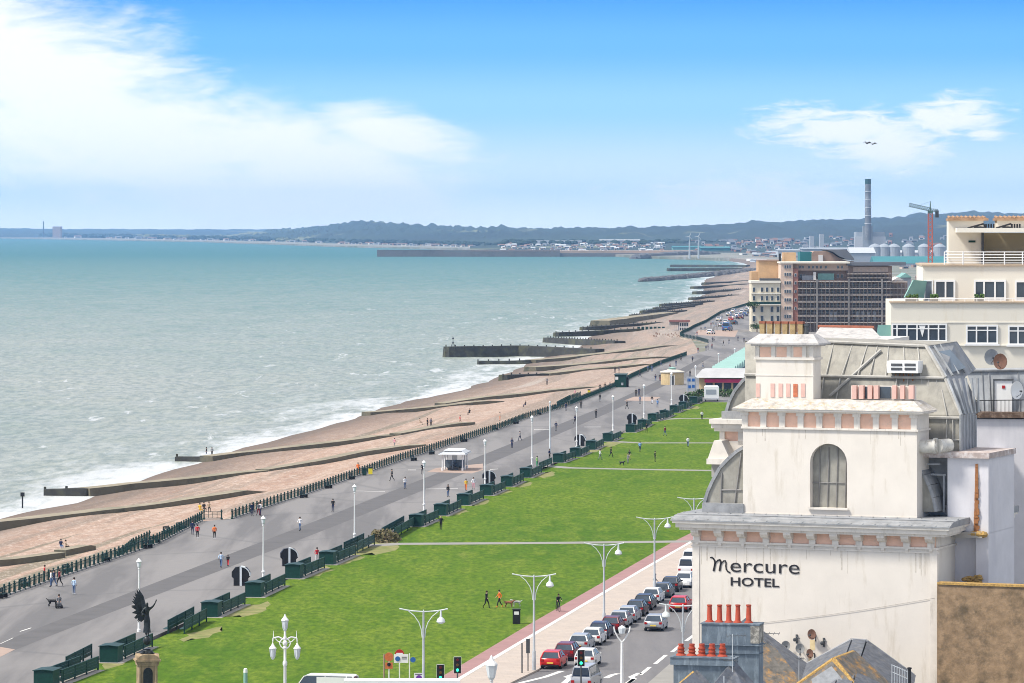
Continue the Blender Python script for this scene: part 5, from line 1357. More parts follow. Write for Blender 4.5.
def white_shelter(t):
    for x in (-1.55, 1.55):
        for y in (-3, 0, 3): b = MB(); b.lathe((x,y,0), [(0,.16),(.4,.16),(.45,.1),(2.4,.09),(2.5,.15)], 8); b.build('column', M['white_paint'], t)
    b = MB(); b.box(-2.1,2.1,-4.0,4.0,2.45,2.58); b.build('eaves', M['white_paint'], t)
    b = MB(); 
    for s in (-1, 1): b.slab([(s*2.0,-3.9,2.59),(s*1.3,-2.6,2.95),(s*1.3,2.6,2.95),(s*2.0,3.9,2.59)][::s], .1)
    for s in (-1, 1): b.slab([(-2.0,s*3.9,2.59),(2.0,s*3.9,2.59),(1.3,s*2.6,2.95),(-1.3,s*2.6,2.95)][::-s], .1)
    b.box(-1.3,1.3,-2.6,2.6,2.88,2.98)
    b.build('roof', M['shed_white'], t)
    b = MB(); b.box(-1.35,1.35,-3.0,3.0,2.98,3.04); 
    for k in range(7): b.box(-1.35,1.35,-3.0+k*.95,-2.8+k*.95,3.04,3.14)
    b.build('roof_lantern', M['white_paint'], t)
    b = MB(); b.box(-.04,.04,-2.9,2.9,.3,2.4); b.box(-1.5,1.5,-.04,.04,.3,1.5); b.build('glazed_screen', M['grey_glass'], t)
    b = MB(); b.box(-.9,.9,-2.8,2.8,.4,.48); b.box(-.1,.1,-2.8,2.8,.48,.95); b.box(-.8,.8,-2.6,-2.4,.05,.4); b.box(-.8,.8,2.4,2.6,.05,.4); b.build('seat', M['dark_steel'], t)
simple('seafront_shelter', 'white open seafront shelter with slatted roof on pink paving', 'shelter', 454.8, 469.5, white_shelter, R(-6))

# sunbed-like things / people benches by railing
def rail_bench(t):
    b = MB()
    for k in range(4): b.box(-.95,.95,-.25+k*.13,-.15+k*.13,.44,.48)
    b.build('seat', M['green_dark'], t)
    b = MB(); 
    for k in range(3): b.box(-.95,.95,.27,.31,.55+k*.14,.66+k*.14)
    b.build('backrest', M['green_dark'], t)
    for s in (-.75, .75): b = MB(); b.box(s-.05,s+.05,-.25,.33,0,.44); b.box(s-.05,s+.05,.25,.33,.44,.95); b.build('leg', M['black'], t)
bpos = [(3,598),(28,590),(70,576),(108,565),(150,551.5),(157,547),(170,537),(183,533),(306,501),(331,491.5),(354,482.5),(416,464),(434,457.5),(466.5,445),(497,433.5),(518,427),(541,418),(557,412.5)]
rbp = None
for i, (px, py) in enumerate(bpos):
    lb = ORD[i]+' dark green bench against the seafront railing, counted from the near end'
    if rbp is None: rbp = simple('railing_bench', lb, 'bench', px, py, rail_bench, R(80), group='benches along the seafront railing')
    else:
        x, y = P(px-2, py-3.2); copy_tree(rbp, loc=(x, y, 0), rz=R(80-random.uniform(0, 12)), label=lb)

# ================================================================ cafe, caravan, turquoise roofs, sign
def cafe(t):
    b = MB(); b.box(-4.5,9,-3,9,0,3.4); b.build('wall', M['brick_pale'], t)
    b = MB(); b.box(-3.2,9.6,-3.9,-3.0,2.3,3.1); b.build('fascia', M['magenta'], t)
    b = MB(); b.add([(-5.4,-4.6,3.4),(10,-4.6,3.4),(10,10,3.4),(-5.4,10,3.4),(-4,-1,5.2),(8,-1,5.2),(8,8,5.2),(-4,8,5.2)],[(0,1,5,4),(1,2,6,5),(2,3,7,6),(3,0,4,7),(4,5,6,7),(0,3,2,1)]); b.build('roof', mat('cafe_roof', (.42,.42,.42), .8, .12, .3), t)
    for k in range(5): b = MB(); b.box(-3+k*2.1,-1.4+k*2.1,-3.05,-2.99,.3,2.2); b.build('window', M['dark_glass'], t)
simple('cafe', 'low cafe with pale grey hipped roof and magenta fascia at the lawn end', 'cafe', 720, 392, cafe, R(-8))
def caravan(t):
    b = MB(); b.prism([(-1.6,.5),(-1.6,3.0),(-1.35,3.25),(1.35,3.25),(1.6,3.0),(1.6,.5)], -3, 3, 'y'); bo = b.build('body', M['white_paint'], t)
    b = MB(); b.box(-1.2,1.0,-3.05,-3.01,1.6,2.6); b.build('window', M['shed_grey'], bo); b = MB(); b.box(-1.62,1.62,-3.06,-3.01,.45,.7); b.build('bumper', M['steel'], bo)
    for s in (-1.3, 1.3):
        for y in (-1.6, 1.6): b = MB(); b.cyl((s-.1,y,.36),(s+.1,y,.36),.36,.36,12); b.build('wheel', M['rubber'], t)
simple('caravan', 'white camper parked on the grass in front of the cafe', 'caravan', 711.5, 401, caravan, R(-3))
x, y = P(752, 355); x1, y1 = P(757, 352)
def turq(t):
    b = MB(); b.box(-2.4,2.4,0,178,0,2.1); b.build('wall', M['dark_steel'], t)
    for k in range(16):
        b = MB(); y0 = k*11.2; n = 8
        arc_ = [(y0+5.5-5.3*math.cos(math.pi*i/n), 1.9+1.7*math.sin(math.pi*i/n)) for i in range(n+1)]
        b.prism(arc_, -2.8, 2.8, 'x'); b.build('roof_bay', M['turq'], t)
simple('row_of_chalets', 'row of chalets with turquoise rounded roofs at the lawn end', 'chalets', 723, 381, turq, R(-6))
def sgn(t):
    for s in (-.8, .8): b = MB(); b.box(s-.08,s+.08,-.1,.1,0,4.4); b.build('post', M['steel'], t)
    b = MB(); b.box(-1.1,1.1,-.06,.06,1.3,4.5); p = b.build('panel', M['shed_white'], t)
    for (x, z) in ((-.6,3.8),(.5,3.8),(-.5,2.3),(.5,2.4)): b = MB(); b.box(x-.4,x+.4,-.09,-.062,z-.35,z+.3); b.build('blue_square', M['blue_paint'], p)
simple('notice_sign', 'tall white and blue notice panel at the far lawn corner', 'sign', 691.5, 397, sgn)
bush('shrub', 'dark leafy bush under the blue and white sign', 692, 402, 5, 2.0, leafm, nn=260)
bush('shrub', 'dark bush beside the white camper at the cafe', 700, 397, 4, 1.6, leafm, nn=200)
for px, lb in ((726,'dark bush in front of the cafe windows'),(737,'dark bush at the right end of the cafe front')): bush('shrub', lb, px, 396.5, 7, 1.6, leafm, nn=200)

# ================================================================ cars
def car_proto(kind='hatch'):
    t = thing('parked_car', 'x', 'car')
    wd = .88
    if kind == 'van':
        prof = [(-2.4,.35),(-2.45,1.0),(-2.4,1.85),(-2.25,2.0),(1.0,2.0),(1.35,1.85),(1.75,1.2),(2.35,.95),(2.5,.7),(2.45,.35)]; roof_pts = None
    # body lower: y is forward
    lo_p = {'hatch': [(-2.0,.30),(-2.08,.55),(-2.05,.85),(-1.95,.95),(1.0,.95),(1.75,.80),(2.02,.62),(2.05,.35),(1.9,.25),(-1.8,.25)],
            'est': [(-2.2,.30),(-2.3,.55),(-2.27,.85),(-2.15,.97),(1.1,.95),(1.9,.80),(2.2,.62),(2.22,.35),(2.05,.25),(-2.0,.25)],
            'van': [(-2.4,.35),(-2.48,.6),(-2.46,1.1),(-2.4,1.2),(1.55,1.15),(2.2,1.0),(2.48,.75),(2.5,.4),(2.3,.28),(-2.2,.28)]}[kind]
    gh = {'hatch': [(-1.98,.94),(-1.55,1.40),(-1.30,1.46),(.15,1.46),(.45,1.38),(1.12,.94)],
          'est': [(-2.2,.95),(-1.9,1.38),(-1.7,1.47),(.1,1.47),(.4,1.40),(1.15,.94)],
          'van': [(-2.42,1.18),(-2.34,1.88),(-2.2,1.95),(.9,1.95),(1.1,1.88),(1.6,1.14)]}[kind]
    b = MB()
    n = len(lo_p); 
    vs = []
    for x, sc in ((-wd, .97), (-wd*.96-.02, 1.0), (wd*.96+.02, 1.0), (wd, .97)):
        pass
    prof_x = [(-wd+.06, .0), (-wd, 1.0), (wd, 1.0), (wd-.06, .0)]
    # hull with chamfered sides
    zs = .62
    for x, k in ((-wd+.07, .94), (-wd, 1.0), (wd, 1.0), (wd-.07, .94)):
        for (yy, z) in lo_p: vs.append((x, yy*k if k < 1 else yy, z if k == 1 else lerp(zs, z, .93)))
    order = [0, 1, 2, 3]
    # outer cheek faces
    rings = [[(-wd+.0, y_, z) for y_, z in lo_p]]
    vs = []; 
    for x, k in ((-wd, .93), (-wd+.10, 1.0), (wd-.10, 1.0), (wd, .93)):
        for (yy, z) in lo_p: vs.append((x, yy*lerp(1, k, .6), lerp(zs, z, k)))
    fs = []
    for r_ in range(3):
        for i in range(n): fs.append((r_*n+i, r_*n+(i+1) % n, (r_+1)*n+(i+1) % n, (r_+1)*n+i))
    fs += [tuple(range(n)), tuple(reversed(range(3*n, 4*n)))]
    b.add(vs, fs); 
    body = b.build('body', M['body_red'], t, smooth=True)
    # greenhouse (glass) and roof skin + pillars in body colour
    m_ = len(gh); g = MB(); vs = []
    def gx(z): return wd-.08-(z-.95)*.36*(.6 if kind == 'van' else 1)
    for s in (-1, 1):
        for (yy, z) in gh: vs.append((s*gx(z), yy, z))
    fs = [(i, (i+1) % m_, m_+(i+1) % m_, m_+i) for i in range(m_)]+[tuple(range(m_-1, -1, -1)), tuple(range(m_, 2*m_))]
    g.add(vs, fs); g.build('windows', M['dark_glass'], t)
    r = MB(); 
    i0, i1 = 1, 4
    top = gh[1:-1]
    for (y0, z0), (y1, z1) in zip(top[:-1], top[1:]):
        a = gx(z0)+.015; c_ = gx(z1)+.015; up = .02
        r.add([(-a,y0,z0+up),(a,y0,z0+up),(c_,y1,z1+up),(-c_,y1,z1+up),(-a,y0,z0-.05),(a,y0,z0-.05),(c_,y1,z1-.05),(-c_,y1,z1-.05)], [(0,1,2,3),(4,7,6,5),(0,4,5,1),(1,5,6,2),(2,6,7,3),(3,7,4,0)])
    r.build('roof', M['body_red'], t)
    pi_ = MB()
    for s in (-1, 1):
        for (ya, za, yb, zb_, w_) in ((gh[0][0], gh[0][1], gh[1][0], gh[1][1], .11), (gh[-1][0], gh[-1][1], gh[-2][0], gh[-2][1], .07), (-.35,.95,-.38,gh[2][1]-.02,.06), (gh[0][0]+.75, .95, gh[1][0]+.45, gh[2][1]-.02, .09)):
            pi_.cyl((s*(gx(za)+.0),ya,za),(s*(gx(zb_)+.0),yb,zb_), w_*.6, w_*.5, 6)
        if kind == 'van': pi_.box(min(s*(gx(1.5)+.0), s*(gx(1.5)+.03)), max(s*(gx(1.5)), s*(gx(1.5)+.03)), -2.3, .2, 1.15, 1.85)
    pi_.build('pillars', M['body_red'], t)
    yr = lo_p[1][0]; yf = lo_p[-4][0] if False else max(p[0] for p in lo_p)
    for s in (-1, 1):
        for y_ in ((-1.28, 1.28) if kind == 'hatch' else (-1.4, 1.4)):
            b = MB(); b.cyl((s*(wd-.2),y_,.32),(s*(wd+.015),y_,.32), .325, .325, 16); wh_ = b.build('wheel', M['rubber'], t)
            b = MB(); b.cyl((s*(wd+.01),y_,.32),(s*(wd+.03),y_,.32), .2, .18, 10); b.build('rim', M['alloy'], wh_)
        b = MB(); b.box(min(s*.56, s*.82), max(s*.56, s*.82), yr-.02, yr+.12, .68, .88); b.build('tail_light', M['tail_red'], t)
        b = MB(); b.box(min(s*.5, s*.82), max(s*.5, s*.82), yf-.22, yf-.03, .58, .74); b.build('headlight', M['head_lens'], t)
        b = MB(); b.box(min(s*.86, s*1.02), max(s*.86, s*1.02), .75, .9, .92, 1.04); b.build('mirror', M['body_red'], t)
    b = MB(); b.box(-.27,.27,yr-.035,yr+.03,.50,.61); b.build('rear_plate', M['plate_yellow'], t)
    b = MB(); b.box(-.27,.27,yf-.05,yf+.012,.38,.49); b.build('front_plate', M['plate_white'], t)
    b = MB(); b.box(-.75,.75,yr-.03,yr+.02,.28,.40); b.build('rear_bumper', M['black'], t)
    if kind == 'van': b = MB(); b.box(-.6,.6,-2.47,-2.40,1.3,1.75); b.build('rear_window', M['dark_glass'], t)
    return t
def carpaint(name, col, met=.0): M[name] = mat(name, col, .28, .03, 3, metal=met, spec=.5); return M[name]
carpaint('body_red', (.50,.012,.012)); carpaint('body_white', (.72,.72,.70)); carpaint('body_silver', (.42,.43,.44), .3); carpaint('body_black', (.018,.019,.022)); carpaint('body_navy', (.018,.025,.06)); carpaint('body_maroon', (.13,.012,.02)); carpaint('body_grey', (.10,.11,.12), .3); carpaint('body_blue', (.05,.13,.30))
protos = {k: car_proto(k) for k in ('hatch', 'est', 'van')}
meshcache = {}
def repaint(root, m_):
    for o in [root]+list(root.children):
        if o.type == 'MESH' and o.data.materials and o.data.materials[0] == M['body_red'] and o.name.split('.')[0] in ('body', 'roof', 'pillars', 'mirror'):
            key = (o.data.name, m_.name)
            if key not in meshcache:
                me = o.data.copy(); me.materials[0] = m_; meshcache[key] = me
            o.data = meshcache[key]
def car(kind, paint, px, py, label, z=ZR, faced=0, dir_=None, name=None, group=None, sc=1.0):
    x, y = P(px, py, z)
    c = copy_tree(protos[kind], loc=(x, y, z), rz=(dir_ if dir_ is not None else road_dir(px, py))+faced, label=label)
    if group: c['group'] = group
    if name: c.name = name
    if sc != 1: c.scale = (sc,)*3
    if paint != 'body_red': repaint(c, M[paint])
    return c
def road_dir(px, py):
    # direction of the kerb line near this place
    k = min(range(len(KERB)-1), key=lambda i: abs(KERB[i][1]-P(px, py)[1])); (xa, ya), (xb, yb) = KERB[k], KERB[k+1]
    return math.atan2(yb-ya, xb-xa)-math.pi/2
rowg = 'cars parked along the lawn-side kerb'
row = [('hatch','body_red',554,667,'bright red hatchback at the near end of the parked row'),('est','body_maroon',568,658.5,'dark maroon car parked directly ahead of the near red hatchback'),
 ('est','body_silver',582,649.5,'grey-silver car third in the parked row'),('hatch','body_white',594,643.5,'pale car with red tail lights fourth in the parked row'),('est','body_navy',601.5,637,'dark navy car fifth in the parked row'),
 ('hatch','body_maroon',613,631.5,'dark plum car in the middle of the parked row'),('hatch','body_silver',621,625.8,'silver car behind the forked lamp post in the row'),('est','body_silver',629.5,620.8,'light silver estate beyond the forked lamp post'),
 ('hatch','body_black',637.5,614.8,'black car with red lights left of the moving silver car'),('est','body_black',645.5,608.5,'black car parked just before the white one'),('hatch','body_white',653.5,602,'white car parked beside the moving red car'),
 ('est','body_grey',664,596.5,'dark green-grey car parked left of the moving red car'),('hatch','body_black',672,590.5,'black car parked beyond the moving red car')]
for k_, pnt, px, py, lb in row:
    car(k_, pnt, px, py, lb, group=rowg)
car('est','body_white',684.5,586.5,'white car parked facing the camera near the hotel corner', faced=math.pi)
car('van','body_white',688.5,575,'white van parked beyond the white car at the hotel corner')
car('van','body_white',692,567,'second white van half hidden by the hotel corner')
mv = car('hatch','body_white',588,665,'white hatchback driving beside the near red parked car', name='moving_car')
car('hatch','body_silver',656,629.5,'silver hatchback driving alone in the lane', name='moving_car')
car('hatch','body_red',680.5,610.5,'red hatchback driving ahead of the silver one', name='moving_car')
car('van','body_silver',587,688,'silver van roof at the bottom edge on the road', name='moving_van')
c_ = car('van','body_white',322,703,'white van roof showing at the bottom edge by the ornate lamp', z=-.1, dir_=R(78), name='white_van', sc=1.15)
Y = 300; t = thing('long_white_roof', 'long low white roof edge at the bottom behind the signs', 'shelter roof', (*P(385, 720)[:1], P(385,720)[1], 0)); 
b = MB(); p0, p1 = D(344, 680.5, P(385,720)[1]), D(460, 682, P(385,720)[1]); x_ = P(385,720)[0]
b.box(p0[0]-x_, p1[0]-x_, 0, 1.6, p0[2]-.35, p0[2]); b.build('roof', M['white_paint'], t)
b = MB()
for k in range(4): xx = lerp(p0[0]-x_+.3, p1[0]-x_-.3, k/3); b.cyl((xx,.8,0),(xx,.8,p0[2]-.35), .06, .06, 6)
b.build('posts_frame', M['steel'], t)
# far seafront vehicles
for v in protos.values():
    pass
fpts = [('body_white',711,334,'white car'),('body_blue',727.5,331,'blue van'),('body_silver',722,326.5,'silver car'),('body_white',726,323.5,'white car'),('body_red',731,321,'red car'),('body_black',734,324.5,'black car'),('body_silver',735,319,'silver car'),('body_white',738,316.5,'white car'),('body_maroon',741,319,'maroon car'),('body_white',742,313.5,'white car'),('body_blue',745,316,'blue car'),('body_silver',747,311,'silver car'),('body_white',749.5,308.5,'white car'),('body_grey',748,314,'grey car'),('body_white',719,321,'white car'),('body_silver',729,316,'silver car'),('body_white',734,312.5,'white car')]
used = {}
for pnt, px, py, nm in fpts:
    used[nm] = used.get(nm, 0)+1
    lab = nm+' in the distant seafront car park beyond the curved steps'
    car('van' if 'van' in nm else ('est' if px % 2 else 'hatch'), pnt, px, py, lab, z=0, dir_=R(-14+random.uniform(-6,6)), group='cars in the distant seafront car park', sc=1.15 if 'van' not in nm else 1.6)
for v in protos.values():
    for c in list(v.children):
        for d in list(c.children): bpy.data.objects.remove(d)
        bpy.data.objects.remove(c)
    bpy.data.objects.remove(v)

# ================================================================ traffic lights and signs
def traffic(label, px, ytop, zt_, rz=0):
    Y = F*(HC-zt_)/(ytop-HY); t = thing('traffic_light', label, 'traffic light', ((px-512)*Y/F, Y, 0), rz)
    b = MB(); b.lathe((0,0,0), [(0,.07),(zt_-1.1,.06)], 8); b.build('pole', M['dark_steel'], t)
    b = MB(); b.box(-.28,.28,-.04,.04,zt_-1.25,zt_); h = b.build('backing_board', M['black'], t)
    b = MB(); b.box(-.24,.24,-.052,-.042,zt_-1.21,zt_-.04); b.box(-.30,.30,-.035,.035,zt_-1.28,zt_-1.25); b.build('housing', M['black'], h)
    ems = [(.12,.01,.01,0), (.12,.06,.01,0), (.02,.9,.35,1)]
    for k, (r_, g_, b__, e) in enumerate(ems):
        b = MB(); z = zt_-.22-k*.40; b.cyl((0,-.10,z),(0,-.055,z), .11, .11, 12)
        nm = 'lens_'+('red','amber','green')[k]
        if nm not in M: M[nm] = mat(nm, (r_, g_, b__), .3, .05, emis=(r_, g_, b__, 2.2) if e else None)
        b.build('lens', M[nm], t)
    b = MB(); b.box(-.30,-.28,-.045,.045,zt_-1.28,zt_+.02); b.box(.28,.30,-.045,.045,zt_-1.28,zt_+.02); b.box(-.30,.30,-.045,.045,zt_,zt_+.02); b.build('white_border', M['white_paint'], h)
traffic('traffic light showing green, right of the two by the lawn corner', 457.5, 657, 3.4)
traffic('traffic light showing green, lower left one near the purple sign', 440.5, 664.5, 3.3)
traffic('traffic light on the road in front of the white hatchback', 581, 650, 3.9, .15)
def pole_sign(name, label, px, ytop, zt_, fn, rz=0):
    Y = F*(HC-zt_)/(ytop-HY); t = thing(name, label, 'road sign', ((px-512)*Y/F, Y, 0), rz)
    b = MB(); b.cyl((0,.03,0),(0,.03,zt_), .045, .045, 8); b.build('pole', M['white_paint'], t); fn(t, zt_); return t
def disc(t, z, r, m, y=-.03, name='disc', x=0):
    b = MB(); b.cyl((x,y,z),(x,y+.03,z), r, r, 20); return b.build(name, m, t)
def f1(t, z): d = disc(t, z-.3, .36, M['red_paint']); b = MB(); b.box(-.26,.26,-.045,-.031,z-.37,z-.23); b.build('white_bar', M['white_paint'], d)
pole_sign('no_entry_sign', 'round red no-entry sign with white bar on a white pole', 399.5, 650, 3.2, f1)
def f2(t, z):
    disc(t, z-.35, .36, M['pot_orange']); b = MB(); b.box(-.3,.3,-.03,.0,z-1.3,z-.8); b.build('plate', M['pot_orange'], t); disc(t, z-.95, .15, M['black'], -.06, 'black_disc')
pole_sign('warning_sign', 'orange-brown round sign above a small plate, left of no-entry', 389, 652.5, 3.2, f2)
def f3(t, z):
    b = MB(); b.box(-1.25,-.1,-.03,.0,z-.75,z-.05); p = b.build('panel', M['white_paint'], t); disc(t, z-.42, .2, M['blue_paint'], -.06, 'blue_disc', -.95)
    b = MB(); b.box(-.62,-.2,-.04,-.031,z-.32,z-.26); b.box(-.62,-.2,-.04,-.031,z-.46,z-.40); b.build('text_lines', M['sign_black'], p); disc(t, z-.5, .22, M['blue_paint'], -.03, 'side_disc', .28)
pole_sign('direction_sign', 'white sign with blue disc on a white pole beside no-entry', 409.5, 653.5, 3.0, f3)
def f4(t, z):
    b = MB(); b.box(-.38,.38,-.03,0,z-1.0,z); b.build('panel', M['white_paint'], t); disc(t, z-.4, .24, mat('purple_mark', (.15,.04,.30), .5, .05), -.05, 'purple_disc')
    b = MB(); b.box(-.3,.3,-.04,-.031,z-.12,z-.06); b.build('text_line', M['sign_black'], t)
pole_sign('notice_sign', 'white square sign with a purple circle below the street lamp', 419, 673, 2.6, f4)
t = simple('bollard_post', 'thin dark post on the pavement beside the near lamp', 'post', 522, 673, lambda t: MB().cyl((0,0,0),(0,0,2.5),.06,.06,8).build('shaft', M['dark_steel'], t))
simple('signal_pole', 'plain brown pole below the orange warning sign', 'post', 384, 690, lambda t: MB().cyl((0,0,0),(0,0,2.9),.06,.06,8).build('shaft', M['brick_brown'], t))
simple('control_box', 'narrow black box fixed beside the near street lamp', 'box', 528, 671, lambda t: (MB().box(-.16,.16,-.12,.12,1.5,2.7).build('cabinet', M['dark_steel'], t), MB().cyl((0,0,0),(0,0,1.5),.05,.05,6).build('stem', M['dark_steel'], t)))
simple('planter_cone', 'small white marker on the grass below the lamp', 'post', 375.5, 690, lambda t: (MB().box(-.14,.14,-.1,.1,0,.9).build('body', M['white_paint'], t), MB().box(-.16,.16,-.12,.12,.9,.94).build('cap', M['steel'], t)))
# ================================================================ people
MATP = {}
def cloth(name, c): 
    if name not in MATP: MATP[name] = mat('cloth_'+name, c, .9, .12, 6)
    return MATP[name]
skinm = mat('skin', (.50,.31,.22), .6, .05, 8)
HAIR = mat('dark_hair', (.035,.022,.015), .8, .3, 12); HAIR2 = mat('fair_hair', (.40,.30,.18), .8, .3, 12)
CC = {'black':(.016,.016,.018),'navy':(.02,.03,.08),'white':(.72,.72,.72),'blue':(.16,.30,.55),'pale_blue':(.42,.55,.70),'red':(.55,.03,.04),'orange':(.75,.17,.03),'pink':(.70,.32,.36),'grey':(.20,.20,.21),'yellow':(.72,.46,.05),'denim':(.09,.14,.25),'green':(.06,.30,.14),'lime':(.38,.65,.22),'maroon':(.20,.03,.04),'tan':(.42,.32,.22)}
def pose(kind):
    # metres, facing -y ; returns joints, edges, radii
    if kind == 'walk':
        hip = [(.09,0,.90),(-.09,0,.90)]; knee = [(.10,-.20,.50),(-.10,.10,.48)]; ank = [(.10,-.26,.09),(-.10,.36,.15)]; toe = [(.10,-.42,.05),(-.10,.25,.04)]
        sh = [(.19,0,1.42),(-.19,0,1.42)]; el = [(.25,.17,1.16),(-.25,-.12,1.16)]; ha = [(.25,.05,.92),(-.24,-.30,1.0)]; tz = 0
    elif kind == 'stand':
        hip = [(.09,0,.90),(-.09,0,.90)]; knee = [(.11,-.03,.49),(-.11,.0,.49)]; ank = [(.12,0,.08),(-.12,.02,.08)]; toe = [(.14,-.17,.04),(-.14,-.15,.04)]
        sh = [(.19,0,1.42),(-.19,0,1.42)]; el = [(.26,.05,1.14),(-.26,.03,1.14)]; ha = [(.24,-.10,.90),(-.22,-.14,.93)]; tz = 0
    elif kind == 'sit':
        hip = [(.09,0,.50),(-.09,0,.50)]; knee = [(.12,-.44,.52),(-.12,-.44,.52)]; ank = [(.12,-.46,.10),(-.12,-.42,.10)]; toe = [(.12,-.62,.05),(-.12,-.58,.05)]
        sh = [(.19,.06,1.02),(-.19,.06,1.02)]; el = [(.25,-.05,.76),(-.25,-.05,.76)]; ha = [(.14,-.30,.66),(-.14,-.30,.66)]; tz = -.40
    elif kind == 'cycle':
        hip = [(.09,.12,.98),(-.09,.12,.98)]; knee = [(.11,-.22,.86),(-.11,-.10,.62)]; ank = [(.11,-.10,.50),(-.11,.06,.25)]; toe = [(.11,-.25,.47),(-.11,-.10,.20)]
        sh = [(.18,-.18,1.42),(-.18,-.18,1.42)]; el = [(.24,-.40,1.22),(-.24,-.40,1.22)]; ha = [(.22,-.60,1.08),(-.22,-.60,1.08)]; tz = .08
    pel = (0,(hip[0][1]),hip[0][2]+.05)
    mid = lambda a, b_, k: tuple(lerp(a[i], b_[i], k) for i in range(3))
    neck = (0, sh[0][1]-.01, sh[0][2]+.07); head = (0, sh[0][1]-.04, sh[0][2]+.20); top = (0, sh[0][1]-.04, sh[0][2]+.28)
    chest = (0, sh[0][1]+.0, sh[0][2]-.08); wa = mid(pel, chest, .45)
    J = [pel, wa, chest, neck, head, top]; Rr = [(.155,.11),(.135,.10),(.165,.11),(.055,.055),(.088,.10),(.07,.08)]; E = [(0,1),(1,2),(2,3),(3,4),(4,5)]
    for s in (0, 1):
        i = len(J); J += [sh[s], el[s], ha[s], mid(el[s], ha[s], 1.28)]; Rr += [.062,.045,.034,.030]; E += [(2,i),(i,i+1),(i+1,i+2),(i+2,i+3)]
        i = len(J); J += [hip[s], knee[s], ank[s], toe[s]]; Rr += [(.095,.095),.062,.045,.042]; E += [(0,i),(i,i+1),(i+1,i+2),(i+2,i+3)]
    return J, E, Rr
POSE = {}
for kd in ('walk', 'stand', 'sit', 'cycle'):
    J, E, Rr = pose(kd); me = skin_mesh('person_'+kd, J, E, Rr)
    hipz = J[0][2]; shz = J[6][2]; hands = [J[8], J[9], J[16], J[17]]; feet = [J[13], J[12], J[21], J[20]]
    idx = []
    for p in me.polygons:
        c = p.center
        if any((c-Vector(h)).length < .085 for h in hands): k = 0
        elif c.z > shz+.055 and abs(c.x) < .13: k = 0
        elif any((c-Vector(f)).length < .11 for f in feet): k = 3
        elif (c.z > hipz+.02) if kd != 'sit' else (c.z > hipz+.06 and c.y > -.25 or abs(c.x) > .2 and c.z > .56): k = 1
        else: k = 2
        idx.append(k)
    for _ in range(4): me.materials.append(skinm)
    me.polygons.foreach_set('material_index', idx)
    h = MB(); hd = J[4]
    h.sph((hd[0], hd[1]+.018, hd[2]+.035), .112, 10, 7, .9, 1.0, 1.05)
    hm = h.build('hair', HAIR); hmd = hm.data; hmd.polygons.foreach_set('use_smooth', [True]*len(hmd.polygons)); bpy.data.objects.remove(hm)
    f = MB(); f.sph((hd[0], hd[1]-.105, hd[2]+.0), .02, 6, 4, .8, 1, 1.2); 
    POSE[kd] = (me, hmd)
def person(kd, top, legs, px, py, label, az=0, z=0, hair=0, sc=1.0, group=None, shoe='black', pos=None):
    x, y = P(px, py, z) if pos is None else pos[:2]
    me, hm = POSE[kd]
    o = bpy.data.objects.new('person', me); COL.objects.link(o)
    for sl, m_ in zip(o.material_slots, (skinm, cloth(top, CC[top]), cloth(legs, CC[legs]), cloth(shoe, CC[shoe]))): sl.link = 'OBJECT'; sl.material = m_
    o.location = (x, y, z); o.rotation_euler.z = az; o.scale = (sc,)*3
    tag(o, label, 'person', group)
    h = bpy.data.objects.new('hair', hm); COL.objects.link(h); h.parent = o
    if hair: 
        h.material_slots[0].link = 'OBJECT'; h.material_slots[0].material = HAIR2
    return o
PI = math.pi
person('walk','black','black',486.5,608.5,'person all in black walking on the lawn, left of the one in orange',1.0)
person('walk','orange','black',499.5,607.5,'person in orange top and black trousers walking on the lawn',-1.3, shoe='orange')
person('stand','pale_blue','denim',74,594.5,'person in pale blue top and jeans near the railing',2.6, shoe='white')
person('walk','navy','denim',54,586.5,'person in navy jacket walking by the railing, beside one in dark maroon',-2.0)
person('walk','maroon','black',59.5,586,'person in maroon coat walking by the railing group',-2.0)
person('stand','white','denim',51,587,'person in white top at the railing group',-1.6)
person('stand','red','black',44.5,581.5,'person in red top standing against the near railing',1.6)
person('walk','pale_blue','denim',221,568,'person in pale blue shirt walking on the promenade with child',PI-.2)
person('walk','black','red',228,566.5,'child in black top and red skirt beside the pale blue walker',PI, sc=.75)
person('walk','navy','navy',192.5,535,'person in dark navy running, left of the pair near the gap',PI)
person('walk','red','black',197.5,539,'person in red and white top running near the railing gap',PI, shoe='white')
person('walk','orange','black',214.5,539.5,'runner in a bright orange top on the promenade',PI, shoe='white')
person('stand','red','white',317,563,'person in bright red top standing behind the lawn bench',.5)
person('walk','grey','maroon',258.5,516,'person in grey walking beside the railing lower pair',.5)
person('stand','navy','navy',252,516,'person in navy beside the railing left of the lamp head',.5)
person('stand','white','navy',260,515.5,'person in white shirt and navy trousers by the railing',2.5)
person('stand','orange','orange',358,474,'person in orange near the yellow bin',0)
person('stand','black','black',422.5,474.5,'person in black standing left of the white shelter',.5)
person('walk','yellow','orange',466,491,'person in yellow top walking before the lawn benches',0)
person('walk','white','pink',473.5,489.5,'person in white top walking beside the yellow one',0)
person('walk','black','black',441,530,'person with fair hair and black coat on the grass by the benches',0,hair=1)
person('walk','black','black',581,408.5,'person in black walking mid promenade before the kiosk',0)
person('stand','lime','green',537,467,'person in bright lime jacket at the lawn benches',1)
person('stand','navy','black',549.5,459.5,'person in navy beside the tall pale post',1)
person('walk','black','black',611,457.5,'person in black bending on the lawn beyond the paths',1)
person('walk','black','tan',629.5,460.5,'person in black and tan playing on the lawn beyond the paths',-1)
person('stand','grey','grey',628,463.5,'person in grey beside the black and tan player on the lawn',-1, sc=.9)
person('stand','black','black',646.5,432.5,'person in black standing on far grass below the board',0)
person('walk','white','black',702,419.5,'person in white top on the far lawn near the path',0)
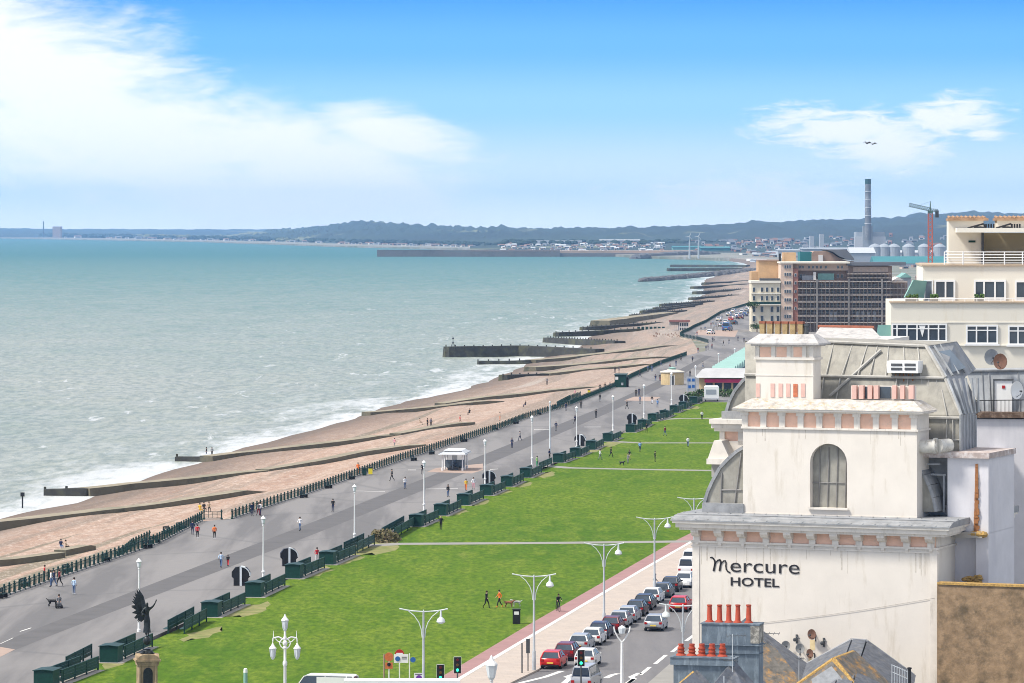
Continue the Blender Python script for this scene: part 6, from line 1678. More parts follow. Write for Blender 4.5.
person('stand','black','black',636,396.5,'person in black, left of two walking past the pink paving',0)
person('stand','navy','navy',639,395.5,'person in navy, right of two walking past the pink paving',0)
person('walk','black','white',652,404,'person in black near the right end of the pink paving',0)
person('walk','blue','denim',657.5,407.5,'person in blue near the lamp behind the pink paving',0)
person('stand','navy','denim',655.5,381.5,'person in navy left of the round brick kiosk',0)
person('stand','black','maroon',660,381,'person in black against the round brick kiosk',0)
person('walk','navy','black',692.5,362.5,'person in dark clothes on the far promenade lane',0)
person('walk','black','green',655,591.5,'person in black and green standing by the kerb lamp',PI/2, sc=1.05)
# cyclist: person + bicycle
def bicycle(label, px, py, az, z=0):
    x, y = P(px, py, z); t = thing('bicycle', label, 'bicycle', (x, y, z), az)
    for yy in (-.52, .52):
        b = MB(); n = 16; r = .33
        for i in range(n):
            a, c = 2*PI*i/n, 2*PI*(i+1)/n; b.cyl((0,yy+r*math.cos(a),r+r*math.sin(a)),(0,yy+r*math.cos(c),r+r*math.sin(c)), .022, .022, 4, cap=False)
        for i in range(6): a = 2*PI*i/6; b.cyl((0,yy,r),(0,yy+r*math.cos(a),r+r*math.sin(a)), .005, .005, 3)
        b.build('wheel', M['rubber'], t)
    b = MB(); 
    for p, q in (((0,.52,.33),(0,.1,.30)),((0,.52,.33),(0,.18,.85)),((0,.1,.30),(0,.18,.85)),((0,.1,.30),(0,-.38,.82)),((0,.17,.80),(0,-.38,.85)),((0,-.36,.95),(0,-.52,.33))): b.cyl(p, q, .02, .02, 6)
    b.build('frame', M['dark_steel'], t)
    b = MB(); b.tube([(-.22,-.52,1.03),(-.2,-.42,1.02),(0,-.38,.97),(.2,-.42,1.02),(.22,-.52,1.03)], .018, 5); b.build('handlebar', M['black'], t)
    b = MB(); b.box(-.06,.06,.05,.30,.90,.95); b.build('saddle', M['black'], t)
    return t
bicycle('bicycle ridden by the person in black on the cycle strip', 558, 611.5, .25)
person('cycle','black','black',558,611.5,'cyclist all in black riding along the cycle strip beside the lawn',.25)
# mobility scooter rider and dog
x, y = P(59, 608)
t = thing('mobility_scooter', 'small dark mobility scooter on the near promenade with rider', 'scooter', (x, y, 0), .2)
b = MB(); b.box(-.28,.28,-.6,.5,.12,.22); b.box(-.25,.25,.05,.5,.22,.42); b.build('chassis', M['black'], t)
b = MB(); b.box(-.24,.24,.0,.42,.42,.5); b.box(-.24,.24,.38,.48,.5,.95); b.build('seat', M['dark_steel'], t)
b = MB(); b.tube([(0,-.55,.2),(0,-.42,.95)], .035, 6); b.cyl((-.25,-.42,.95),(.25,-.42,.95),.02,.02,5); b.build('tiller', M['dark_steel'], t)
for s in (-.28,.28):
    for yy in (-.45,.35): b = MB(); b.cyl((s-.05,yy,.15),(s+.05,yy,.15),.15,.15,10); b.build('wheel', M['rubber'], t)
person('sit','grey','grey',59,608,'person in grey riding the mobility scooter beside a dog',.2, pos=(x, y))
def dog(label, px, py, az, m_, sc=1.0):
    J = [(0,.02,.50),(0,-.25,.52),(0,-.40,.62),(0,-.52,.72),(0,-.68,.69),(0,.30,.52),(0,.45,.55),(0,.62,.68)]
    Rr = [(.12,.13),(.13,.15),.08,.085,.04,(.11,.12),.05,.02]; E = [(0,1),(1,2),(2,3),(3,4),(0,5),(5,6),(6,7)]
    for s in (-.08,.08):
        i = len(J); J += [(s,-.27,.42),(s,-.26,.22),(s,-.28,.03)]; Rr += [.055,.032,.03]; E += [(1,i),(i,i+1),(i+1,i+2)]
        i = len(J); J += [(s,.30,.42),(s,.24,.30),(s,.38,.19),(s,.33,.03)]; Rr += [.07,.045,.03,.03]; E += [(5,i),(i,i+1),(i+1,i+2),(i+2,i+3)]
    me = skin_mesh('dog', J, E, Rr); me.materials.append(m_); o = bpy.data.objects.new('dog', me); COL.objects.link(o)
    x, y = P(px, py); o.location = (x, y, 0); o.rotation_euler.z = az; o.scale = (sc,)*3; tag(o, label, 'dog')
dog('black dog walking beside the mobility scooter', 53, 607, 1.2, M['black'], 1.25)
dog('small black dog on the lawn beyond the paths', 622, 465.5, 1.0, M['black'])
dog('small brown dog on the grass by the two walkers', 509, 607.5, 1.3, mat('brown_fur', (.22,.09,.05), .9, .3, 8))
dog('small grey and white dog right of the brown one', 516.5, 607, -1.3, mat('pale_fur', (.45,.45,.43), .9, .3, 8))
# further people, tiny and far
random.seed(11)
cols = ['black','navy','grey','maroon','denim','white','blue','black','navy']
def far_people(pts, phrase, group):
    for px, py in pts:
        c1, c2 = random.choice(cols), random.choice(['black','denim','navy','grey'])
        person('walk' if random.random() < .6 else 'stand', c1, c2, px, py, 'tiny figure in %s top and %s trousers %s' % (c1, c2, phrase), random.uniform(0, 6.28), group=group, sc=1.0)
far_people([(701,331.5),(697,336),(714,341.5),(712.5,342),(729,344),(738,341),(723.5,346),(698,353),(706,351),(708,350),(712,349),(752,347.5),(744,342.5)], 'on the promenade beyond the round kiosk', 'walkers beyond the round kiosk')
far_people([(711,327),(714,329),(716,327),(713,324.5),(719,318),(722,318),(726,314),(731,318),(705,331),(717,331),(744,309),(739,312),(720,325),(725,329.5)], 'near the distant seafront car park', 'people near the distant car park')
far_people([(664,377),(670,370),(676,366),(681,361),(640,377),(648,372),(652,371.5),(661,366),(566,411),(600,391.5),(605,390),(610,389.5)], 'beside the seafront railing past the yellow bin', 'people along the far railing')
far_people([(300,531),(333,512),(392,481),(405,489),(512,448),(520,441),(556,431),(596,418),(627,409),(640,404),(600,402),(575,424),(448,497),(690,377),(703,368)], 'out on the open promenade tarmac', 'walkers scattered over the open promenade')
far_people([(600,460),(640,452),(665,436),(688,447),(655,462)], 'out on the far lawn', 'people scattered over the far lawn')
# people on the beach
def bz(px, py):
    # find beach height at the point seen through this pixel
    z = -1.0
    for _ in range(12):
        x, y = P(px, py, z); xl = interp(LAND, y)+.1; xw = interp(WATER, y); s = x-xw; z = beach_z(s, xl-xw, y, x)
    return z
for px, py, tp, lg, lb, kd in [(427.5,427,'black','black','person in black standing on the beach, left of a pair','stand'),(431,427,'navy','black','person in navy standing on the beach, right of a pair','stand'),(420,425,'tan','tan','person in tan sitting on the shingle left of the pair','sit'),(460,424,'red','tan','person in red and tan walking on the beach near the railing','walk'),(394.5,448,'pink','grey','person in pink walking on the shingle above the railing','walk'),(469.5,415,'black','black','person in black sitting on the shingle','sit'),(61,550,'navy','blue','person in navy sitting by the shingle ridge','sit'),(66,551,'tan','black','person in tan beside the one on the shingle ridge','sit'),(206.5,456.5,'black','navy','person in dark clothes at the water edge by a groyne','stand'),(212,456.5,'grey','black','person in grey at the water edge by a groyne','stand'),(200,513,'yellow','yellow','person in yellow sitting on the shingle by the gap','sit'),(204,512,'black','black','person in black sitting on the shingle by the gap','sit'),(209,511.5,'tan','black','person in tan sitting on the shingle by the gap','sit'),(525.5,407,'black','navy','person in black lying by a stump on the beach','sit'),(547,385,'grey','black','person in grey standing on the upper beach','stand'),(575,397,'pink','black','person in pink near the yellow bin on the beach','stand'),(615,373,'black','black','person in black on the upper beach before the kiosk','stand'),(619,373,'navy','black','person in navy on the upper beach before the kiosk','stand'),(500,421,'tan','orange','person in tan and orange at the foot of the railing','stand')]:
    z = bz(px, py); person(kd, tp, lg, px, py, lb, random.uniform(0, 6), z=z)
sw = thing('buoy_post', 'thin dark marker post standing in the shallow sea at left', 'post', (*P(22.5, 508, ZS), ZS)); b = MB(); b.cyl((0,0,-1),(0,0,2.2),.12,.12,6); b.build('shaft', M['black'], sw); b = MB(); b.box(-.3,.3,-.1,.1,1.7,2.3); b.build('topmark', M['black'], sw)
# two birds
def bird(label, px, py, Y, az):
    x, y, z = D(px, py, Y); me = MB()
    J = [(0,0,0),(0,-.18,.02),(0,-.27,.03),(0,.2,0)]; m_ = skin_mesh('bird', J, [(0,1),(1,2),(0,3)], [.10,.08,.04,.05]); m_.materials.append(M['black'])
    o = bpy.data.objects.new('seagull', m_); COL.objects.link(o); o.location = (x, y, z); o.rotation_euler.z = az; tag(o, label, 'bird')
    for s in (-1, 1):
        b = MB(); b.add([(s*.04,-.08,.02),(s*.30,-.14,.22),(s*.62,.0,.12),(s*.30,.08,.18),(s*.04,.1,.02),(s*.04,-.08,.05),(s*.30,-.14,.28),(s*.62,.0,.17),(s*.30,.08,.24),(s*.04,.1,.05)],[(0,1,2,3,4),(9,8,7,6,5),(0,5,6,1),(1,6,7,2),(2,7,8,3),(3,8,9,4)]); b.build('wing', M['black'], o)
bird('dark seagull gliding in front of the small cloud, left of two', 867, 143.5, 560, .5); bird('dark seagull gliding before the small cloud, right of two', 872.8, 144.3, 600, -.3)

# ================================================================ groynes
def groyne(label, a, b_, wid=1.6, top=-1.4, h2=None, m='groyne', depth=4, posts=True, sub=None):
    global RIDGE
    # a = sea end pixel at the top, b_ = landward end pixel
    top2 = top if h2 is None else h2
    (x0, y0), (x1, y1) = P(*a, top), P(*b_, top2)
    t = thing('groyne', label, 'groyne', (x0, y0, 0)); dx_, dy_ = x1-x0, y1-y0; L_ = math.hypot(dx_, dy_); an = math.atan2(dy_, dx_)
    wid = wid*(1.9 if m == 'groyne_green' and wid < 3 else 1.1)
    b = MB(); n = max(6, int(L_/4)); vs = []; fs = []
    for i in range(n+1):
        k = i/n; c = Vector((dx_*k, dy_*k, lerp(top, top2, k)+.15*mnoise.noise(Vector((k*L_*.3, x0, 0)))))
        RIDGE = False
        gx_, gy_ = x0+c.x, y0+c.y; xl_ = interp(LAND, gy_)+.1; xw_ = interp(WATER, gy_)
        c.z = max(c.z, beach_z(gx_-xw_, xl_-xw_, gy_, gx_)+(.6 if m == 'groyne_green' else .5)*(1 if k < .85 else (1-k)/.15+.15)); RIDGE = True
        nn = Vector((-math.sin(an), math.cos(an), 0))*wid/2
        w_ = 1+.25*mnoise.noise(Vector((k*L_*.3, 3, x0)))
        vs += [c+nn*w_, c-nn*w_, c-nn*1.3+Vector((0,0,-depth)), c+nn*1.3+Vector((0,0,-depth))]
    ft = []
    for i in range(n): o_ = i*4; ft.append((o_, o_+1, o_+5, o_+4)); fs += [(o_+1, o_+2, o_+6, o_+5), (o_+3, o_, o_+4, o_+7)]
    fs += [(3,2,1,0), (4*n,4*n+1,4*n+2,4*n+3)]
    b.add(vs, fs); tn = len(fs); b.f += ft; b.m += [1]*len(ft); b.build('wall', [M[m], M['groyne_top'] if m == 'groyne_green' else M[m]], t, fix=True)
    if posts:
        b = MB(); k_ = min(40, int(L_/3.2))
        for i in range(k_): k = i/max(1, k_); b.box(dx_*k-.18, dx_*k+.18, dy_*k-.18, dy_*k+.18, top-depth+.5, lerp(top, top2, k)+.35+.25*random.random())
        b.build('posts_row', M['groyne'], t)['kind'] = 'stuff'
    return t
GR = [((45,489),(88,488),1.8,-3.0,-2.8,'groyne'),((84,488),(262,470),1.6,-2.8,-1.4,'groyne_green'),((262,470),(420,444),1.2,-1.4,-.7,'groyne_green'),
 ((-20,523),(120,507),1.6,-2.4,-1.3,'groyne_green'),((115,508),(262,491),1.2,-1.4,-.7,'groyne_green'),
 ((-20,561),(60,553),1.1,-.8,-.55,'groyne_green'),((60,553),(90,546),.8,-.8,-.5,'groyne_green'),
 ((177,456.5),(206,456),1.5,-3.2,-3.0,'groyne'),((206,456),(400,434),1.5,-2.9,-1.4,'groyne_green'),((395,435),(470,422),1.2,-1.4,-.7,'groyne_green'),
 ((366,412),(500,401),1.6,-3.0,-1.6,'groyne_green'),((440,404),(600,389),1.6,-2.6,-1.2,'groyne_green'),
 ((503,375),(545,373.5),3.0,-2.2,-2.2,'groyne'),((545,373.5),(650,367),2.4,-2.2,-1.2,'groyne_green'),((530,367),(668,357.5),2.4,-2.2,-1.0,'groyne_green'),
 ((478,361),(530,360),2.2,-3.0,-2.8,'groyne'),((530,360),(676,347),2.2,-2.8,-1.2,'groyne_green'),
 ((446,346.5),(520,345.5),4.0,-.6,-.6,'groyne'),((520,345.5),(600,349),4.0,-.6,-1.2,'groyne'),
 ((556,332.5),(640,328.5),3.0,-2.4,-1.5,'groyne'),((548,337.5),(620,341),3.5,-2.4,-1.5,'groyne'),((583,327),(660,322),3,-2.6,-1.6,'groyne'),
 ((600,320.5),(626,317.5),8,-1.6,-.8,'groyne_green'),((624,317.5),(670,312),6,-1.0,-1.6,'groyne_green'),
 ((632,314.5),(684,310),3,-2.6,-1.8,'groyne'),((643,310.5),(692,305.5),3,-2.6,-1.8,'groyne'),((656,307.5),(700,303),3,-2.6,-1.8,'groyne'),((662,304),(712,300.5),3,-2.6,-1.8,'groyne'),
 ((692,297.5),(735,294.5),5,-2.4,-1.2,'groyne'),((697,291.5),(745,288.5),6,-2.2,-1.2,'groyne'),((694,286.5),(750,283.8),6,-2.4,-1.2,'groyne'),((706,282.5),(752,280.5),7,-2.0,-1.2,'groyne')]
for i, (a, b_, w_, t0, t1, m_) in enumerate(GR):
    groyne(('dark timber' if m_ == 'groyne' else 'weedy olive')+' groyne, '+ORD[min(i, 28)]+(' counted from the nearest' if i < 29 else ' counted along, far %s one' % ('upper','middle','last')[i-29 if i-29 < 3 else 2]), a, b_, w_, t0, t1, m_, posts=(m_ == 'groyne' and a[1] > 290))
# stone pier end beacon
x, y = P(453, 349.5, -.6); t = thing('pier_beacon', 'small dark beacon mast at the sea end of the stone pier', 'beacon', (x, y, -.6)); b = MB(); b.cyl((0,0,0),(0,0,4.2),.12,.06,6); b.tube([(-.9,0,0),(0,0,2.6),(.9,0,0)], .08, 5); b.build('mast', M['black'], t); b = MB(); b.lathe((0,0,3.2),[(0,.1),(.1,.35),(.5,.3),(.6,.05)],8); b.build('light', M['dark_steel'], t)
# rock groyne and breakwaters far off
def rocks(label, a, b_, hgt, wid, n, zc=ZS, r=(1.2,2.6), name='rock_breakwater', m='rocks'):
    (x0, y0), (x1, y1) = P(*a, ZS), P(*b_, ZS); t = thing(name, label, 'breakwater', (x0, y0, 0)); b = MB(); L_ = math.hypot(x1-x0, y1-y0)
    for i in range(n):
        k = random.random(); off = random.gauss(0, .35)*wid*(.3+k*.9); hh = hgt*max(0, 1-abs(off)/(wid*(.3+k*.9)))*(.35+.65*k)
        rr = random.uniform(*r); b.sph(((x1-x0)*k+off*.3, (y1-y0)*k+off, zc+hh*random.uniform(.5,1)), rr, 6, 4, 1.3, 1.6, .8)
    b.build('rock_armour', M[m], t)
rocks('low rocky breakwater of dark boulders reaching into the sea', (644,281.5), (752,272.5), 2.4, 80, 1500, r=(1.6,3.6))
rocks('dark rocky spit of boulders near the harbour mouth', (640,258.8), (702,257), 6, 120, 500, r=(3,8))
for a, b_, lb in (((668,268.2),(742,268),'long thin dark groyne at the far beach, nearer of two'),((672,264.6),(748,265),'long thin dark groyne at the far beach, farther of two')):
    groyne(lb, a, b_, 7, -1.2, -1.2, 'groyne', posts=False)
# harbour arm
Yh = 6300.0
t = thing('harbour_breakwater', 'long grey harbour breakwater wall across the bay', 'breakwater', ((378-512)*Yh/F, Yh, ZS))
b = MB(); X = lambda px: (px-378)*Yh/F
b.box(X(377), X(443), 0, 60, -2, 9.2); b.box(X(443), X(560), -14, 60, -2, 8.2); b.box(X(560), X(660), -10, 60, -2, 5.5); b.box(X(377), X(560), 0, 70, 9.0, 10.4)
b.build('wall', mat('breakwater_concrete', (.16,.145,.14), .9, .2, .01, stain=(.09,.085,.085), stain_amt=.5, stain_scale=.02), t)
b = MB(); b.box(X(470), X(700), 80, 200, -2, 8.5); b.build('shingle_bank', mat('far_shingle', (.42,.30,.22), .9, .1, .02), t)
# ================================================================ far seafront block
Yb = 1490.0
fz = Frame(750, Yb, 0)
def bldg(name, label, cat='building'): return thing(name, label, cat, fz.loc, 0)
def part(t, name, m, x0, y0, x1, y1, v0, v1, zb=None): b = MB(); fz.box(b, x0, y0, x1, y1, v0, v1, zb=zb); return b.build(name, m, t)
def winrow(t, xs, ys, w, h, v, m='dark_glass', frame=True):
    for y in ys:
        for x in xs:
            if frame: f = part(t, 'window', M['far_white'], x-w/2-.25, y-h/2-.2, x+w/2+.25, y+h/2+.2, v-.25, v-.02)
            b = MB(); fz.box(b, x-w/2, y-h/2, x+w/2, y+h/2, v-.32, v-.26); b.build('pane', M[m], f if frame else t)
A = bldg('cream_terrace_house', 'old cream stucco terrace house with dark windows, left end of the far seafront block')
part(A, 'wall', M['cream_old'], 751.5, 282, 780.4, 345, 0, 14, zb=0); part(A, 'parapet', M['cream_trim'], 750.8, 280.8, 780.8, 283, -.6, 14)
part(A, 'balcony', M['cream_trim'], 749.5, 304.2, 780.8, 305.2, -1.6, 0); part(A, 'balcony_rail', M['green_dark'], 749.5, 301.8, 780.8, 304.2, -1.6, -1.5); part(A, 'cornice', M['cream_trim'], 751, 293.2, 780.8, 294, -.5, 0)
winrow(A, (754,762,767,772.2,778), (289.6,298.2), 2.2, 4.2, 0); winrow(A, (754,762,772,778), (309.3,318.5), 2.6, 5.2, 0)
part(A, 'roof_terrace', M['dark_steel'], 760, 278.4, 780, 281, 1, 5)
B = bldg('ochre_block', 'ochre rendered block rising behind the cream terrace house')
part(B, 'wall', M['brick_yellow'], 758.5, 260.5, 780.6, 345, 16, 30, zb=0); part(B, 'side_wing', M['brick_yellow'], 751.5, 271.5, 758.5, 345, 17, 30, zb=0); part(B, 'stair_tower', M['brick_yellow'], 783.5, 252.5, 796, 262, 18, 28); part(B, 'chimney', M['black'], 779, 253.5, 781, 261, 15, 17)
part(B, 'coping', M['brick_brown'], 758, 259.8, 781, 260.8, 15.5, 30)
C2 = bldg('peach_tower_block', 'peach stone apartment tower with white windows and red brick strip')
part(C2, 'wall', M['peach'], 781, 263, 792.9, 345, 0, 20, zb=0); part(C2, 'brick_strip', M['brick_red'], 792.9, 268.5, 798.2, 345, .4, 18, zb=0); part(C2, 'top_floor', M['peach'], 792.9, 262, 848, 270.5, 4, 20); part(C2, 'upper_wall', M['brick_brown'], 792.9, 270.5, 849, 282, 6, 20)
part(C2, 'roof_slab', M['cream_trim'], 780, 261.8, 850, 263.4, -.5, 21)
winrow(C2, (785.2,787.6,790), (266.8,274.3,282.8,291.2,299.8,308,316.4), 1.5, 3.0, 0, 'dark_glass'); winrow(C2, (800,803,809,813,817,821,826,838,842), (267.2,), 1.6, 2.4, 4); winrow(C2, (795.5,), (275,283,291.5,300,308.4), 1.6, 2.6, .4)
winrow(C2, (801,804,838,842), (276,), 2, 3.2, 6)
E2 = bldg('curved_brown_roof_building', 'brown brick building with sweeping curved gable behind the scaffolded block')
b = MB(); pr = [fz.L(x, y, 60) for x, y in ((812,263),(812,253),(814,251.2),(826,251.2),(832,253),(839,258),(846,260.5),(854,261.2),(854,264))]
b.prism([(p.x, p.z) for p in pr], 60, 75, 'y'); b.build('gable_wall', M['brick_brown'], E2)
b = MB(); pr = [fz.L(x, y, 62) for x, y in ((827,250.8),(846,250.5),(853,259),(853.5,261),(846,260),(839,257.4),(832,252.6))]; b.prism([(p.x, p.z+.3) for p in pr], 58, 100, 'y'); b.build('roof', M['far_slate'], E2)
part(E2, 'window', M['far_white'], 818.5, 255, 823, 262, 59.6, 60.05); part(E2, 'teal_wing', M['teal'], 800, 252, 812, 262, 62, 75)
sc_ = bldg('scaffolded_block', 'brick apartment block wrapped in dark scaffolding with rows of boards')
part(sc_, 'wall', M['brick_brown'], 799, 280, 891, 345, 3, 22, zb=0); part(sc_, 'upper_wall', M['brick_brown'], 848, 266, 892, 281, 4, 22); part(sc_, 'right_wing', M['brick_brown'], 891, 281, 907.5, 345, 4, 22, zb=0); part(sc_, 'long_roof', M['far_slate'], 847, 262.2, 906, 265.6, 1, 22)
part(sc_, 'roof_box', M['shed_white'], 802, 275.5, 814, 281, 4, 12); part(sc_, 'green_dome', M['teal_pale'], 818, 273.5, 834, 280.5, 4, 14); part(sc_, 'stone_band', M['peach'], 853, 267, 888, 272, 3.6, 4)
part(sc_, 'white_fin', M['far_white'], 813.5, 272, 816, 280, 1, 3)
for k, y in enumerate((281,288,294.5,301.5,308.5,315.5,322)):
    part(sc_, 'scaffold_deck', M['board'], 798, y, 891.5, y+1.0, -1.3, 2.6)
for y in (273.5, 277.5): part(sc_, 'scaffold_deck', M['board'], 848, y, 891, y+.8, -1.0, 3.4)
for y in (281.5, 288, 294.5, 301): part(sc_, 'scaffold_deck', M['board'], 891.6, y, 907.5, y+.9, -1.0, 3.4)
b = MB()
for q in [799+k*3.8 for k in range(29)]:
    fz.box(b, q-.16, 281 if q < 891 else 283, q+.16, 345, -1.35, -1.15, zb=0)
for q in (817, 848.8, 882): fz.box(b, q-.9, 279, q+.9, 345, -1.6, -1.0, zb=0)
for q in range(849, 893, 4): fz.box(b, q-.16, 268, q+.16, 281, -1.2, -1.0)
for y in (284, 286, 291, 293, 298, 300, 305, 307, 312, 314, 319): fz.box(b, 798, y, 907, y+.28, -1.36, -1.2)
b.build('scaffold_poles', M['scaff_dark'], sc_)
winrow(sc_, [806+5.3*k for k in range(16)], (285,291.5,298.4,305,312), 2.2, 3.4, 3, 'dark_glass', frame=False)
for q in (831, 835.5, 857.5, 863, 868.5, 874.5): part(sc_, 'arched_window', M['far_white'], q-1.5, 311.5, q+1.5, 320.5, 2.55, 2.98)
# smaller roofs right of it
for (x0, y0, x1, y1, v, m_, lb) in ((893,277,903,284,30,'far_white','small white rooftop box right of the scaffolded block'),(900,273,911,282,45,'teal_pale','pale domed roof building right of the scaffolding'),(846,325,885,345,-700,'far_white','low white hipped roof behind the hotel mansard')):
    if v < 0: continue
    t = bldg('rooftop_building', lb); part(t, 'wall', M['shed_white'], x0, (y0+y1)/2, x1, 345, v, v+14, zb=0)
    b = MB(); p, q, r = fz.L(x0-1, (y0+y1)/2, v), fz.L(x1+1, (y0+y1)/2, v), fz.L((x0+x1)/2, y0, v); b.prism([(p.x,p.z),(q.x,p.z),(r.x,r.z)], v-1, v+15, 'y'); b.build('roof', M[m_], t)
# white hipped roof just beyond the hotel (between chimney and cream block)
fq = Frame(812, 300, -15)
t = thing('hipped_roof_building', 'white weathered hipped roof with red ridge tiles behind the hotel chimney', 'building', fq.loc, fq.rz)
b = MB(); fq.box(b, 814, 340, 882, 420, 0, 12, zb=0); b.build('wall', M['far_white'], t)
b = MB(); b.slab([fq.L(811,340.5,-.6),fq.L(885,341.5,-.6),fq.L(872,328,6),fq.L(820,327,6)], .2); b.build('roof', bpy.data.materials['weathered_cap'], t)
b = MB(); b.cyl(fq.L(818,327,6), fq.L(874,328,6), .16, .16, 8); b.build('ridge_tile', M['red_clay'], t)
# planting before the cream terrace
for px, py, lb in ((757,327,'leafy green tree at the foot of the cream terrace house'),(752,305.5,'leafy plants on the cream terrace balcony')):
    x, y, z = D(px, py, Yb-6); t = thing('tree', lb, 'tree', (x, y, 0 if py > 320 else z-1)); b = MB(); hh = z if py > 320 else 1
    b.cyl((0,0,0),(0,0,hh+1),.25,.1,6); b.build('trunk', M['brick_brown'], t); b = MB()
    for k in range(260):
        c = Vector((random.gauss(0,1.0), random.gauss(0,1.0), hh+.3+random.gauss(0,.45))); r = random.uniform(.15,.35); d = Vector((random.gauss(0,1),random.gauss(0,1),random.gauss(0,1))).normalized(); e = d.orthogonal().normalized()*r; f = d.cross(e)
        b.add([c-e-f*.6,c+e-f*.5,c+e*.5+f,c-e*.6+f*.7],[(0,1,2,3)])
    b.build('crown', leafm, t, fix=False)

# beach hut kiosk by the curved steps
def hut(t):
    b = MB(); b.box(-6,6,-5,5,0,6.5); b.build('wall', M['far_white'], t); b = MB(); b.box(-18,8,-6,6,6.5,7.6); b.build('roof', mat('hut_roof', (.26,.12,.11), .9, .2, .2), t)
    for k in range(4):
        for j in range(2): b = MB(); b.box(-5+k*2.8,-3.2+k*2.8,-5.1,-5.0,1.0+j*2.9,3.0+j*2.9); b.build('window', M['dark_glass'], t)
    b = MB(); b.box(-18,-6,-4,5,4.6,6.4); b.build('covered_deck', M['concrete'], t)
    for k in range(5): b = MB(); b.box(-17.5+k*2.6,-17.1+k*2.6,-4,-3.6,0,6.4); b.build('post', M['steel'], t)
x, y = P(683.5, 332.5, -1.6); t = thing('beach_cafe', 'white two-storey beach building with dull red flat roof at the steps', 'building', (x, y, -1.6)); t.scale = (.30,.5,.62); hut(t)
x, y = P(668, 331, -2.5); t = thing('beach_screen', 'row of dark green windbreak panels on the far beach', 'windbreak', (x-8, y, -3))
for k in range(7): b = MB(); b.box(-4+k*1.6,-2.9+k*1.6,-1,1,0,2.2); b.build('panel', M['green_dark'], t)
b = MB()
for k in range(26): q = random.uniform(652, 684); z = -2.4; x2, y2 = P(q, 337+random.random()*5, z); b.box(x2-x-.16,x2-x+.16,y2-y-.2,y2-y+.2,-1.2,1.9)
t2 = thing('breakwater_posts', 'cluster of weathered timber posts on the far beach below the steps', 'posts', (x, y, -2.4)); b.build('timber_posts', M['brick_brown'], t2)['kind'] = 'stuff'
# sea wall below the curve
wl_p = [P(*p) for p in [(687,355.5),(705,351),(708,343),(697,340),(684,337.5),(680,336)]]
b = MB(); x0, y0 = wl_p[0]
for (xa, ya), (xb, yb) in zip(wl_p[:-1], wl_p[1:]): b.slab([(xa-x0,ya-y0,-.05),(xb-x0,yb-y0,-.05),(xb-x0,yb-y0,-4),(xa-x0,ya-y0,-4)], .6)
t = thing('sea_wall', 'pale concrete sea wall curving round the steps', 'wall', (x0, y0, 0)); b.build('wall', mat('pale_wall', (.48,.42,.32), .9, .12, .1), t)
# wind turbine-like white masts, teal sheds
Yp = 5400.0
def farbox(name, label, cat, x0, y0, x1, y1, Y, dep, m, roof=None, zb=-1, extra=None, ridge=.28):
    xa, _, z1 = D(x0, y0, Y); xb, _, z0 = D(x1, y1, Y); w = xb-xa
    t = thing(name, label, cat, ((xa+xb)/2, Y, 0)); b = MB(); h = z1-(0 if roof is None else (z1-max(z0, 0))*ridge); b.box(-w/2,w/2,0,dep,zb,h); b.build('wall', m, t)
    if roof is not None:
        b = MB(); b.add([(-w/2-1,-1,h),(w/2+1,-1,h),(w/2+1,dep+1,h),(-w/2-1,dep+1,h),(-w/2-1,dep/2,z1),(w/2+1,dep/2,z1)],[(0,1,5,4),(2,3,4,5),(0,4,3),(1,2,5),(0,3,2,1)]); b.build('roof', roof, t)
    if extra: extra(t, w, h)
    return t
for px, lb in ((689.5,'slim white mast at the harbour, left of two'),(698.5,'slim white mast at the harbour, right of two')):
    x, y, z = D(px, 236.5, 5300); t = thing('harbour_mast', lb, 'mast', (x, y, 0)); b = MB(); b.cyl((0,0,0),(0,0,z),1.3,.7,8); b.build('mast', M['shed_white'], t); b = MB()
    for k in range(3): a = .4+k*2.094; b.cyl((0,-1.5,z),(5.5*math.sin(a),-1.5,z+5.5*math.cos(a)), .6, .2, 5)
    b.build('rotor', M['shed_white'], t)
farbox('harbour_shed', 'long bright teal shed on the harbour spit', 'shed', 701, 246.5, 730, 252, 6900, 60, M['teal'], M['teal'])
farbox('harbour_shed', 'pale teal shed left of the slim white masts', 'shed', 673, 246, 701, 250.5, 7000, 60, M['teal_pale'], M['teal'])
farbox('warehouse', 'teal-roofed warehouse above the scaffolded block', 'warehouse', 875, 256.5, 946, 265.5, 4300, 60, M['shed_white'], M['teal'], ridge=.8)
farbox('warehouse', 'long white warehouse below the storage tanks', 'warehouse', 875, 250.4, 950, 258, 5300, 60, M['shed_white'], M['shed_white'])
farbox('warehouse', 'blue-grey warehouse left of the long white one', 'warehouse', 851, 247.5, 875, 257.5, 4650, 60, M['shed_grey'], M['shed_white'], ridge=.55)
farbox('warehouse', 'white low warehouse behind the curved brown roof', 'warehouse', 802, 247.6, 850, 252, 5600, 60, M['shed_grey'], M['shed_grey'])
farbox('warehouse', 'white gabled warehouse beside the stepped white flats', 'warehouse', 778, 249.2, 800, 253.5, 5600, 50, M['shed_white'], M['shed_grey'])
for i, q in enumerate((875, 884, 894, 908.5, 924, 939.5)):
    x, y, z = D(q, 250.6, 5000); t = thing('storage_tank', 'x', 'tank', (x, y, 0)); b = MB(); r = 7.6; b.lathe((0,0,0), [(0,r),(z+4.6,r)], 16); b.build('shell', M['shed_grey'], t); b = MB(); b.lathe((0,0,z+4.6), [(0,r+.3),(2.6,r*.6),(4.0,.4)], 16); b.build('dome', M['shed_grey'], t)
    t['label'] = ORD[i]+' pale domed storage tank from the power station side'; t['group'] = 'domed storage tanks'
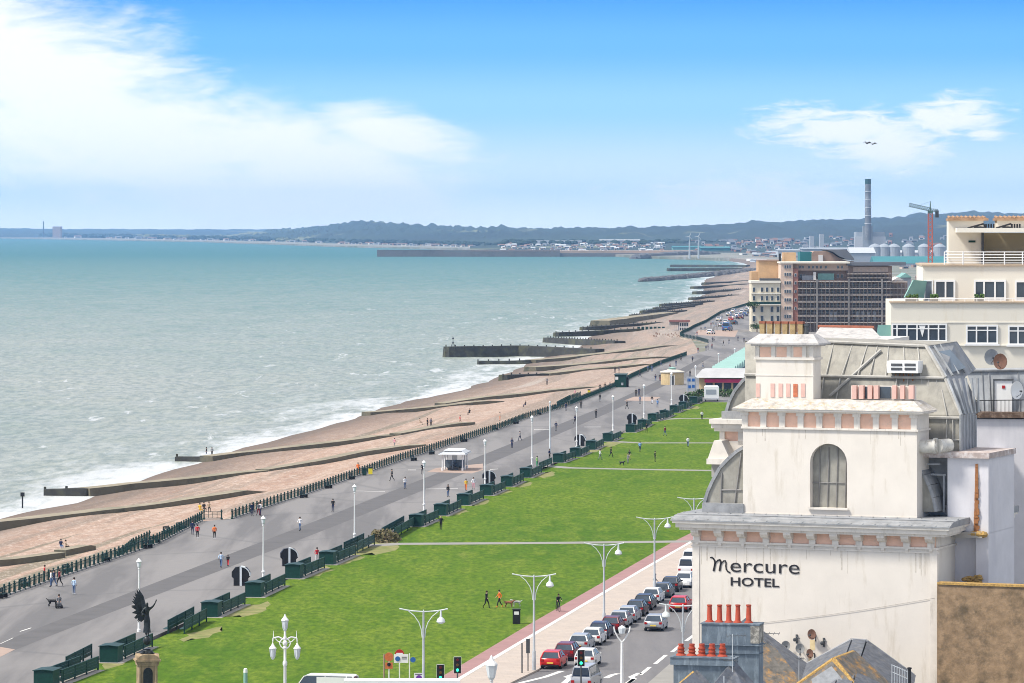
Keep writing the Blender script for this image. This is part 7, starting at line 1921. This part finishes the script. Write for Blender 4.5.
# power station with chimney
Yq = 5500.0
t = thing('power_station', 'power station with a tall dark-capped chimney stack beyond the harbour', 'power station', ((868-512)*Yq/F, Yq, 0)); X = lambda px: (px-868)*Yq/F; Z = lambda py: HC-(py-HY)*Yq/F
b = MB(); b.cyl((0,0,Z(240)),(0,0,Z(184)), 4.4, 3.9, 16); st_ = b.build('chimney', mat('stack_concrete', (.15,.16,.18), .8, .15, .05, stain=(.45,.46,.48), stain_amt=.5, stain_scale=.03), t, smooth=True)
b = MB(); b.cyl((0,0,Z(184)),(0,0,Z(179)), 4.1, 4.1, 16); b.build('dark_cap', mat('dark_teal_cap', (.015,.06,.065), .6, .1), st_)
b = MB()
for y_ in (192, 200, 208, 216, 224): b.cyl((0,0,Z(y_)),(0,0,Z(y_-.9)), 4.7, 4.7, 16)
b.build('platform_rings', M['shed_white'], st_)
b = MB(); b.box(X(857),X(885.5),10,50,-1,Z(232)); b.box(X(863),X(873),5,10,-1,Z(226)); b.build('turbine_hall', M['shed_grey'], t)
b = MB(); b.box(X(855),X(886),6,10,-1,Z(236.5)); b.build('lower_hall', M['shed_white'], t)
# tower crane
Yc = 1500.0; cx = (930.3-512)*Yc/F; Zc = lambda py: HC-(py-HY)*Yc/F
t = thing('tower_crane', 'tower crane with orange-red mast and dark green jib above the town', 'crane', (cx, Yc, 0), R(0))
b = MB(); zt_ = Zc(212); w = .75
for sx in (-1, 1):
    for sy in (-1, 1): b.box(sx*w-.12,sx*w+.12,sy*w-.12,sy*w+.12,0,zt_)
k = 0; z = 0
while z < zt_-1.5:
    for sy in (-1, 1): b.cyl((-w,sy*w,z),(w,sy*w,z+1.5),.07,.07,4); b.cyl((w,sy*w,z),(-w,sy*w,z+1.5),.07,.07,4)
    for sx in (-1, 1): b.cyl((sx*w,-w,z),(sx*w,w,z+1.5),.07,.07,4)
    z += 1.5
b.build('mast', M['crane_red'], t)
def truss(b, p, q, wd, hgt, n=12):
    p = Vector(p); q = Vector(q); d = (q-p); 
    lo = [p+d*i/n for i in range(n+1)]
    for i in range(n):
        a, c = lo[i], lo[i+1]; m0 = (a+c)/2+Vector((0,0,hgt))
        for s in (-wd, wd): b.cyl(a+Vector((0,s,0)), c+Vector((0,s,0)), .13, .13, 4); b.cyl(a+Vector((0,s,0)), m0, .08, .08, 4); b.cyl(c+Vector((0,s,0)), m0, .08, .08, 4)
        b.cyl(m0-d/(2*n), m0+d/(2*n), .13, .13, 4)
    return b
jx = (907.5-930.3)*Yc/F
b = MB(); truss(b, (0,0,zt_+.3), (jx, -6, Zc(206.5)), .6, 1.2); b.build('jib', M['crane_green'], t)
b = MB(); truss(b, (0,0,zt_+.3), ((938.5-930.3)*Yc/F, 2, zt_+.1), .6, .9, 4); b.build('counter_jib', M['crane_green'], t)
b = MB(); b.box(2.0,3.2,1,2.6,zt_-2.0,zt_+.6); b.build('counterweight', M['dark_steel'], t)
b = MB(); b.cyl((0,0,zt_),(0,0,Zc(201)),.35,.12,6); b.cyl((0,0,Zc(201.5)),(jx*.6,-3.5,zt_+2.2),.05,.05,4); b.box(-.9,.9,-.9,.9,zt_-.5,zt_+.5); b.build('cab_tower', M['crane_green'], t)

# ================================================================ distant town: individual buildings
random.seed(21)
def town(n, xr, yr, wr, hr, mats_, roofs_, phrase, group, name='distant_house', flat=.35, cat='house'):
    protos_ = []
    for w_, r_ in [(a, b_) for a in mats_ for b_ in roofs_]:
        b = MB(); b.box(-.5,.5,-.5,.5,-.1,.62); wme = b.build('wall', w_); b = MB(); b.add([(-.54,-.54,.62),(.54,-.54,.62),(.54,.54,.62),(-.54,.54,.62),(-.54,0,1),(.54,0,1)],[(0,1,5,4),(2,3,4,5),(0,4,3),(1,2,5),(0,3,2,1)]); rme = b.build('roof', r_)
        b = MB(); b.box(-.32,.32,-.515,-.502,.12,.5); pme = b.build('window', M['dark_glass'])
        protos_.append((wme, rme, pme))
    for i in range(n):
        px = random.uniform(*xr); z0_ = -.3
        if yr == 'slope':
            y = random.uniform(6750, 8450); v_ = (y-6700)/1800; pyc = interp([(242.5,650),(242.5,650)] if False else [(246,470),(244,520),(243,600),(242.5,650),(241,700),(240,760),(238,820),(236,870),(234,920),(232,960)], px)
            z0_ = -.3+(HC-(pyc-HY)*8500/F+.3)*v_**.8-.5; x = (px-512)*y/F
        elif yr == 'coast':
            y = interp([(b_, a_) for a_, b_ in CO], px)*random.uniform(.97,1.0); x = (px-512)*y/F; z0_ = 0
        else: py = lerp(yr[0], yr[1], random.random()); x, y = P(px, py, 0)
        wp = random.uniform(*wr); hp = random.uniform(*hr)
        W_ = wp*y/F; H_ = hp*y/F
        a, r_, p_ = random.choice(protos_)
        t = thing(name, phrase, cat, (x, y, z0_), random.uniform(-.5,.5), group); t.scale = (W_, W_*random.uniform(.6,1), H_)
        for s in ((a, r_, p_) if random.random() > flat else (a, p_)):
            c = s.copy(); COL.objects.link(c); c.parent = t
            if s is a and False: pass
    for tr in protos_:
        for o in tr: bpy.data.objects.remove(o)
fwm, ftm, fsm = M['far_white'], M['far_tile'], M['far_slate']
town(150, (500,665), 'slope', (2.5,7), (1.8,3.2), [fwm, M['peach'], M['shed_white']], [ftm, fsm, M['shed_white']], 'small pale house in the hazy town behind the harbour breakwater', 'houses in the hazy town behind the breakwater')
town(100, (690,950), 'slope', (3,8), (2,4.2), [fwm, M['brick_red'], M['shed_white'], M['shed_grey']], [ftm, fsm], 'small building in the hazy town between harbour sheds and hills', 'buildings in the hazy town by the hills')
town(40, (728,790), 'slope', (3,6), (2.6,5), [M['brick_red'], M['brick_brown'], fwm], [ftm, fsm], 'reddish block of flats in the hazy town left of the warehouses', 'reddish flats left of the warehouses', 'distant_flats', .7, 'flats')
town(60, (60,500), 'coast', (2.5,7), (1.2,2.4), [fwm, M['shed_white'], M['peach']], [ftm, fsm], 'tiny pale seafront house on the far coast across the bay', 'houses on the far coast across the bay')
town(28, (335,505), 'coast', (3,7), (1.2,2.4), [fwm, M['shed_white'], M['brick_red']], [ftm, fsm], 'tiny house near the water on the coast behind the breakwater tip', 'houses behind the breakwater tip')
town(46, (735,955), (252.5,261.5), (5,15), (1.6,3.6), [M['shed_white'], M['shed_grey'], M['brick_brown'], fwm], [M['far_slate'], M['shed_grey'], M['far_tile']], 'low industrial shed or yard building between the seafront block and the harbour', 'industrial sheds between seafront and harbour', 'industrial_shed', .4, 'shed')
town(16, (892,930), (266,292), (5,10), (3,6), [fwm, M['brick_brown'], M['peach']], [M['far_slate'], M['far_tile']], 'partly hidden rooftop between the scaffolded block and the cream flats', 'rooftops between scaffolding and cream flats', 'town_house', .2, 'house')
farbox('stepped_flats', 'stepped white apartment blocks in the hazy town', 'flats', 783, 240, 808, 246.5, 8300, 40, M['shed_white'], extra=lambda t, w, h: [MB().box(-w/2+k*w/6,-w/2+k*w/6+w/9,-1,0,2,h-k*1.2).build('window_bay', M['shed_grey'], t) for k in range(6)])
farbox('white_hall', 'long white hall roof on the slope behind the harbour town', 'hall', 600, 239.5, 640, 242.5, 8350, 60, M['shed_white'], M['shed_white'])
farbox('white_hall', 'long white flat building left of the hall with the peaked roof', 'hall', 536, 240.5, 582, 242.5, 8350, 60, M['shed_white'])
farbox('tower_block', 'tall reddish tower block on the far left coast', 'tower block', 52.5, 226.5, 60.5, 236, 20000, 80, M['brick_brown'])
x, y, z = D(43.5, 222, 20300); t = thing('far_chimney', 'thin dark chimney beside the far tower block', 'chimney', (x, y, 0)); b = MB(); b.cyl((0,0,0),(0,0,z),3,2.4,8); b.build('shaft', M['dark_steel'], t); b = MB(); b.cyl((0,0,z),(0,0,z+3),3,3,8); b.build('rim', M['dark_steel'], t)
farbox('tower_block', 'tall slab block before the hills left of the power station', 'tower block', 820, 234, 824, 243, 5900, 20, M['shed_grey']); farbox('tower_block', 'pale slab block in front of the wooded slope', 'tower block', 810, 236, 814, 243, 6000, 20, M['shed_grey'])
# far off woods as one mass
def woods(name, label, xr, tabs, Y0, n, rr, zf):
    b = MB()
    for i in range(n):
        px = random.uniform(*xr)
        if Y0: Y = Y0*random.uniform(.98,1.04); r = random.uniform(*rr); z = zf(px, Y)
        else: Y = interp([(b_, a_) for a_, b_ in CO], px)*random.uniform(1.0,1.06); r = Y*random.uniform(.0003,.0008); z = 3
        x = (px-512)*Y/F
        b.sph((x, Y, z+r*.4), r, 6, 4, 1.5, 1.5, .9)
    o = b.build(name, M['hill']); tag(o, label, 'woods', kind='stuff')
woods('coast_woods', 'dark hazy woods behind the far coast houses', (40,520), None, None, 520, (1,1), None)
woods('town_trees', 'dark hazy trees among the harbour town houses', (500,960), None, 8250, 300, (3.5,6.5), lambda px, Y: 8+(Y-8000)/500*3)
